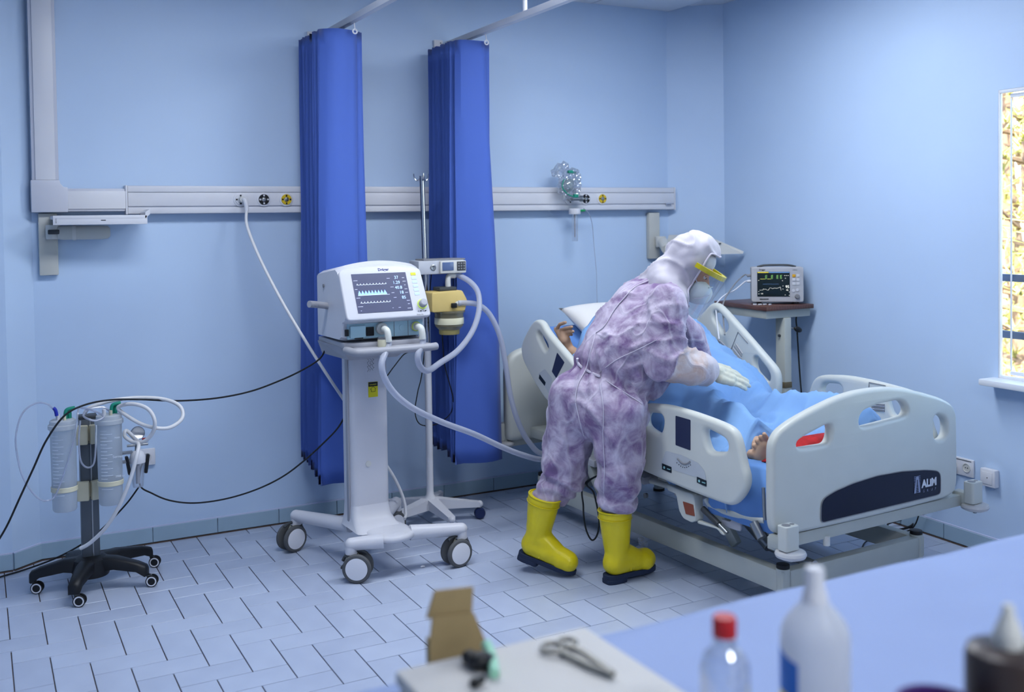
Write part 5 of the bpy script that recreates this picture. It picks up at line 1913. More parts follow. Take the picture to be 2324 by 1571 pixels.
bx = gear(((1205, 620), (1270, 650), (1395, 695), (1400, 730), (1408, 880), (1380, 895), (1320, 865), (1290, 810), (1268, 690), (1205, 665)), 'release_housing', bedwhite, 0.05)
on_q = [side2(*z8(x, y), A_G - 0.026) for x, y in ((1288, 748), (1362, 772), (1374, 855), (1310, 838))]
plate('release_pad', smoothpoly(on_q, 3, 0.004), MS(A_G - 0.027), 0.003, mat('brown_pad', '8A4A3A', rough=0.5, var=0.05), bx, [], 0.0008, 1)
gear(((1400, 880), (1540, 930), (1580, 960), (1600, 990), (1570, 985), (1545, 945), (1400, 905)), 'lower_bracket', bedwhite, 0.02)
gear(((1560, 870), (1635, 895), (1640, 825), (1705, 845), (1705, 965), (1640, 945), (1575, 920)), 'hinge_bracket', lightgrey, 0.012, A_G + 0.02)
for (p0, p1, r, m, nm) in (((1430, 800), (1545, 912), 0.013, darkgrey, 'gas_strut'), ((1545, 912), (1605, 975), 0.008, steel, 'strut_rod'), ((1795, 900), (1850, 1010), 0.020, steel, 'support_tube'), ((1862, 650), (1872, 880), 0.007, steel, 'drain_rod')):
    q0, q1 = side2(*z8(*p0), A_G), side2(*z8(*p1), A_G)
    MB().cyl(MS(A_G) @ Vector((*q0, 0)), MS(A_G) @ Vector((*q1, 0)), r, n=14).obj(nm, m, bed)
tub = [MS(A_G + 0.02) @ Vector((*side2(*z8(x, y), A_G + 0.02), 0)) for x, y in ((1460, 730), (1490, 775), (1560, 810), (1680, 845), (1800, 875), (1880, 885))]
MB().tube(tub, 0.016, 12).obj('rail_tube', bedwhite, bed)
tub = [MS(A_G + 0.05) @ Vector((*side2(*z8(x, y), A_G + 0.05), 0)) for x, y in ((960, 570), (1060, 600), (1160, 630), (1210, 640))]
MB().tube(tub, 0.014, 10).obj('rail_tube', bedwhite, bed)
q = side2(*z8(1030, 705), -0.39)
MB().cyl(bp(-0.39, q[0], q[1]), bp(-0.402, q[0], q[1]), 0.012, n=14).obj('beam_bolt', midgrey, bed)
q = foot2(*z10(1295, 1115), -0.01)
MB().cyl(bp(q[0], -0.005, q[1] - 0.012), bp(q[0], -0.005, q[1] + 0.025), 0.014, n=12).obj('stop_peg', offwhite, bed)

# ================================================================== BEDDING AND PATIENT
plm = mat('pillow_cotton', 'E2E0DE', rough=0.85, var=0.02, bump=0.12, bscale=120, sheen=0.2)


def back_z(b):
    return 0.61 if b < HB else 0.61 + (b - HB) * 0.52


def pillow():
    mb = MB()
    nu, nv = 22, 16
    W2, H2 = 0.31, 0.215
    c = bp(0.01, 1.65, 1.04)
    ax = BU
    ay = (BV * math.cos(HS) + UZ * math.sin(HS))
    an = (UZ * math.cos(HS) - BV * math.sin(HS))
    V = {}
    for s in (0, 1):
        for i in range(nu + 1):
            for j in range(nv + 1):
                u, v = i / nu * 2 - 1, j / nv * 2 - 1
                e = (max(0, 1 - abs(u) ** 2.6) * max(0, 1 - abs(v) ** 2.6)) ** 0.5
                pin = 1 - 0.07 * (1 - abs(v) ** 2) * abs(u) ** 3 * 0 - 0.06 * (1 - v * v) * (abs(u) ** 4) 
                pin2 = 1 - 0.06 * (1 - u * u) * (abs(v) ** 4)
                h = 0.075 * e * (1 if s else -0.85) + 0.005 * noise.noise(Vector((u * 2, v * 2, s * 5)))* e
                edge = i in (0, nu) or j in (0, nv)
                key = (i, j, 0 if edge else s)
                if key not in V:
                    V[key] = mb.bm.verts.new(c + ax * (u * W2 * pin) + ay * (v * H2 * pin2) + an * h)
        for i in range(nu):
            for j in range(nv):
                g = lambda a, b: V[(a, b, 0 if (a in (0, nu) or b in (0, nv)) else s)]
                mb.bm.faces.new((g(i, j), g(i + 1, j), g(i + 1, j + 1), g(i, j + 1)))
    o = mb.obj('pillow', plm, None, True, 180)
    return tag(o, 'plump white pillow leaning on the raised bed back', 'pillow')


pillow()

skin_p = mat('patient_skin', 'BC9980', rough=0.55, var=0.08, scale=18)
sheetm = mat('blue_drape', '7CA6D8', rough=0.75, var=0.05, scale=5, bump=0.10, bscale=45, sheen=0.1)
FTC = bp(-0.315, 0.29, 0.665)          # ball of the near foot
knee_r, knee_l = bp(-0.18, 0.64, 0.685), bp(0.15, 0.66, 0.69)
ank_r, ank_l = bp(-0.27, 0.36, 0.655), bp(0.16, 0.30, 0.66)
hip_c = bp(0.0, 0.98, 0.70)
chest = bp(0.0, 1.24, 0.85)
neck = bp(0.0, 1.44, 0.97)
headp = bp(0.02, 1.56, 1.09)
sh_r, sh_l = bp(-0.18, 1.38, 0.91), bp(0.18, 1.38, 0.91)
el_r = bp(-0.36, 1.30, 0.84)
wr_r = onplane(*z15(630, 470), bp(-0.40, 0, 0), BU)
up_b = (BV * math.cos(HS) + UZ * math.sin(HS))
nrm_b = (UZ * math.cos(HS) - BV * math.sin(HS))
caps = [(hip_c + BU * -0.07, 0.105, hip_c + BU * 0.07, 0.105), (hip_c, 0.115, chest, 0.12), (chest + BU * -0.07, 0.10, chest + BU * 0.07, 0.10), (chest, 0.11, neck, 0.06), (sh_r, 0.062, sh_l, 0.062),
        (neck, 0.055, headp, 0.06), (headp, (0.078, 0.10, 0.115), BR @ Matrix.Rotation(HS - PI / 2, 3, 'X')),
        (hip_c + BU * -0.09, 0.08, knee_r, 0.058), (knee_r, 0.058, ank_r, 0.036), (hip_c + BU * 0.09, 0.08, knee_l, 0.058), (knee_l, 0.058, ank_l, 0.036),
        (sh_r, 0.052, el_r, 0.042), (el_r, 0.042, wr_r, 0.027), (sh_l, 0.052, bp(0.31, 1.2, 0.80), 0.042), (bp(0.31, 1.2, 0.80), 0.04, bp(0.27, 1.02, 0.72), 0.028), (bp(0.27, 1.02, 0.72), 0.03, bp(0.24, 0.93, 0.70), 0.028),
        (ank_l, 0.036, bp(0.17, 0.25, 0.72), 0.03), (headp + nrm_b * 0.10, 0.013, headp + nrm_b * 0.115 - up_b * 0.015, 0.014)]
# near foot: sole turned to the room, toes pointing up towards the rail
foot_px = {}


def fp(x, y, a=-0.33):
    q = onplane(1140 + x / 3.142, 900 + y / 3.142, bp(a, 0, 0), BU)
    return q


heel = fp(1900, 470, -0.30)
caps += [(ank_r, 0.036, heel, 0.036), (heel, 0.036, fp(1838, 425), 0.030), (heel, 0.036, fp(1872, 350), 0.024), (fp(1838, 425), 0.03, fp(1872, 350), 0.024)]
toes = [((1822, 425), (1778, 412), 0.0215), ((1838, 372), (1797, 352), 0.0118), ((1852, 342), (1818, 318), 0.0112), ((1868, 318), (1842, 290), 0.0105), ((1888, 300), (1868, 270), 0.0098)]
for (p0, p1, r) in toes:
    caps.append((fp(*p0, -0.335), r * 0.95, fp(*p1, -0.35), r))
# near hand raised beside the rail, fingers spread to the pillow


def hp_(x, y, a=-0.42):
    return onplane(*z15(x, y), bp(a, 0, 0), BU)


palm = [(wr_r, 0.026, hp_(590, 385), 0.027), (hp_(590, 385), 0.03, hp_(545, 320), 0.022), (hp_(590, 385), 0.03, hp_(575, 330), 0.022)]
fingers = [((520, 320), (512, 275), (540, 232), (592, 215)), ((545, 315), (555, 285), (590, 270), (652, 258)), ((565, 335), (590, 315), (625, 303), (664, 300)), ((580, 355), (605, 335), (628, 325), (650, 328)), ((540, 350), (515, 310), (500, 285), (498, 270))]
for k, f in enumerate(fingers):
    a = -0.42 - 0.012 + 0.008 * k
    for (q0, q1) in zip(f, f[1:]):
        palm.append((hp_(*q0, a), 0.0098, hp_(*q1, a), 0.0088))
caps += palm
pat = blob('person', caps, skin_p, None, 0.0042, 2)
tag(pat, 'patient lying under the blue sheet with one hand raised and one bare foot showing', 'person')
gown = blob('gown', [(hip_c + BU * -0.07, 0.115, hip_c + BU * 0.07, 0.115), (hip_c, 0.125, chest, 0.13), (chest + BU * -0.08, 0.11, chest + BU * 0.08, 0.11), (sh_r, 0.072, sh_l, 0.072), (sh_r, 0.068, el_r, 0.058)],
            mat('gown_blue', '3A5FB0', rough=0.8, var=0.06), pat, 0.012, 4)
hairb = blob('hair', [(headp + up_b * 0.03 - nrm_b * 0.012, (0.083, 0.10, 0.105), BR @ Matrix.Rotation(HS - PI / 2, 3, 'X'))], mat('hair_grey', '4A4644', rough=0.8, var=0.1), pat, 0.01, 3)


# blue disposable sheet
def sheet():
    mb = MB()
    NB, NA = 110, 78
    b1 = 1.50
    V = []
    for i in range(NB + 1):
        row = []
        for j in range(NA + 1):
            t = j / NA * 2 - 1
            s = t * 0.61           # arc length across
            st = min(1, max(0, (-0.08 - s) / 0.16))
            b0 = 0.075 + 0.255 * st * st * (3 - 2 * st)
            b = b0 + (b1 - b0) * i / NB
            base = back_z(b) + 0.014
            edge = 0.435
            hang = max(0, abs(s) - edge)
            a = math.copysign(min(abs(s), edge + 0.03 * min(1, hang / 0.06)), s)

            def g(c, w):
                return math.exp(-((a - c) / w) ** 2)
            # two legs, belly and chest
            lr = -0.27 + (b - 0.30) * 0.22 if b < 0.66 else -0.19 + (b - 0.66) * 0.3
            near = min(1, max(0, (b - 0.30) / 0.25))
            legs = max((0.085 + 0.065 * near) * g(lr, 0.10), 0.150 * g(0.15, 0.12)) + 0.05 * g(-0.04, 0.2)
            feet = 0.035 * math.exp(-((b - 0.26) / 0.15) ** 2) * g(0.17, 0.10)
            torso = 0.235 * (1 - (min(1, abs(a) / 0.42)) ** 4) + 0.06
            f = min(1, max(0, (b - 0.68) / 0.30))
            f = f * f * (3 - 2 * f)
            z = base + legs * (1 - f) + feet + torso * f
            p = Vector((a, b, 0))
            q = Vector((a * 3.2 + b * 1.6, b * 3.4 - a * 1.2, 1.3))
            w1 = noise.noise(q)
            w2 = noise.noise(Vector((a * 5.0 - b * 3.4, b * 4.6 + a * 2.6, 4.1)))
            w3 = noise.noise(Vector((a * 13 + b * 8, b * 12 - a * 6, 2.2)))
            fold = 0.020 * w1 + 0.030 * max(0, 1 - abs(w2) * 4.5) + 0.007 * max(0, 1 - abs(w3) * 3.5) ** 1.3 - 0.012
            z += fold
            if hang > 0:
                z = min(z, base + 0.07) - hang * 0.98
                a = a + math.copysign(0.012 * math.sin(b * 26 + (1 if s > 0 else 3)) * min(1, hang / 0.1), s)
            zz = z
            # near foot end droops lower between rail and footboard
            if i < 3:
                zz -= 0.02 * (3 - i)
            row.append(mb.bm.verts.new(bp(a, b + 0.008 * noise.noise(Vector((a * 6, 3, b * 2))) * (1 if i > 2 else 3), zz)))
        V.append(row)
    for i in range(NB):
        for j in range(NA):
            mb.bm.faces.new((V[i][j], V[i][j + 1], V[i + 1][j + 1], V[i + 1][j]))
    o = mb.obj('bed_sheet', sheetm, None, True, 180)
    md = o.modifiers.new('thickness', 'SOLIDIFY')
    md.thickness = 0.0025
    return tag(o, 'crumpled light blue disposable sheet over the patient', 'sheet')


sheet()
# under sheet falling at the foot end and the red cloth
redm = mat('red_cloth', 'A81E22', rough=0.85, var=0.35, scale=26, bump=0.2, bscale=70)


def cloth_pad(name, label, a0, a1, b0, b1, zf, m, cat, amp=0.012, sc=9, th=0.004, nn=26):
    mb = MB()
    V = []
    for i in range(nn + 1):
        row = []
        for j in range(nn + 1):
            a = a0 + (a1 - a0) * i / nn
            b = b0 + (b1 - b0) * j / nn
            z = zf(a, b) + amp * noise.noise(Vector((a * sc, b * sc, 3.3)))
            row.append(mb.bm.verts.new(bp(a + 0.01 * noise.noise(Vector((b * 8, a * 3, 1))), b + 0.012 * noise.noise(Vector((a * 8, b * 3, 7))), z)))
        V.append(row)
    for i in range(nn):
        for j in range(nn):
            mb.bm.faces.new((V[i][j], V[i + 1][j], V[i + 1][j + 1], V[i][j + 1]))
    o = mb.obj(name, m, None, True, 180)
    md = o.modifiers.new('thickness', 'SOLIDIFY')
    md.thickness = th
    return tag(o, label, cat)


def red_z(a, b):
    u = (a + 0.10) / 0.28
    v = (b - 0.15) / 0.10
    return 0.612 + 0.105 * max(0, 1 - u * u) * max(0, 1 - v * v) ** 0.6 - 0.0 * abs(a)


cloth_pad('red_blanket', 'crumpled red patterned cloth showing through the footboard handle', -0.36, 0.16, 0.06, 0.24, red_z, redm, 'blanket')


def under_z(a, b):
    if a > -0.44:
        return 0.612
    return 0.612 - (-0.44 - a) * 9


o = cloth_pad('under_sheet', 'blue under sheet hanging off the mattress between rail and footboard', -0.467, 0.43, 0.045, 0.45, under_z, mat('under_sheet_blue', '6490CC', rough=0.8, var=0.05), 'sheet', 0.003, 7, 0.003, 34)

# ================================================================== HEALTH WORKER
def suit_material():
    m = bpy.data.materials.new('translucent_coverall')
    m.use_nodes = True
    nt = m.node_tree
    b = nt.nodes['Principled BSDF']
    tc = nt.nodes.new('ShaderNodeTexCoord')
    n1 = nt.nodes.new('ShaderNodeTexNoise')
    n1.inputs['Scale'].default_value = 10.5
    n1.inputs['Detail'].default_value = 7
    n1.inputs['Roughness'].default_value = 0.62
    n1.inputs['Distortion'].default_value = 0.5
    nt.links.new(tc.outputs['Object'], n1.inputs['Vector'])
    r1 = nt.nodes.new('ShaderNodeValToRGB')
    r1.color_ramp.elements[0].position = 0.36
    r1.color_ramp.elements[0].color = (0, 0, 0, 1)
    r1.color_ramp.elements[1].position = 0.62
    r1.color_ramp.elements[1].color = (1, 1, 1, 1)
    nt.links.new(n1.outputs['Fac'], r1.inputs[0])
    # cloth clinging (shows the purple scrubs) or standing off (white)
    at = nt.nodes.new('ShaderNodeAttribute')
    at.attribute_name = 'under'
    sx = nt.nodes.new('ShaderNodeSeparateColor')
    nt.links.new(at.outputs['Color'], sx.inputs[0])
    mxc = nt.nodes.new('ShaderNodeMix')
    mxc.data_type = 'RGBA'
    mxc.inputs[6].default_value = lin('745C86')
    mxc.inputs[7].default_value = lin('BFB5C9')
    nt.links.new(r1.outputs[0], mxc.inputs[0])
    mxs = nt.nodes.new('ShaderNodeMix')       # forearm: warm skin tone shows through
    mxs.data_type = 'RGBA'
    mxs.inputs[6].default_value = lin('C2A294')
    mxs.inputs[7].default_value = lin('CFC6C8')
    nt.links.new(r1.outputs[0], mxs.inputs[0])
    m1 = nt.nodes.new('ShaderNodeMix')
    m1.data_type = 'RGBA'
    nt.links.new(sx.outputs[0], m1.inputs[0])
    nt.links.new(mxc.outputs[2], m1.inputs[6])
    nt.links.new(mxs.outputs[2], m1.inputs[7])
    m2 = nt.nodes.new('ShaderNodeMix')
    m2.data_type = 'RGBA'
    m2.inputs[7].default_value = lin('CBC7D2')
    nt.links.new(sx.outputs[1], m2.inputs[0])
    nt.links.new(m1.outputs[2], m2.inputs[6])
    # sharp creases stand off the scrubs and read white
    mpn = nt.nodes.new('ShaderNodeMapping')
    mpn.inputs['Scale'].default_value = (1.0, 1.0, 0.55)
    mpn.inputs['Rotation'].default_value = (0.3, 0.6, 0.2)
    nt.links.new(tc.outputs['Object'], mpn.inputs[0])
    n3 = nt.nodes.new('ShaderNodeTexNoise')
    n3.inputs['Scale'].default_value = 5.0
    n3.inputs['Detail'].default_value = 1.2
    n3.inputs['Distortion'].default_value = 0.15
    nt.links.new(mpn.outputs[0], n3.inputs['Vector'])
    sb = nt.nodes.new('ShaderNodeMath')
    sb.operation = 'SUBTRACT'
    sb.inputs[1].default_value = 0.5
    nt.links.new(n3.outputs['Fac'], sb.inputs[0])
    ab = nt.nodes.new('ShaderNodeMath')
    ab.operation = 'ABSOLUTE'
    nt.links.new(sb.outputs[0], ab.inputs[0])
    mr = nt.nodes.new('ShaderNodeMapRange')
    mr.inputs['From Min'].default_value = 0.0
    mr.inputs['From Max'].default_value = 0.022
    mr.inputs['To Min'].default_value = 1.0
    mr.inputs['To Max'].default_value = 0.0
    nt.links.new(ab.outputs[0], mr.inputs['Value'])
    k6 = nt.nodes.new('ShaderNodeMath')
    k6.operation = 'MULTIPLY'
    k6.inputs[1].default_value = 0.38
    nt.links.new(mr.outputs[0], k6.inputs[0])
    m4 = nt.nodes.new('ShaderNodeMix')
    m4.data_type = 'RGBA'
    m4.inputs[7].default_value = lin('D2CCDA')
    nt.links.new(k6.outputs[0], m4.inputs[0])
    nt.links.new(m2.outputs[2], m4.inputs[6])
    nt.links.new(m4.outputs[2], b.inputs['Base Color'])
    b.inputs['Roughness'].default_value = 0.62
    b.inputs['Sheen Weight'].default_value = 0.25
    b.inputs['Specular IOR Level'].default_value = 0.25
    n2 = nt.nodes.new('ShaderNodeTexNoise')
    n2.inputs['Scale'].default_value = 22
    n2.inputs['Detail'].default_value = 6
    nt.links.new(tc.outputs['Object'], n2.inputs['Vector'])
    bp_ = nt.nodes.new('ShaderNodeBump')
    bp_.inputs['Strength'].default_value = 0.35
    bp_.inputs['Distance'].default_value = 0.012
    nt.links.new(n2.outputs['Fac'], bp_.inputs['Height'])
    bp2 = nt.nodes.new('ShaderNodeBump')
    bp2.inputs['Strength'].default_value = 0.35
    bp2.inputs['Distance'].default_value = 0.008
    nt.links.new(mr.outputs[0], bp2.inputs['Height'])
    nt.links.new(bp_.outputs[0], bp2.inputs['Normal'])
    nt.links.new(bp2.outputs[0], b.inputs['Normal'])
    return m


suitm = suit_material()
hoodm = mat('hood_cloth', 'BAB6C2', rough=0.62, var=0.05, scale=10, bump=0.35, bscale=24, sheen=0.25)
seamm = mat('suit_seam', 'CBC5D4', rough=0.6, var=0.02)
skin_w = mat('worker_skin', 'B98E78', rough=0.5, var=0.05)
bootm = mat('yellow_rubber', 'D9C618', rough=0.34, var=0.05, scale=9, spec=0.5)
solem = mat('navy_sole', '1E2A44', rough=0.6, var=0.08)
latex = mat('latex_glove', 'D9D6C2', rough=0.5, var=0.05, scale=30, bump=0.15, bscale=80)
maskm = mat('mask_fabric', 'E2EAEC', rough=0.75, var=0.02, bump=0.08, bscale=200)

# joints (pixel, level distance from the camera)
J = dict(
    pel=atd(1352, 905, 4.56), wai=atd(1372, 835, 4.60), che=atd(1442, 715, 4.66), upc=atd(1490, 655, 4.66), neck=atd(1532, 622, 4.66), head=atd(1572, 598, 4.66),
    hipr=atd(1398, 935, 4.48), hipl=atd(1300, 935, 4.64), kneer=atd(1404, 1085, 4.50), kneel=atd(1285, 1075, 4.66), ankr=atd(1403, 1200, 4.52), ankl=atd(1250, 1140, 4.68),
    shr=atd(1515, 690, 4.50), shl=atd(1462, 668, 4.84), elr=atd(1508, 820, 4.42), wrr=atd(1612, 840, 4.50), ell=atd(1560, 760, 4.95), wrl=atd(1600, 850, 5.0))
J['fing'] = atd(1718, 874, 4.60)

HFW = (HR * 0.97 - HF * 0.24).normalized()       # where the face points, level
PD = math.radians(32)
hx = HFW * math.cos(PD) - UZ * math.sin(PD)
hz = HFW * math.sin(PD) + UZ * math.cos(PD)
hy = hz.cross(hx)
HC = atd(1566, 611, 4.655)
HM = Matrix.Translation(HC) @ Matrix((hx, hy, hz)).transposed().to_4x4()
HR3 = HM.to_3x3()


def hl(x, y, z):
    return HM @ Vector((x, y, z))


body = blob('person', [
    (J['pel'], 0.085, J['wai'], 0.075), (J['wai'], 0.075, J['che'], 0.095), (J['che'], 0.095, J['upc'], 0.055), (J['shr'], 0.045, J['shl'], 0.045), (J['upc'], 0.045, J['head'], 0.05),
    (hl(0.0, 0, 0.03), (0.095, 0.073, 0.092), HR3), (hl(0.02, 0, -0.03), (0.075, 0.062, 0.085), HR3), (hl(0.075, 0, -0.085), 0.022, hl(0.065, 0, -0.08), 0.03), (hl(0.088, 0, 0.0), 0.011, hl(0.112, 0, -0.035), 0.014),
                     (hl(0.078, 0.03, 0.032), 0.014, hl(0.078, -0.03, 0.032), 0.014), (hl(-0.02, 0, -0.06), 0.055, hl(-0.06, 0, -0.14), 0.05),
                     (hl(0.0, 0.073, -0.005), (0.018, 0.010, 0.03), HR3), (hl(0.0, -0.073, -0.005), (0.018, 0.010, 0.03), HR3),
    (J['hipr'], 0.085, J['kneer'], 0.058), (J['kneer'], 0.055, J['ankr'], 0.04), (J['hipl'], 0.085, J['kneel'], 0.058), (J['kneel'], 0.055, J['ankl'], 0.045),
    (J['hipr'], 0.09, J['hipl'], 0.09), (J['shr'], 0.055, J['elr'], 0.045), (J['elr'], 0.043, J['wrr'], 0.028), (J['shl'], 0.055, J['ell'], 0.045), (J['ell'], 0.043, J['wrl'], 0.028)], skin_w, None, 0.006, 3)
tag(body, 'health worker in pale coverall, hood and yellow boots bending over the bed', 'person')


# coverall: loose cloth over the body
def seg_dist(p, a, b):
    ab = b - a
    t = max(0, min(1, (p - a).dot(ab) / ab.length_squared))
    return (p - (a + ab * t)).length, t


FOLD = [  # (from, to, pulls): direction of the folds runs along these limbs
    (J['hipr'], J['kneer'], 0.010), (J['kneer'], J['ankr'], 0.014), (J['hipl'], J['kneel'], 0.010), (J['kneel'], J['ankl'], 0.014), (J['shr'], J['elr'], 0.013), (J['elr'], J['wrr'], 0.012), (J['pel'], J['che'], 0.010)]


def suit_disp(co, nn):
    d = 0.010 * noise.noise(co * 6.0) + 0.007 * noise.noise(co * 13.0 + Vector((3, 1, 7)))
    d += 0.012 * (max(0, 1 - abs(noise.noise(Vector((co.x * 5 + co.z * 3, co.y * 5, co.z * 2.2 - co.x * 4)))) * 5)) ** 2
    # creases around the bent arm and at the knees
    da, ta = seg_dist(co, J['shr'], J['elr'])
    if da < 0.16:
        d += 0.011 * max(0, 1 - 2.4 * abs(math.sin((ta * 4.2 + noise.noise(co * 6) * 1.1 + 2.2 * (co - J['shr']).dot(HR)) * PI))) * (0.35 + ta) - 0.003
    for k, a_ in (('kneer', 'ankr'), ('kneel', 'ankl')):
        dk, tk = seg_dist(co, J[k], J[a_])
        if dk < 0.14:
            d += 0.008 * math.sin(tk * 16 + noise.noise(co * 8) * 3)
    # gathered waist
    dw = abs((co - WAISTC).dot(WAISTN))
    d -= 0.020 * math.exp(-(dw / 0.03) ** 2)
    if dw < 0.16:
        ang = math.atan2((co - WAISTC).dot(WAISTN.cross(HR).normalized()), (co - WAISTC).dot(HR))
        d += 0.010 * math.exp(-(dw / 0.09) ** 2) * math.sin(ang * 15 + noise.noise(co * 4) * 2)
    return d


WAISTC = (J['pel'] * 0.35 + J['wai'] * 0.65)
WAISTN = (J['che'] - J['pel']).normalized()
r0, r1 = HR, HF


def under_attr(me):
    at = me.color_attributes.new('under', 'FLOAT_COLOR', 'POINT')
    vals = np.zeros((len(me.vertices), 4), np.float32)
    for i, v in enumerate(me.vertices):
        co = v.co
        df, tf = seg_dist(co, J['elr'], J['wrr'])
        dsu, _ = seg_dist(co, J['shr'], J['elr'])
        fa = 1.0 if (df < 0.14 and df < dsu - 0.0 and tf > 0.05) else 0.0
        w = 0.0
        dc, _ = seg_dist(co, J['wrr'] + (J['wrr'] - J['elr']) * 0.2, J['wrr'] + (J['wrr'] - J['elr']) * -0.12)
        if df < 0.14 and tf > 0.75:
            w = 0.7
        du = co.z
        if co.z < 0.62 and noise.noise(co * 3) > 0.1:
            w = max(w, 0.25)
        # seams stay white
        vals[i] = (fa, w, 0, 1)
    at.data.foreach_set('color', vals.ravel())


# standing boot (near leg) and the boot pushing off on its toe (far leg)
he = fl(1372, 1326)
to = fl(1486, 1298)
d_ = (to - he)
d_.z = 0
d_.normalize()
R_ = Matrix((d_, UZ.cross(d_), UZ)).transposed()
fm_ = Matrix.Translation(Vector((he.x, he.y, 0.022)) + d_ * 0.066) @ R_.to_4x4()
toe = fl(1298, 1309)
dd_ = Vector((HR * 0.93 - HF * 0.36)).normalized()
pt = math.radians(14)
ax = dd_ * math.cos(pt) - UZ * math.sin(pt)
az = dd_ * math.sin(pt) + UZ * math.cos(pt)
R2_ = Matrix((ax, az.cross(ax), az)).transposed()
rm_ = Matrix.Translation(Vector((toe.x, toe.y, 0.018)) - ax * 0.20) @ R2_.to_4x4()
sr, sl = J['shr'], J['shl']
suit = blob('coverall', [
    # pelvis and seat
    (atd(1300, 945, 4.66), 0.125, atd(1385, 930, 4.50), 0.135), (atd(1310, 900, 4.60), 0.125, atd(1400, 900, 4.52), 0.13), (atd(1290, 985, 4.64), 0.11, atd(1300, 900, 4.6), 0.11), (atd(1430, 945, 4.56), 0.09, atd(1425, 880, 4.56), 0.10),
    # trunk
    (atd(1345, 870, 4.60), 0.125, atd(1395, 790, 4.64), 0.15), (atd(1405, 870, 4.54), 0.13, atd(1430, 780, 4.58), 0.15), (atd(1395, 790, 4.64), 0.15, atd(1452, 705, 4.68), 0.145), (atd(1430, 790, 4.56), 0.15, atd(1478, 730, 4.60), 0.15),
    (atd(1452, 705, 4.68), 0.14, atd(1492, 660, 4.68), 0.09), (atd(1478, 720, 4.6), 0.13, atd(1505, 690, 4.56), 0.10), (sr, 0.085, sl, 0.085), (atd(1455, 690, 4.78), 0.11, atd(1500, 700, 4.56), 0.11),
    (atd(1470, 880, 4.6), 0.07, atd(1520, 800, 4.64), 0.08),
    # legs
    (J['hipr'] + HR * 0.01, 0.125, J['kneer'], 0.105), (J['kneer'], 0.105, atd(1402, 1128, 4.51), 0.090), (atd(1404, 1128, 4.51), 0.088, fm_ @ Vector((-0.004, 0, 0.315)), 0.060), (fm_ @ Vector((-0.004, 0, 0.315)), 0.060, fm_ @ Vector((0, 0, 0.24)), 0.042), (J['hipl'], 0.12, J['kneel'] - HR * 0.01, 0.105), (J['kneel'] - HR * 0.01, 0.102, atd(1268, 1098, 4.67), 0.092), (atd(1268, 1098, 4.67), 0.088, rm_ @ Vector((-0.004, 0, 0.315)), 0.060), (rm_ @ Vector((-0.004, 0, 0.315)), 0.060, rm_ @ Vector((0, 0, 0.24)), 0.042),
    # arms
    (sr, 0.092, atd(1508, 770, 4.45), 0.090), (atd(1508, 770, 4.45), 0.09, J['elr'], 0.088), (J['elr'], 0.085, atd(1568, 838, 4.46), 0.078), (atd(1568, 838, 4.46), 0.078, atd(1603, 842, 4.49), 0.062),
    (sl, 0.09, J['ell'], 0.08), (J['ell'], 0.08, J['wrl'], 0.06),
    # neck
    (atd(1497, 655, 4.68), 0.085, atd(1530, 625, 4.66), 0.075)], suitm, body, 0.011, 5, suit_disp, under_attr)


def nearest_on(o, p, off=0.002):
    """lay a point on the surface of a mesh seen from the room side"""
    return p


from mathutils.bvhtree import BVHTree
_bm = bmesh.new()
_bm.from_mesh(suit.data)
_bm.transform(Matrix.Translation(suit.location))
SUIT = BVHTree.FromBMesh(_bm)
_bm.free()


def on_suit(px, py, off=0.005):
    d = ray(px, py).normalized()
    h = SUIT.ray_cast(CAM, d)
    if h[0] is None:
        h = SUIT.find_nearest(atd(px, py, 4.55))
    return h[0] - d * off


def seam(pts, r=0.0024, name='seam', m=None):
    dense = []
    for a, b in zip(pts, pts[1:]):
        n = max(2, int(math.hypot(b[0] - a[0], b[1] - a[1]) / 8))
        for k in range(n):
            dense.append(on_suit(a[0] + (b[0] - a[0]) * k / n, a[1] + (b[1] - a[1]) * k / n))
    dense.append(on_suit(*pts[-1]))
    sm_ = dense
    for _ in range(3):
        sm_ = [sm_[0]] + [(sm_[i - 1] + sm_[i] * 2 + sm_[i + 1]) / 4 for i in range(1, len(sm_) - 1)] + [sm_[-1]]
    return MB().tube(sm_, r, 6, smooth=0).obj(name, m or seamm, body)


seam([(1298, 815), (1320, 835), (1345, 848), (1362, 855)], 0.0065, 'waist_elastic')
seam([(1362, 855), (1400, 880), (1440, 905), (1458, 917)], 0.0022, 'waist_tie')
seam([(1500, 625), (1440, 650), (1395, 700), (1370, 745), (1352, 755)], 0.0024)
seam([(1352, 755), (1340, 800), (1330, 840), (1312, 868), (1304, 905), (1316, 960), (1325, 990)], 0.0022)
seam([(1362, 870), (1370, 930), (1368, 990), (1372, 1060), (1370, 1120)], 0.0018)
seam([(1360, 845), (1400, 815), (1445, 795), (1490, 772)], 0.0018)

# boots
BOOTS = []


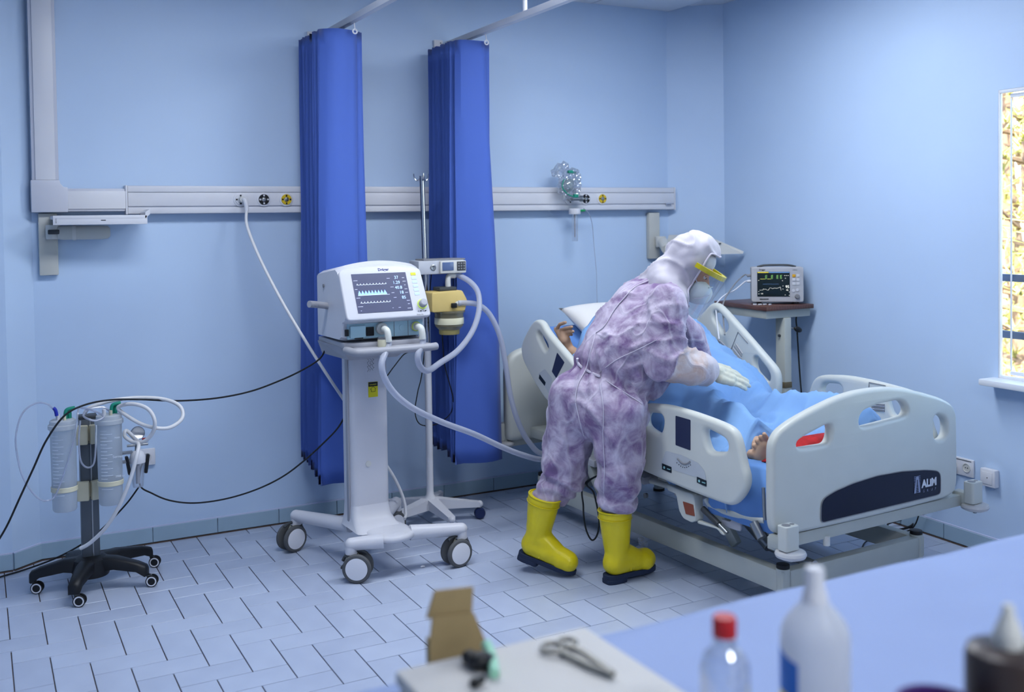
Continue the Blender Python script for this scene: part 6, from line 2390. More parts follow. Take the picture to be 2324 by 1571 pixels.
def boot(M, lean, sgn):
    """rubber boot, local: x to the toe, z up, sole at z = 0"""
    T = lambda x, y, z: M @ Vector((x, y, z))
    caps = [(T(lean - 0.004, 0, 0.285), 0.0765, T(lean * 0.5, 0, 0.20), 0.066), (T(lean * 0.5, 0, 0.20), 0.066, T(0.004, 0, 0.115), 0.056), (T(0.004, 0, 0.115), 0.056, T(-0.012, 0, 0.062), 0.050),
            (T(-0.012, 0, 0.062), 0.053, T(0.09, sgn * 0.004, 0.055), 0.050), (T(0.09, 0, 0.055), 0.050, T(0.170, sgn * 0.006, 0.046), 0.050), (T(0.015, 0, 0.11), 0.052, T(0.12, 0, 0.058), 0.043), (T(0.14, sgn * 0.012, 0.045), 0.046, T(0.15, -sgn * 0.012, 0.045), 0.046)]
    b_ = blob('boot', caps, bootm, body, 0.0075, 4, lambda co, nn: 0.0015 * noise.noise(co * 30))
    # cut flat at the rim and at the sole
    me = b_.data
    Mi = M.inverted()
    loc = b_.location
    for v in me.vertices:
        q = Mi @ (v.co + loc)
        if q.z > 0.300:
            q.z = 0.300
        if q.z < 0.012:
            q.z = 0.012
        v.co = (M @ q) - loc
    ol = [(-0.068, 0.0), (-0.060, 0.030), (-0.03, 0.044), (0.03, 0.042), (0.09, 0.046), (0.15, 0.052), (0.195, 0.042), (0.222, 0.015), (0.222, -0.015), (0.195, -0.042), (0.15, -0.052), (0.09, -0.046), (0.03, -0.042), (-0.03, -0.044), (-0.060, -0.030)]
    ol = [(x * 0.985, y * 0.90) for x, y in ol]
    so = plate('sole', smoothpoly(ol, 3, 0.02), M @ Matrix.Translation((0, 0, 0.007)), 0.022, solem, b_, [], 0.003)
    plate('boot_heel', smoothpoly([(-0.064, -0.028), (-0.03, -0.04), (0.04, -0.038), (0.04, 0.038), (-0.03, 0.04), (-0.064, 0.028)], 3, 0.015), M @ Matrix.Translation((0, 0, -0.012)), 0.02, solem, b_, [], 0.003)
    rim_ = MB()
    rim_.torus(M @ Vector((lean - 0.004, 0, 0.300)), M.to_3x3() @ Vector((0, 0, 1)), 0.0745, 0.0045, 30, 8)
    rim_.obj('rim', bootm, b_)
    bn = MB()
    bn.torus(M @ Vector((lean - 0.004, 0, 0.268)), M.to_3x3() @ Vector((0, 0, 1)), 0.0768, 0.0018, 30, 6)
    bn.obj('rim_band', bootm, b_)
    sk_ = [M @ Vector((0.066 - 0.02 * abs(k) / 6, 0.0115 * k * 0.72, 0.098 - 0.0019 * k * k)) for k in range(-6, 7)]
    MB().tube(sk_, 0.002, 6, smooth=2).obj('instep_seam', bootm, b_)
    return b_


boot(fm_, 0.0, 1)
boot(rm_, 0.0, -1)

# ---- head: hood, mask, shield
for s in (-1, 1):
    MB().ball(hl(0.074, s * 0.031, 0.009), 0.0125, 14).obj('eye', mat('eye_white', 'D8D4CE', rough=0.2, var=0), body)
    MB().ball(hl(0.083, s * 0.032, 0.004), 0.0052, 10).obj('iris', mat('iris_dark', '2A1C14', rough=0.2, var=0), body)
    eb = MB()
    eb.tube([hl(0.094, s * 0.014, 0.034), hl(0.092, s * 0.032, 0.040), hl(0.078, s * 0.052, 0.034)], 0.004, 6)
    eb.obj('eyebrow', mat('brow_dark', '2E2622', rough=0.8), body)
    el_ = MB()
    el_.tube([hl(0.087, s * 0.016, 0.013), hl(0.087, s * 0.031, 0.015), hl(0.079, s * 0.046, 0.012)], 0.0052, 8)
    el_.obj('eyelid', skin_w, body)
capm = mat('cap_cloth', 'B8BCCB', rough=0.8, var=0.05)
blob('surgical_cap', [(hl(-0.006, 0, 0.062), (0.098, 0.078, 0.075), HR3)], capm, body, 0.008, 3)
# respirator
mk = MB()
rings = []
for (x, w, zt, zb) in ((0.036, 0.074, -0.008, -0.128), (0.075, 0.068, -0.006, -0.132), (0.110, 0.052, -0.014, -0.124), (0.137, 0.034, -0.030, -0.108), (0.150, 0.016, -0.046, -0.092)):
    ring = []
    zc, zr = (zt + zb) / 2, (zt - zb) / 2
    for k in range(26):
        q = 2 * PI * k / 26
        c_, s_ = math.cos(q), math.sin(q)
        ring.append(hl(x + 0.012 * (-s_) * 0, w * math.copysign(abs(c_) ** 0.9, c_), zc + zr * math.copysign(abs(s_) ** 0.85, s_)))
    rings.append(ring)
mk.loft(rings)
mko = mk.obj('face_mask', maskm, body, True, 60, 1)
MB().tube([hl(0.116, 0.030, -0.026), hl(0.130, 0.0, -0.016), hl(0.116, -0.030, -0.026)], 0.0028, 6).obj('nose_clip', maskm, mko)
MB().tube([hl(0.151, 0.0, -0.046), hl(0.154, 0.0, -0.068), hl(0.150, 0.0, -0.092)], 0.002, 6).obj('fold_ridge', seamm, mko)
for s in (-1, 1):
    MB().tube([hl(0.06, s * 0.062, -0.03), hl(0.02, s * 0.079, 0.0), hl(-0.03, s * 0.084, 0.03)], 0.0025, 6).obj('elastic', seamm, mko)
    MB().tube([hl(0.136, s * 0.037, -0.052), hl(0.114, s * 0.053, -0.080), hl(0.085, s * 0.066, -0.100)], 0.0015, 6).obj('pleat', midgrey if False else seamm, mko)


# hood: shell around the head, open at the face, running down over the neck
def hood_disp(co, nn):
    return 0.010 * noise.noise(co * 9) + 0.008 * noise.noise(co * 20) + 0.010 * (max(0, 1 - abs(noise.noise(Vector((co.x * 9 + co.z * 5, co.y * 9, co.z * 4)))) * 4)) ** 2


hood = blob('hood', [(hl(-0.018, 0, 0.045), (0.128, 0.108, 0.125), HR3), (hl(-0.03, 0, -0.03), (0.115, 0.102, 0.13), HR3), (hl(-0.02, 0.0, -0.10), 0.088, hl(-0.085, 0, -0.16), 0.095), (hl(-0.05, 0, -0.05), 0.10, atd(1512, 636, 4.66), 0.10), (atd(1512, 640, 4.66), 0.095, atd(1482, 690, 4.68), 0.085), (atd(1514, 650, 4.62), 0.085, atd(1536, 680, 4.58), 0.06)],
            hoodm, body, 0.009, 4, hood_disp)
# open the front of the hood
bmh = bmesh.new()
bmh.from_mesh(hood.data)
inv = HM.inverted()
hloc = hood.location.copy()
kill = []
for f in bmh.faces:
    q = inv @ (f.calc_center_median() + hloc)
    if q.x > 0.036 - 0.20 * min(0, q.z + 0.06) * 0 and -0.135 < q.z < 0.118 and abs(q.y) < 0.115 and (q.x - 0.036) > 0.25 * (abs(q.y) / 0.1) ** 2 * 0.05:
        kill.append(f)
bmesh.ops.delete(bmh, geom=kill, context='FACES')
bmesh.ops.delete(bmh, geom=[v for v in bmh.verts if not v.link_faces], context='VERTS')
bmh.to_mesh(hood.data)
edge_loop = []
be = [e for e in bmh.edges if len(e.link_faces) == 1]
vset = {}
for e in be:
    for v in e.verts:
        vset.setdefault(v, []).append(e)
if vset:
    v0 = next(iter(vset))
    loop = [v0]
    prev_e = None
    cur = v0
    while True:
        nxt = None
        for e in vset[cur]:
            if e is not prev_e:
                nxt = e
                break
        if nxt is None:
            break
        cur = nxt.other_vert(cur)
        prev_e = nxt
        if cur is v0 or len(loop) > 3000:
            break
        loop.append(cur)
    pts = [v.co + hloc for v in loop]
    for _ in range(6):
        pts = [(pts[i - 1] + pts[i] * 2 + pts[(i + 1) % len(pts)]) / 4 for i in range(len(pts))]
    pts = pts[::2]
    MB().tube(pts, 0.0045, 8, closed=True, smooth=0).obj('elastic_edge', seamm, hood)
bmh.free()
md = hood.modifiers.new('thickness', 'SOLIDIFY')
md.thickness = 0.0015
# face shield: yellow brow band and clear curved visor
band = MB()
ins, outs = [], []
NB_ = 20
for k in range(NB_ + 1):
    q = math.radians(-92 + 184 * k / NB_)
    ins.append((0.020 + 0.118 * math.cos(q), 0.112 * math.sin(q)))
rings = []
for k, (x, y) in enumerate(ins):
    n = Vector((math.cos(math.radians(-92 + 184 * k / NB_)), math.sin(math.radians(-92 + 184 * k / NB_)), 0))
    rings.append([hl(x, y, 0.030), hl(x + n.x * 0.022, y + n.y * 0.016, 0.030), hl(x + n.x * 0.022, y + n.y * 0.016, 0.052), hl(x, y, 0.052)])
band.loft(rings)
sh = thing('face_shield', '', '', HC)
for k_ in ('label', 'category'):
    del sh[k_]
attach(sh, body)
band.obj('brow_band', yellowpl if False else mat('shield_yellow', 'DCCB1C', rough=0.35, var=0.02), sh)
vis = MB()
rings = []
for z, f in ((0.055, 0.0), (0.03, 0.0), (-0.05, 0.006), (-0.12, 0.012), (-0.165, 0.014)):
    ring = []
    for k in range(25):
        q = math.radians(-84 + 168 * k / 24)
        ring.append(hl(0.024 + (0.140 - f * 0.3) * math.cos(q), (0.130 - f) * math.sin(q), z))
    rings.append(ring)
vis.loft(rings, caps=False, closed=False)
vo = vis.obj('visor', clear_mat('visor_film', 'FCFDFF', 0.03, 0.03, 0.02), sh)

# ---- near gloved hand, palm down, fingers reaching right and down
GW = J['wrr']
gd = (J['fing'] - GW).normalized()
gn = (UZ * 0.62 - HF * 0.78)
gn = (gn - gd * gn.dot(gd)).normalized()         # back of the hand, turned towards the room
gs_ = gd.cross(gn).normalized()                   # across, towards the camera for a right hand
if gs_.z > 0:
    gs_ = -gs_


def gl(a, s, n):
    return GW + gd * a * 1.17 + gs_ * s * 1.12 + gn * n * 1.1


gc = [(gl(-0.055, 0, 0.0), 0.038, gl(0.0, 0, 0.0), 0.031), (gl(0.0, 0, 0), 0.031, gl(0.04, 0, 0.0), 0.030),
      (gl(0.04, 0.026, 0.0), 0.022, gl(0.098, 0.030, 0.004), 0.0165), (gl(0.04, 0.008, 0.004), 0.022, gl(0.104, 0.010, 0.007), 0.0165), (gl(0.04, -0.01, 0.004), 0.022, gl(0.100, -0.010, 0.006), 0.016), (gl(0.04, -0.026, 0.0), 0.020, gl(0.090, -0.030, 0.002), 0.015)]
fing = [(0.031, [(0.098, 0.004), (0.135, 0.000), (0.158, -0.010), (0.178, -0.022)], 0.0098), (0.010, [(0.104, 0.007), (0.148, 0.004), (0.176, -0.006), (0.198, -0.020)], 0.0102), (-0.011, [(0.100, 0.006), (0.142, 0.004), (0.170, -0.004), (0.190, -0.016)], 0.0098), (-0.031, [(0.090, 0.002), (0.120, 0.000), (0.140, -0.008), (0.156, -0.018)], 0.0088)]
for k, (s, pts, r) in enumerate(fing):
    sp = (1.5 - k) * 0.0006
    for i, (p, q) in enumerate(zip(pts, pts[1:])):
        gc.append((gl(p[0], s * (1 - 0.06 * i) + sp * i, p[1] * 0.6), r * (1.08 - 0.04 * i), gl(q[0], s * (1 - 0.06 * (i + 1)) + sp * (i + 1), q[1] * 0.6), r * (1.0 - 0.06 * i)))
# thumb leaves the side of the palm that faces the camera's far side (right hand, palm down)
ts = -1
gc += [(gl(0.025, ts * 0.026, -0.008), 0.018, gl(0.06, ts * 0.050, -0.022), 0.0135), (gl(0.06, ts * 0.050, -0.022), 0.0130, gl(0.10, ts * 0.056, -0.034), 0.0110), (gl(0.10, ts * 0.056, -0.034), 0.011, gl(0.122, ts * 0.052, -0.042), 0.0095)]
glove = blob('glove', gc, latex, body, 0.0042, 3, lambda co, nn: 0.0014 * noise.noise(co * 55) + 0.001 * noise.noise(co * 110))
cf = MB()
cfp = [(0.046, -0.070), (0.0445, -0.066), (0.042, -0.05), (0.0385, -0.03), (0.0365, -0.02)]
cf.lathe(GW, gd, cfp, 26)
cf.torus(gl(-0.07, 0, 0), gd, 0.0445, 0.003, 26, 8)
cf.obj('glove_cuff', latex, glove)
# far gloved hand, mostly hidden
GL = J['wrl']
blob('glove', [(GL + UZ * 0.03, 0.036, GL - UZ * 0.04, 0.032), (GL - UZ * 0.04, 0.034, GL - UZ * 0.08 + HR * 0.02, 0.030)] +
     [(GL - UZ * 0.08 + HR * (0.02 + 0.0) + HF * (k * 0.019 - 0.03), 0.0115, GL - UZ * 0.125 + HR * 0.05 + HF * (k * 0.021 - 0.03), 0.0095) for k in range(4)] +
     [(GL - UZ * 0.05 + HR * 0.02, 0.014, GL - UZ * 0.085 + HR * 0.055 - HF * 0.03, 0.0105)], latex, body, 0.005, 3)

# ================================================================== MONITOR ON ITS TABLE
TZ = 1.122
woodm = bpy.data.materials.new('brown_laminate')
woodm.use_nodes = True
nt = woodm.node_tree
bs = nt.nodes['Principled BSDF']
wv = nt.nodes.new('ShaderNodeTexWave')
wv.inputs['Scale'].default_value = 6
wv.inputs['Distortion'].default_value = 6
wv.inputs['Detail'].default_value = 3
rp = nt.nodes.new('ShaderNodeValToRGB')
rp.color_ramp.elements[0].color = lin('54352E')
rp.color_ramp.elements[1].color = lin('6A463C')
nt.links.new(wv.outputs['Fac'], rp.inputs[0])
nt.links.new(rp.outputs[0], bs.inputs['Base Color'])
bs.inputs['Roughness'].default_value = 0.35
poly = [Vector((3.895, 4.345, TZ)), Vector((4.25, 4.345, TZ)), Vector((4.272, 4.86, TZ)), Vector((3.945, 4.86, TZ))]
mtab = thing('bedside_table', 'bedside table with brown top and white steel leg under the monitor', 'table', (4.05, 4.5, 0))
MB().prism([(p.x, p.y) for p in poly], 0.024, Matrix.Translation((0, 0, TZ - 0.012)), 0.002).obj('table_top', woodm, mtab)
cen = sum(poly, Vector()) / 4
ap = [cen + (p - cen) * 0.93 for p in poly]
MB().prism([(p.x, p.y) for p in ap], 0.045, Matrix.Translation((0, 0, TZ - 0.047)), 0.002).obj('apron', bedgrey, mtab)
LG = atx(1779, 900, 4.06)
MB().box((LG.x, LG.y, (TZ - 0.07) / 2 + 0.02), (0.05, 0.075, TZ - 0.11), 0.004).obj('leg', bedgrey, mtab)
MB().box((LG.x, LG.y, 0.70 - 0.03), (0.054, 0.079, 0.035), 0.003).obj('leg_band', mat('olive_band', '6A5F48', rough=0.5), mtab)
MB().cyl((LG.x - 0.027, LG.y - 0.0, 0.95), (LG.x - 0.036, LG.y, 0.95), 0.008, n=12).obj('bolt', darkgrey, mtab)
for s in (-1, 1):
    MB().box((LG.x - 0.02, LG.y + s * 0.17, 0.03), (0.05, 0.34, 0.05), 0.006).obj('foot', bedgrey, mtab)

MC = fl(1764, 690, TZ)
MC = Vector((MC.x, MC.y, TZ))
md_ = Vector((MC.x, MC.y, 0)).normalized()
mr_ = Vector((md_.y, -md_.x, 0))
mr_ = (Matrix.Rotation(math.radians(4), 3, 'Z') @ mr_)
mb_ = UZ.cross(mr_)
MMR = Matrix((mr_, mb_, UZ)).transposed()


def mp(x, y, z):
    return MC + mr_ * x + mb_ * y + UZ * z


MMAT = lambda x, y, z: Matrix.Translation(mp(x, y, z)) @ Matrix((mr_, UZ, mr_.cross(UZ))).transposed().to_4x4()
wdt = 0.292
mon = thing('patient_monitor', 'grey patient monitor with dark screen of yellow and green traces', 'monitor', MC)
monm = mat('monitor_shell', 'B6B6BA', rough=0.4, var=0.02)
MB().box(mp(0, 0.06, 0.112), (wdt, 0.13, 0.20), 0.010, MMR).obj('case', monm, mon)
plate('front_bezel', smoothpoly([(-wdt / 2, 0.012), (wdt / 2, 0.012), (wdt / 2, 0.214), (-wdt / 2, 0.214)], 4, 0.012), MMAT(0, -0.012, 0), 0.022, monm, mon, [], 0.005)
tb_ = MB()
tb_.tube([mp(-0.11, 0.05, 0.212), mp(-0.06, 0.05, 0.222), mp(0.06, 0.05, 0.222), mp(0.11, 0.05, 0.212)], 0.006, 8)
tb_.obj('carry_handle', darkgrey, mon)
for s in (-1, 1):
    for yy in (0.0, 0.1):
        MB().cyl(mp(s * 0.10, yy, 0.0), mp(s * 0.10, yy, 0.016), 0.012, n=14).obj('rubber_foot', black, mon)
msc = MB().box(mp(-0.022, -0.024, 0.116), (0.182, 0.003, 0.143), 0.001, MMR).obj('screen', mat('monitor_screen', '121A1E', rough=0.2, var=0.05, emit='16282E', estr=0.25), mon)
SMM = MMAT(-0.022, -0.0262, 0.116)
gy = mat('trace_yellow', 'E8E86A', var=0, emit='E6E66A', estr=0.9)
gg = mat('trace_green', '9AE07A', var=0, emit='96E076', estr=0.8)
gw = mat('trace_white', 'F0EEE0', var=0, emit='F0EEE0', estr=0.9)
MB().box(SMM @ Vector((-0.058, 0.068, 0.0004)), (0.062, 0.0006, 0.005), 0, MMR).obj('alarm_bar', mat('bar_yellow', 'C8B83A', var=0, emit='C8B83A', estr=0.7), msc)
MB().box(SMM @ Vector((0.032, 0.068, 0.0004)), (0.115, 0.0006, 0.005), 0, MMR).obj('alarm_bar', mat('bar_blue', '5E86B8', var=0, emit='5E86B8', estr=0.6), msc)
for (x, w) in ((-0.075, 0.03), (-0.035, 0.02)):
    trace([(x, 0.030), (x + w, 0.030)], 0.0012, gy, SMM, msc)
for x in (-0.045, -0.012, 0.018, 0.038):
    trace([(x, 0.030), (x, 0.052), (x + 0.003, 0.052), (x + 0.003, 0.032), (x + 0.007, 0.032), (x + 0.007, 0.053), (x + 0.010, 0.053)], 0.0008, gg, SMM, msc)
trace([(-0.078, -0.034), (-0.06, -0.034), (-0.056, -0.026), (-0.050, -0.030), (-0.044, -0.028), (-0.036, -0.034), (-0.028, -0.034), (-0.022, -0.022), (-0.016, -0.020), (-0.006, -0.026), (0.004, -0.022), (0.018, -0.024), (0.032, -0.019), (0.038, -0.017), (0.042, -0.036)], 0.0010, gw, SMM, msc)
trace([(-0.06, 0.0), (-0.03, 0.001), (0.0, 0.0), (0.03, 0.001)], 0.0009, MATS['bar_blue'], SMM, msc)
text('reading', '95', SMM @ Matrix.Translation((0.066, -0.022, 0.0006)), 0.022, gw, msc, 0.0002)
text('reading', '42', SMM @ Matrix.Translation((0.070, -0.038, 0.0006)), 0.013, gw, msc, 0.0002)
text('reading', '109', SMM @ Matrix.Translation((-0.072, -0.058, 0.0006)), 0.009, gw, msc, 0.0002)
for (x, y) in ((-0.085, 0.022), (-0.085, -0.042), (-0.085, -0.056), (0.048, 0.02), (0.05, -0.01), (0.05, -0.028), (0.06, 0.05), (0.07, 0.05), (0.08, 0.05), (0.064, 0.034), (0.062, -0.062), (0.085, -0.045), (0.085, -0.064)):
    trace([(x, y), (x + 0.005, y)], 0.0018, gw, SMM, msc, 'caption')
for i in range(2):
    for j in range(3):
        MB().box(mp(0.092 + i * 0.022, -0.0245, 0.164 - j * 0.023), (0.018, 0.003, 0.017), 0.002, MMR).obj('key', mat('key_orange', 'D8A020', rough=0.5, var=0) if (i, j) == (0, 0) else mat('key_grey', 'CFCFD2', rough=0.5, var=0.0), mon)
for (x, z) in ((0.089, 0.078), (0.111, 0.082)):
    MB().lathe(mp(x, -0.023, z), -mb_, [(0.0, 0.004), (0.008, 0.004), (0.009, 0.0)], 18).obj('round_key', MATS['key_grey'], mon)
MB().lathe(mp(0.110, -0.022, 0.045), -mb_, [(0.0, 0.014), (0.010, 0.014), (0.013, 0.010), (0.014, 0.0)], 20).obj('rotary_knob', midgrey, mon)
text('maker_lettering', 'Dräger', MMAT(-0.102, -0.0235, 0.195), 0.012, black, mon, 0.0003, 'LEFT', 0.0003)
text('model_lettering', 'Infinity', MMAT(0.085, -0.0235, 0.195), 0.009, darkgrey, mon, 0.0003)
MB().box(mp(-0.075, -0.024, 0.030), (0.05, 0.002, 0.006), 0, MMR).obj('print_strip', darkgrey, mon)
for (z, m) in ((0.165, midgrey), (0.132, white)):
    MB().cyl(mp(-wdt / 2 - 0.001, 0.02, z), mp(-wdt / 2 - 0.022, 0.02, z - 0.002), 0.008, n=12).obj('lead_plug', m, mon)
l0, l1 = mp(-wdt / 2 - 0.02, 0.02, 0.163), mp(-wdt / 2 - 0.02, 0.02, 0.130)
hose('sensor_lead', 'grey sensor lead running from the monitor side over the table to the bed', [l0, aty(1690, 624, 4.62), aty(1672, 640, 4.6), aty(1655, 662, 4.56), aty(1645, 680, 4.52), aty(1640, 700, 4.46), aty(1645, 760, 4.35)], 0.004, midgrey, 'cable', 8)
hose('sensor_lead', 'white sensor lead crossing the grey one beside the monitor', [l1, aty(1690, 640, 4.60), aty(1668, 658, 4.58), aty(1648, 668, 4.56), aty(1632, 682, 4.54), aty(1625, 700, 4.48), aty(1632, 770, 4.35)], 0.004, white, 'cable', 8)
cl_ = thing('lead_clips', 'few small white clips lying before the monitor', 'clips', mp(-0.08, -0.06, 0))
for k in range(4):
    MB().box(mp(-0.13 + k * 0.028, -0.075 - 0.01 * (k % 2), 0.004), (0.022, 0.012, 0.007), 0.002, MMR @ Matrix.Rotation(0.4 * k, 3, 'Z')).obj('clip', white, cl_)
cable('black monitor cord hanging beside the table leg to the floor', [mp(0.10, 0.10, 0.05), mp(0.13, 0.06, -0.03), atx(1807, 722, 4.16), atx(1809, 750, 4.17), atx(1812, 800, 4.18), atx(1816, 860, 4.19), atx(1822, 925, 4.19), atx(1830, 1000, 4.17), (4.12, 4.15, 0.05), (4.05, 4.1, 0.008)], 0.0045)
kn = atx(1811, 748, 4.14)
kt = thing('table_crank', 'black lever knob under the bedside table', 'knob', kn)
MB().ball(kn, (0.03, 0.014, 0.016), 14, Matrix.Rotation(0.35, 3, 'Y')).obj('grip', black, kt)
MB().cyl(kn, Vector((LG.x + 0.026, LG.y, kn.z + 0.015)), 0.005, n=10).obj('shaft', steel, kt)

# ================================================================== FLOOR ODDS AND ENDS
hose('bed_control_cable', 'dark control cable hanging in a narrow loop under the bed edge behind the worker',
     [bp(-0.38, 1.12, 0.43), atd(1330, 1095, 4.78), atd(1324, 1150, 4.78), atd(1329, 1198, 4.77), atd(1343, 1226, 4.76), atd(1356, 1212, 4.76), atd(1359, 1175, 4.77), atd(1348, 1120, 4.78), atd(1336, 1092, 4.79), bp(-0.34, 1.16, 0.43)], 0.0042, darkgrey, 'cable', 8)
hose('bed_power_cable', 'black power cable coiled under the bed foot',
     [fl(1985, 1195, 0.02), fl(2020, 1205, 0.01), fl(2055, 1200, 0.01), fl(2075, 1190, 0.02), fl(2050, 1180, 0.03), fl(2015, 1190, 0.02), fl(2030, 1203, 0.012), fl(2065, 1195, 0.02), fl(2080, 1180, 0.05), fl(2095, 1165, 0.1)], 0.005, black, 'cable', 8)
pbg = fl(1455, 1258, 0.03)
pb_ = blob('plastic_bag', [(pbg, (0.035, 0.03, 0.05), Matrix.Rotation(0.3, 3, 'Y')), (pbg + Vector((0.02, 0.01, 0.04)), (0.02, 0.02, 0.045), Matrix.Rotation(-0.4, 3, 'Y'))], bagm, None, 0.006, 1, lambda co, nn: 0.009 * noise.noise(co * 45))
for p in pb_.data.polygons:
    p.use_smooth = False
tag(pb_, 'small crumpled clear plastic wrapper on the floor by the boot', 'wrapper')
pw = fl(958, 1288, 0)
pt_ = blob('paper_scrap', [(pw + UZ * 0.005, (0.012, 0.006, 0.005), Matrix.Rotation(0.5, 3, 'Z')), (pw + Vector((0.008, -0.004, 0.005)), (0.006, 0.008, 0.004), Matrix())], white, None, 0.003, 1)
tag(pt_, 'tiny white scrap lying on the tiles below the ventilator', 'scrap')

# ================================================================== FOREGROUND TABLE
TTZ = 0.85
ftab = thing('work_table', 'low table covered by a pale blue drape in front of the viewing window', 'table', (1.9, 1.1, 0))
FX0, FX1, FY0, FY1 = 0.50, 3.30, 0.64, 1.565
drape = mat('drape_pale_blue', '94A6D0', rough=0.7, var=0.03, scale=3, bump=0.05, bscale=60)
MB().box(((FX0 + FX1) / 2, (FY0 + FY1) / 2, TTZ - 0.02), (FX1 - FX0 - 0.02, FY1 - FY0 - 0.02, 0.03), 0.004).obj('table_top', white, ftab)
for x in (FX0 + 0.06, FX1 - 0.06):
    for y in (FY0 + 0.06, FY1 - 0.06):
        MB().box((x, y, (TTZ - 0.035) / 2), (0.04, 0.04, TTZ - 0.035), 0.003).obj('leg', steel, ftab)
dm = MB()
NX, NY = 90, 46
V = []
for i in range(NX + 1):
    row = []
    x = FX0 + (FX1 - FX0) * i / NX
    for j in range(NY + 1):
        s = (FY1 - FY0 + 0.30) * j / NY
        y = FY0 + s
        z = TTZ + 0.004 + 0.006 * noise.noise(Vector((x * 2.2, y * 2.6, 1))) + 0.004 * noise.noise(Vector((x * 5 + y * 3, y * 6, 4)))
        ov = y - FY1
        if ov > 0:
            r_ = 0.02
            if ov < r_ * PI / 2:
                an = ov / r_
                y2 = FY1 + r_ * math.sin(an)
                z -= r_ * (1 - math.cos(an))
            else:
                y2 = FY1 + r_ + 0.012 * math.sin(x * 19 + noise.noise(Vector((x * 3, 0, 0))) * 4) * min(1, (ov - 0.03) / 0.1)
                z -= r_ + (ov - r_ * PI / 2)
            y = y2
        row.append(dm.bm.verts.new((x, y + 0.006 * noise.noise(Vector((x * 1.7, 5, 5))), z)))
    V.append(row)
for i in range(NX):
    for j in range(NY):
        dm.bm.faces.new((V[i][j], V[i + 1][j], V[i + 1][j + 1], V[i][j + 1]))
do = dm.obj('drape', drape, None, True, 180)
md = do.modifiers.new('thickness', 'SOLIDIFY')
md.thickness = 0.002
tag(do, 'pale blue drape sheet spread over the foreground table', 'drape')
TT = TTZ + 0.012

# white bottle with a pointed cap and a blue and yellow label
bc_ = atd(1850, 1500, 1.36)
B1 = Vector((bc_.x, bc_.y, TT))
wb_ = thing('white_bottle', 'milky white plastic bottle with a blue and yellow label', 'bottle', B1)
bw = clear_mat('milky_bottle', 'F4F6FA', 0.05, 0.3, 0.90, 'E6E9F0')
h0 = 0.204
MB().lathe(B1, (0, 0, 1), [(0.0, 0.001), (0.040, 0.0), (0.0455, 0.008), (0.046, 0.05), (0.046, h0 - 0.012), (0.0445, h0 - 0.002), (0.040, h0 + 0.008), (0.031, h0 + 0.020), (0.021, h0 + 0.031), (0.0165, h0 + 0.038), (0.0, h0 + 0.04)], 36).obj('body', bw, wb_)
MB().lathe(B1, (0, 0, 1), [(0.0185, h0 + 0.036), (0.0160, h0 + 0.048), (0.0132, h0 + 0.056), (0.0125, h0 + 0.078), (0.0115, h0 + 0.081), (0.0, h0 + 0.082)], 24).obj('cap', white, wb_)
lab = MB()
toc = (CAM - B1)
ang0 = math.atan2(toc.y, toc.x)
for (z0, z1, mm, nm) in ((0.120, 0.178, mat('label_blue', '2E74D0', rough=0.5, var=0.03), 'label_top'), (0.02, 0.120, mat('label_yellow', 'E4CE2A', rough=0.5, var=0.03), 'label_foot')):
    lb_ = MB()
    rgs = []
    for k in range(13):
        q = ang0 - math.radians(28 + 9 * k)
        zt_ = z1 - 0.012 * (1 if nm == 'label_top' else 0) * max(0, 1 - k / 6)
        rgs.append([B1 + Vector((0.0466 * math.cos(q), 0.0466 * math.sin(q), z0)), B1 + Vector((0.0466 * math.cos(q), 0.0466 * math.sin(q), zt_))])
    lb_.loft(rgs, caps=False, closed=False)
    lb_.obj(nm, mm, wb_)
MB().tube([B1 + Vector((0.0474 * math.cos(ang0 - math.radians(36 + 5 * k)), 0.0474 * math.sin(ang0 - math.radians(36 + 5 * k)), 0.10 - 0.002 * k * k)) for k in range(6)], 0.006, 6, smooth=2).obj('label_mark', mat('label_red', 'B03A1E', rough=0.5), wb_)

# clear bottle, red cap
bc_ = atd(1645, 1500, 1.33)
B2 = Vector((bc_.x, bc_.y, TT))
cb_ = thing('clear_bottle', 'clear plastic bottle with a red screw cap', 'bottle', B2)
pet = clear_mat('pet_plastic', 'F4F7FB', 0.12, 0.03, 0.05)
MB().lathe(B2, (0, 0, 1), [(0.0, 0.004), (0.024, 0.0), (0.031, 0.008), (0.033, 0.03), (0.0315, 0.06), (0.033, 0.09), (0.033, 0.150), (0.0325, 0.165), (0.028, 0.180), (0.0165, 0.190), (0.0138, 0.195), (0.0135, 0.215)], 36).obj('body', pet, cb_)
MB().lathe(B2, (0, 0, 1), [(0.0165, 0.196), (0.0165, 0.203), (0.0145, 0.205)], 24).obj('neck_ring', pet, cb_)
MB().lathe(B2, (0, 0, 1), [(0.0155, 0.206), (0.016, 0.21), (0.016, 0.229), (0.0145, 0.232), (0.0, 0.2325)], 30).obj('cap', mat('red_cap', 'B8242A', rough=0.4, var=0.03), cb_)

# dark bottle with a white dropper nozzle
bc_ = atd(2288, 1500, 1.16)
B3 = Vector((bc_.x, bc_.y, TT))
db_ = thing('dark_bottle', 'dark brown antiseptic bottle with a white dropper cap', 'bottle', B3)
h3 = 1.122 - TT
MB().lathe(B3, (0, 0, 1), [(0.0, 0.001), (0.042, 0.0), (0.047, 0.006), (0.047, h3 - 0.014), (0.044, h3 - 0.004), (0.034, h3), (0.0, h3)], 36).obj('body', mat('brown_bottle', '3C3230', rough=0.3, var=0.05), db_)
MB().lathe(B3, (0, 0, 1), [(0.016, h3), (0.0165, h3 + 0.014), (0.014, h3 + 0.022), (0.008, h3 + 0.036), (0.006, h3 + 0.048), (0.0, h3 + 0.05)], 26).obj('dropper_cap', offwhite, db_)

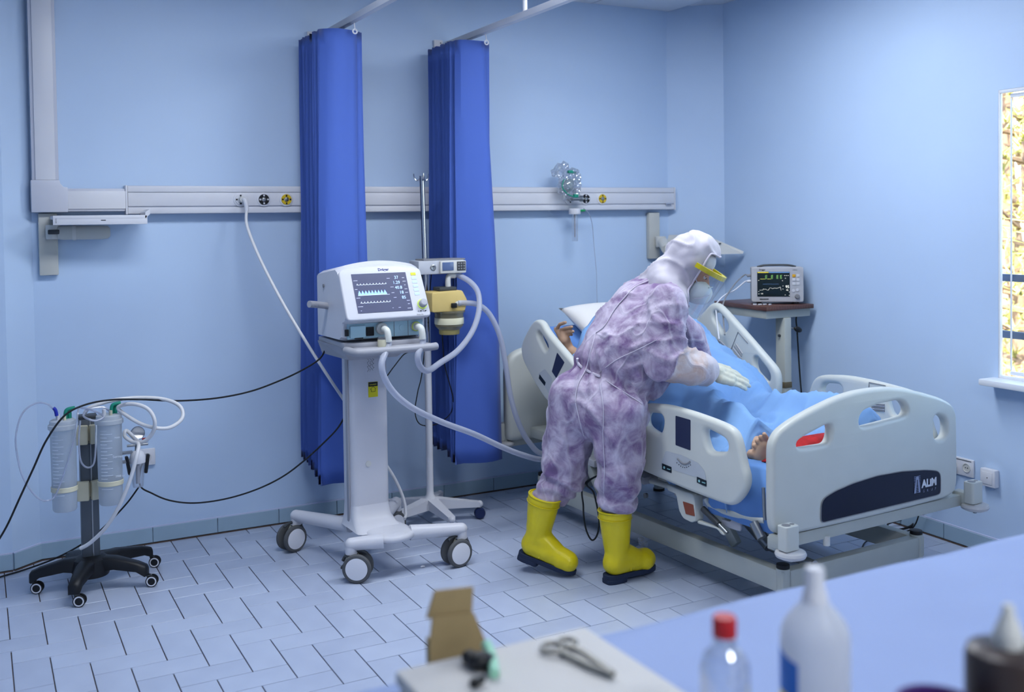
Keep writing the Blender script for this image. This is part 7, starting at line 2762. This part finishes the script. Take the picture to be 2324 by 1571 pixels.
# purple bowl
pc_ = atd(2130, 1605, 1.12)
B4 = Vector((pc_.x, pc_.y, TT))
zb = pc_.z - TT + 0.002
bw_ = MB()
bw_.lathe(B4, (0, 0, 1), [(0.0, 0.002), (0.028, 0.0), (0.034, 0.01), (0.044, zb), (0.046, zb + 0.003), (0.042, zb + 0.003), (0.034, 0.02), (0.0, 0.012)], 32)
tag(bw_.obj('purple_cup', mat('purple_plastic', '4A2E6E', rough=0.35, var=0.04)), 'purple plastic cup at the table edge between the bottles', 'cup')

# white tray box with instruments and an open carton
BXZ = 0.935
q0, q1, q2 = fl(888, 1514, BXZ), fl(1335, 1424, BXZ), fl(1522, 1568, BXZ)
x0, x1, y1 = q0.x, q1.x, (q0.y + q1.y) / 2
y0 = 0.98
wbx = thing('white_tray_box', 'shallow white box with instruments on its lid', 'box', ((x0 + x1) / 2, (y0 + y1) / 2, TT))
bxm = mat('white_foam', 'CFCDCB', rough=0.6, var=0.02)
MB().box(((x0 + x1) / 2, (y0 + y1) / 2, (TT + BXZ - 0.02) / 2), (x1 - x0 - 0.012, y1 - y0 - 0.012, BXZ - 0.02 - TT), 0.006).obj('body', bxm, wbx)
MB().box(((x0 + x1) / 2, (y0 + y1) / 2, BXZ - 0.012), (x1 - x0, y1 - y0, 0.024), 0.008).obj('lid', bxm, wbx)
tr_ = thing('white_tray', 'low white tray poking out beside the white box', 'tray', (x0 - 0.04, y1 - 0.2, TT))
MB().box((x0 - 0.032, y1 - 0.22, TT + 0.02), (0.062, 0.36, 0.036), 0.008).obj('body', bxm, tr_)
# carton standing open behind
ctm = mat('cardboard', 'A08A62', rough=0.85, var=0.08, scale=20)
cy_ = y1 + 0.035
ct = thing('cardboard_carton', 'small open brown cardboard carton standing behind the white box', 'carton', (0.7, cy_, TT))


def cpt(px, py):
    return aty(px, py, cy_)


p_a, p_b, p_c, p_d = cpt(975, 1492), cpt(1098, 1455), cpt(1075, 1402), cpt(985, 1408)
for nm, q, dy in (('front_panel', (cpt(978, 1560), cpt(1100, 1540), cpt(1100, 1450), cpt(1076, 1392), cpt(982, 1400), cpt(975, 1470)), 0.0), ('lid_flap', (cpt(972, 1408), cpt(1075, 1398), cpt(1078, 1335), cpt(990, 1345)), 0.006)):
    mbq = MB()
    mbq.loft([[v + Vector((0, dy, 0)) for v in q], [v + Vector((0, dy + 0.004, 0)) for v in q]])
    mbq.obj(nm, ctm, ct, False)
bq = cpt(1038, 1500)
MB().box((bq.x, cy_ + 0.035, (TT + 0.93) / 2), (0.055, 0.06, 0.93 - TT), 0.001).obj('carton_body', ctm, ct, False)

# dark clip and green cap on the box, forceps


def ontop(px, py, dz=0.0):
    return fl(px, py, BXZ + dz)


k1 = ontop(1090, 1520)
dk = blob('rubber_bulb', [(k1 + UZ * 0.014, (0.022, 0.018, 0.014), Matrix()), (ontop(1065, 1508) + UZ * 0.012, (0.014, 0.012, 0.012), Matrix()), (ontop(1112, 1512) + UZ * 0.010, (0.012, 0.016, 0.010), Matrix())], black, None, 0.005, 2)
tag(dk, 'black rubber bulb lying on the white box lid', 'bulb')
gt = MB()
gt.tube([ontop(1122, 1530, 0.008), ontop(1118, 1500, 0.010), ontop(1110, 1475, 0.016), ontop(1102, 1460, 0.022)], 0.008, 10)
tag(gt.obj('green_tube', mat('mint_tube', '9FD8BC', rough=0.4, var=0.02)), 'short mint green tube beside the black bulb', 'tube')
fc = thing('forceps', 'steel forceps with ring handles lying on the white box', 'forceps', ontop(1310, 1500))
fm1 = mat('dull_steel', '8A8882', rough=0.4, metal=0.7, var=0.04)
MB().tube([ontop(1392, 1532, 0.008), ontop(1340, 1512, 0.008), ontop(1300, 1492, 0.008), ontop(1268, 1478, 0.008)], 0.005, 8).obj('blade', fm1, fc)
MB().tube([ontop(1392, 1530, 0.008), ontop(1350, 1500, 0.010), ontop(1318, 1478, 0.010), ontop(1290, 1468, 0.008)], 0.005, 8).obj('blade', fm1, fc)
MB().torus(ontop(1255, 1470, 0.008), (0, 0, 1), 0.017, 0.004, 22, 8).obj('finger_ring', fm1, fc)
MB().torus(ontop(1288, 1458, 0.008), (0, 0, 1), 0.014, 0.004, 22, 8).obj('finger_ring', fm1, fc)
k2 = ontop(1078, 1562)
tag(blob('black_clip', [(k2 + UZ * 0.008, (0.010, 0.008, 0.008), Matrix()), (k2 + Vector((0.012, 0.004, 0.008)), (0.008, 0.006, 0.007), Matrix())], black, None, 0.003, 2), 'small black clip near the front of the white box lid', 'clip')

# ================================================================== OUTSIDE THE WINDOW
barkm = mat('pine_bark', '8A7460', rough=0.9, var=0.2)
leafm = mat('pine_needles', 'C2BE78', rough=0.8, var=0.25, scale=3)
struct(MB().box((16, 5, -3.2), (22, 40, 0.2)).obj('ground', mat('outside_ground', 'B9A888', rough=0.9, var=0.1), None, False))


def pine(x, y, h, label, seed):
    rnd = random.Random(seed)
    t = thing('pine_tree', label, 'tree', (x, y, -3.1), 'pines outside the window')
    MB().tube([(x, y, -3.1), (x + 0.1, y, 0), (x - 0.05, y + 0.1, h * 0.5), (x, y, h)], lambda q: 0.16 - 0.12 * q, 10).obj('trunk', barkm, t)
    fo_ = MB()
    br = MB()
    for k in range(34):
        z = -1.2 + (h + 1.0) * k / 34 + rnd.uniform(-0.2, 0.2)
        a = rnd.uniform(0, 2 * PI)
        L = rnd.uniform(0.9, 1.9) * (1.15 - 0.7 * k / 34)
        e = Vector((x + math.cos(a) * L, y + math.sin(a) * L, z + rnd.uniform(-0.1, 0.35)))
        br.tube([(x, y, z), ((x + e.x) / 2, (y + e.y) / 2, z + 0.1), e], lambda q: 0.03 - 0.022 * q, 6, smooth=3)
        for i in range(26):
            f = rnd.uniform(0.3, 1.05)
            p = Vector((x, y, z)).lerp(e, f) + Vector((rnd.gauss(0, 0.14), rnd.gauss(0, 0.14), rnd.gauss(0, 0.12)))
            for j in range(4):
                d = Vector((rnd.gauss(0, 1), rnd.gauss(0, 1), rnd.gauss(0.3, 1))).normalized()
                n = d.orthogonal().normalized() * 0.012
                q = p + d * rnd.uniform(0.08, 0.16)
                n2 = d.cross(n).normalized() * 0.012
                vs = [fo_.bm.verts.new(p + n), fo_.bm.verts.new(p - n), fo_.bm.verts.new(q)]
                fo_.bm.faces.new(vs)
                vs = [fo_.bm.verts.new(p + n2), fo_.bm.verts.new(p - n2), fo_.bm.verts.new(q)]
                fo_.bm.faces.new(vs)
    br.obj('branches', barkm, t)['kind'] = 'stuff'
    me = bpy.data.meshes.new('needles')
    fo_.bm.to_mesh(me)
    fo_.bm.free()
    link('needles', me, leafm, t, False)['kind'] = 'stuff'


pine(7.8, 5.35, 4.2, 'sunlit pine nearest the window glass', 1)
pine(9.6, 6.9, 4.6, 'sunlit pine standing behind the nearest one outside', 2)
pine(8.4, 3.6, 3.2, 'lower pine growing further along outside the window', 5)

# the small screens only show light, they do not need sampling as lamps
for m_ in bpy.data.materials:
    m_.cycles.emission_sampling = 'NONE'
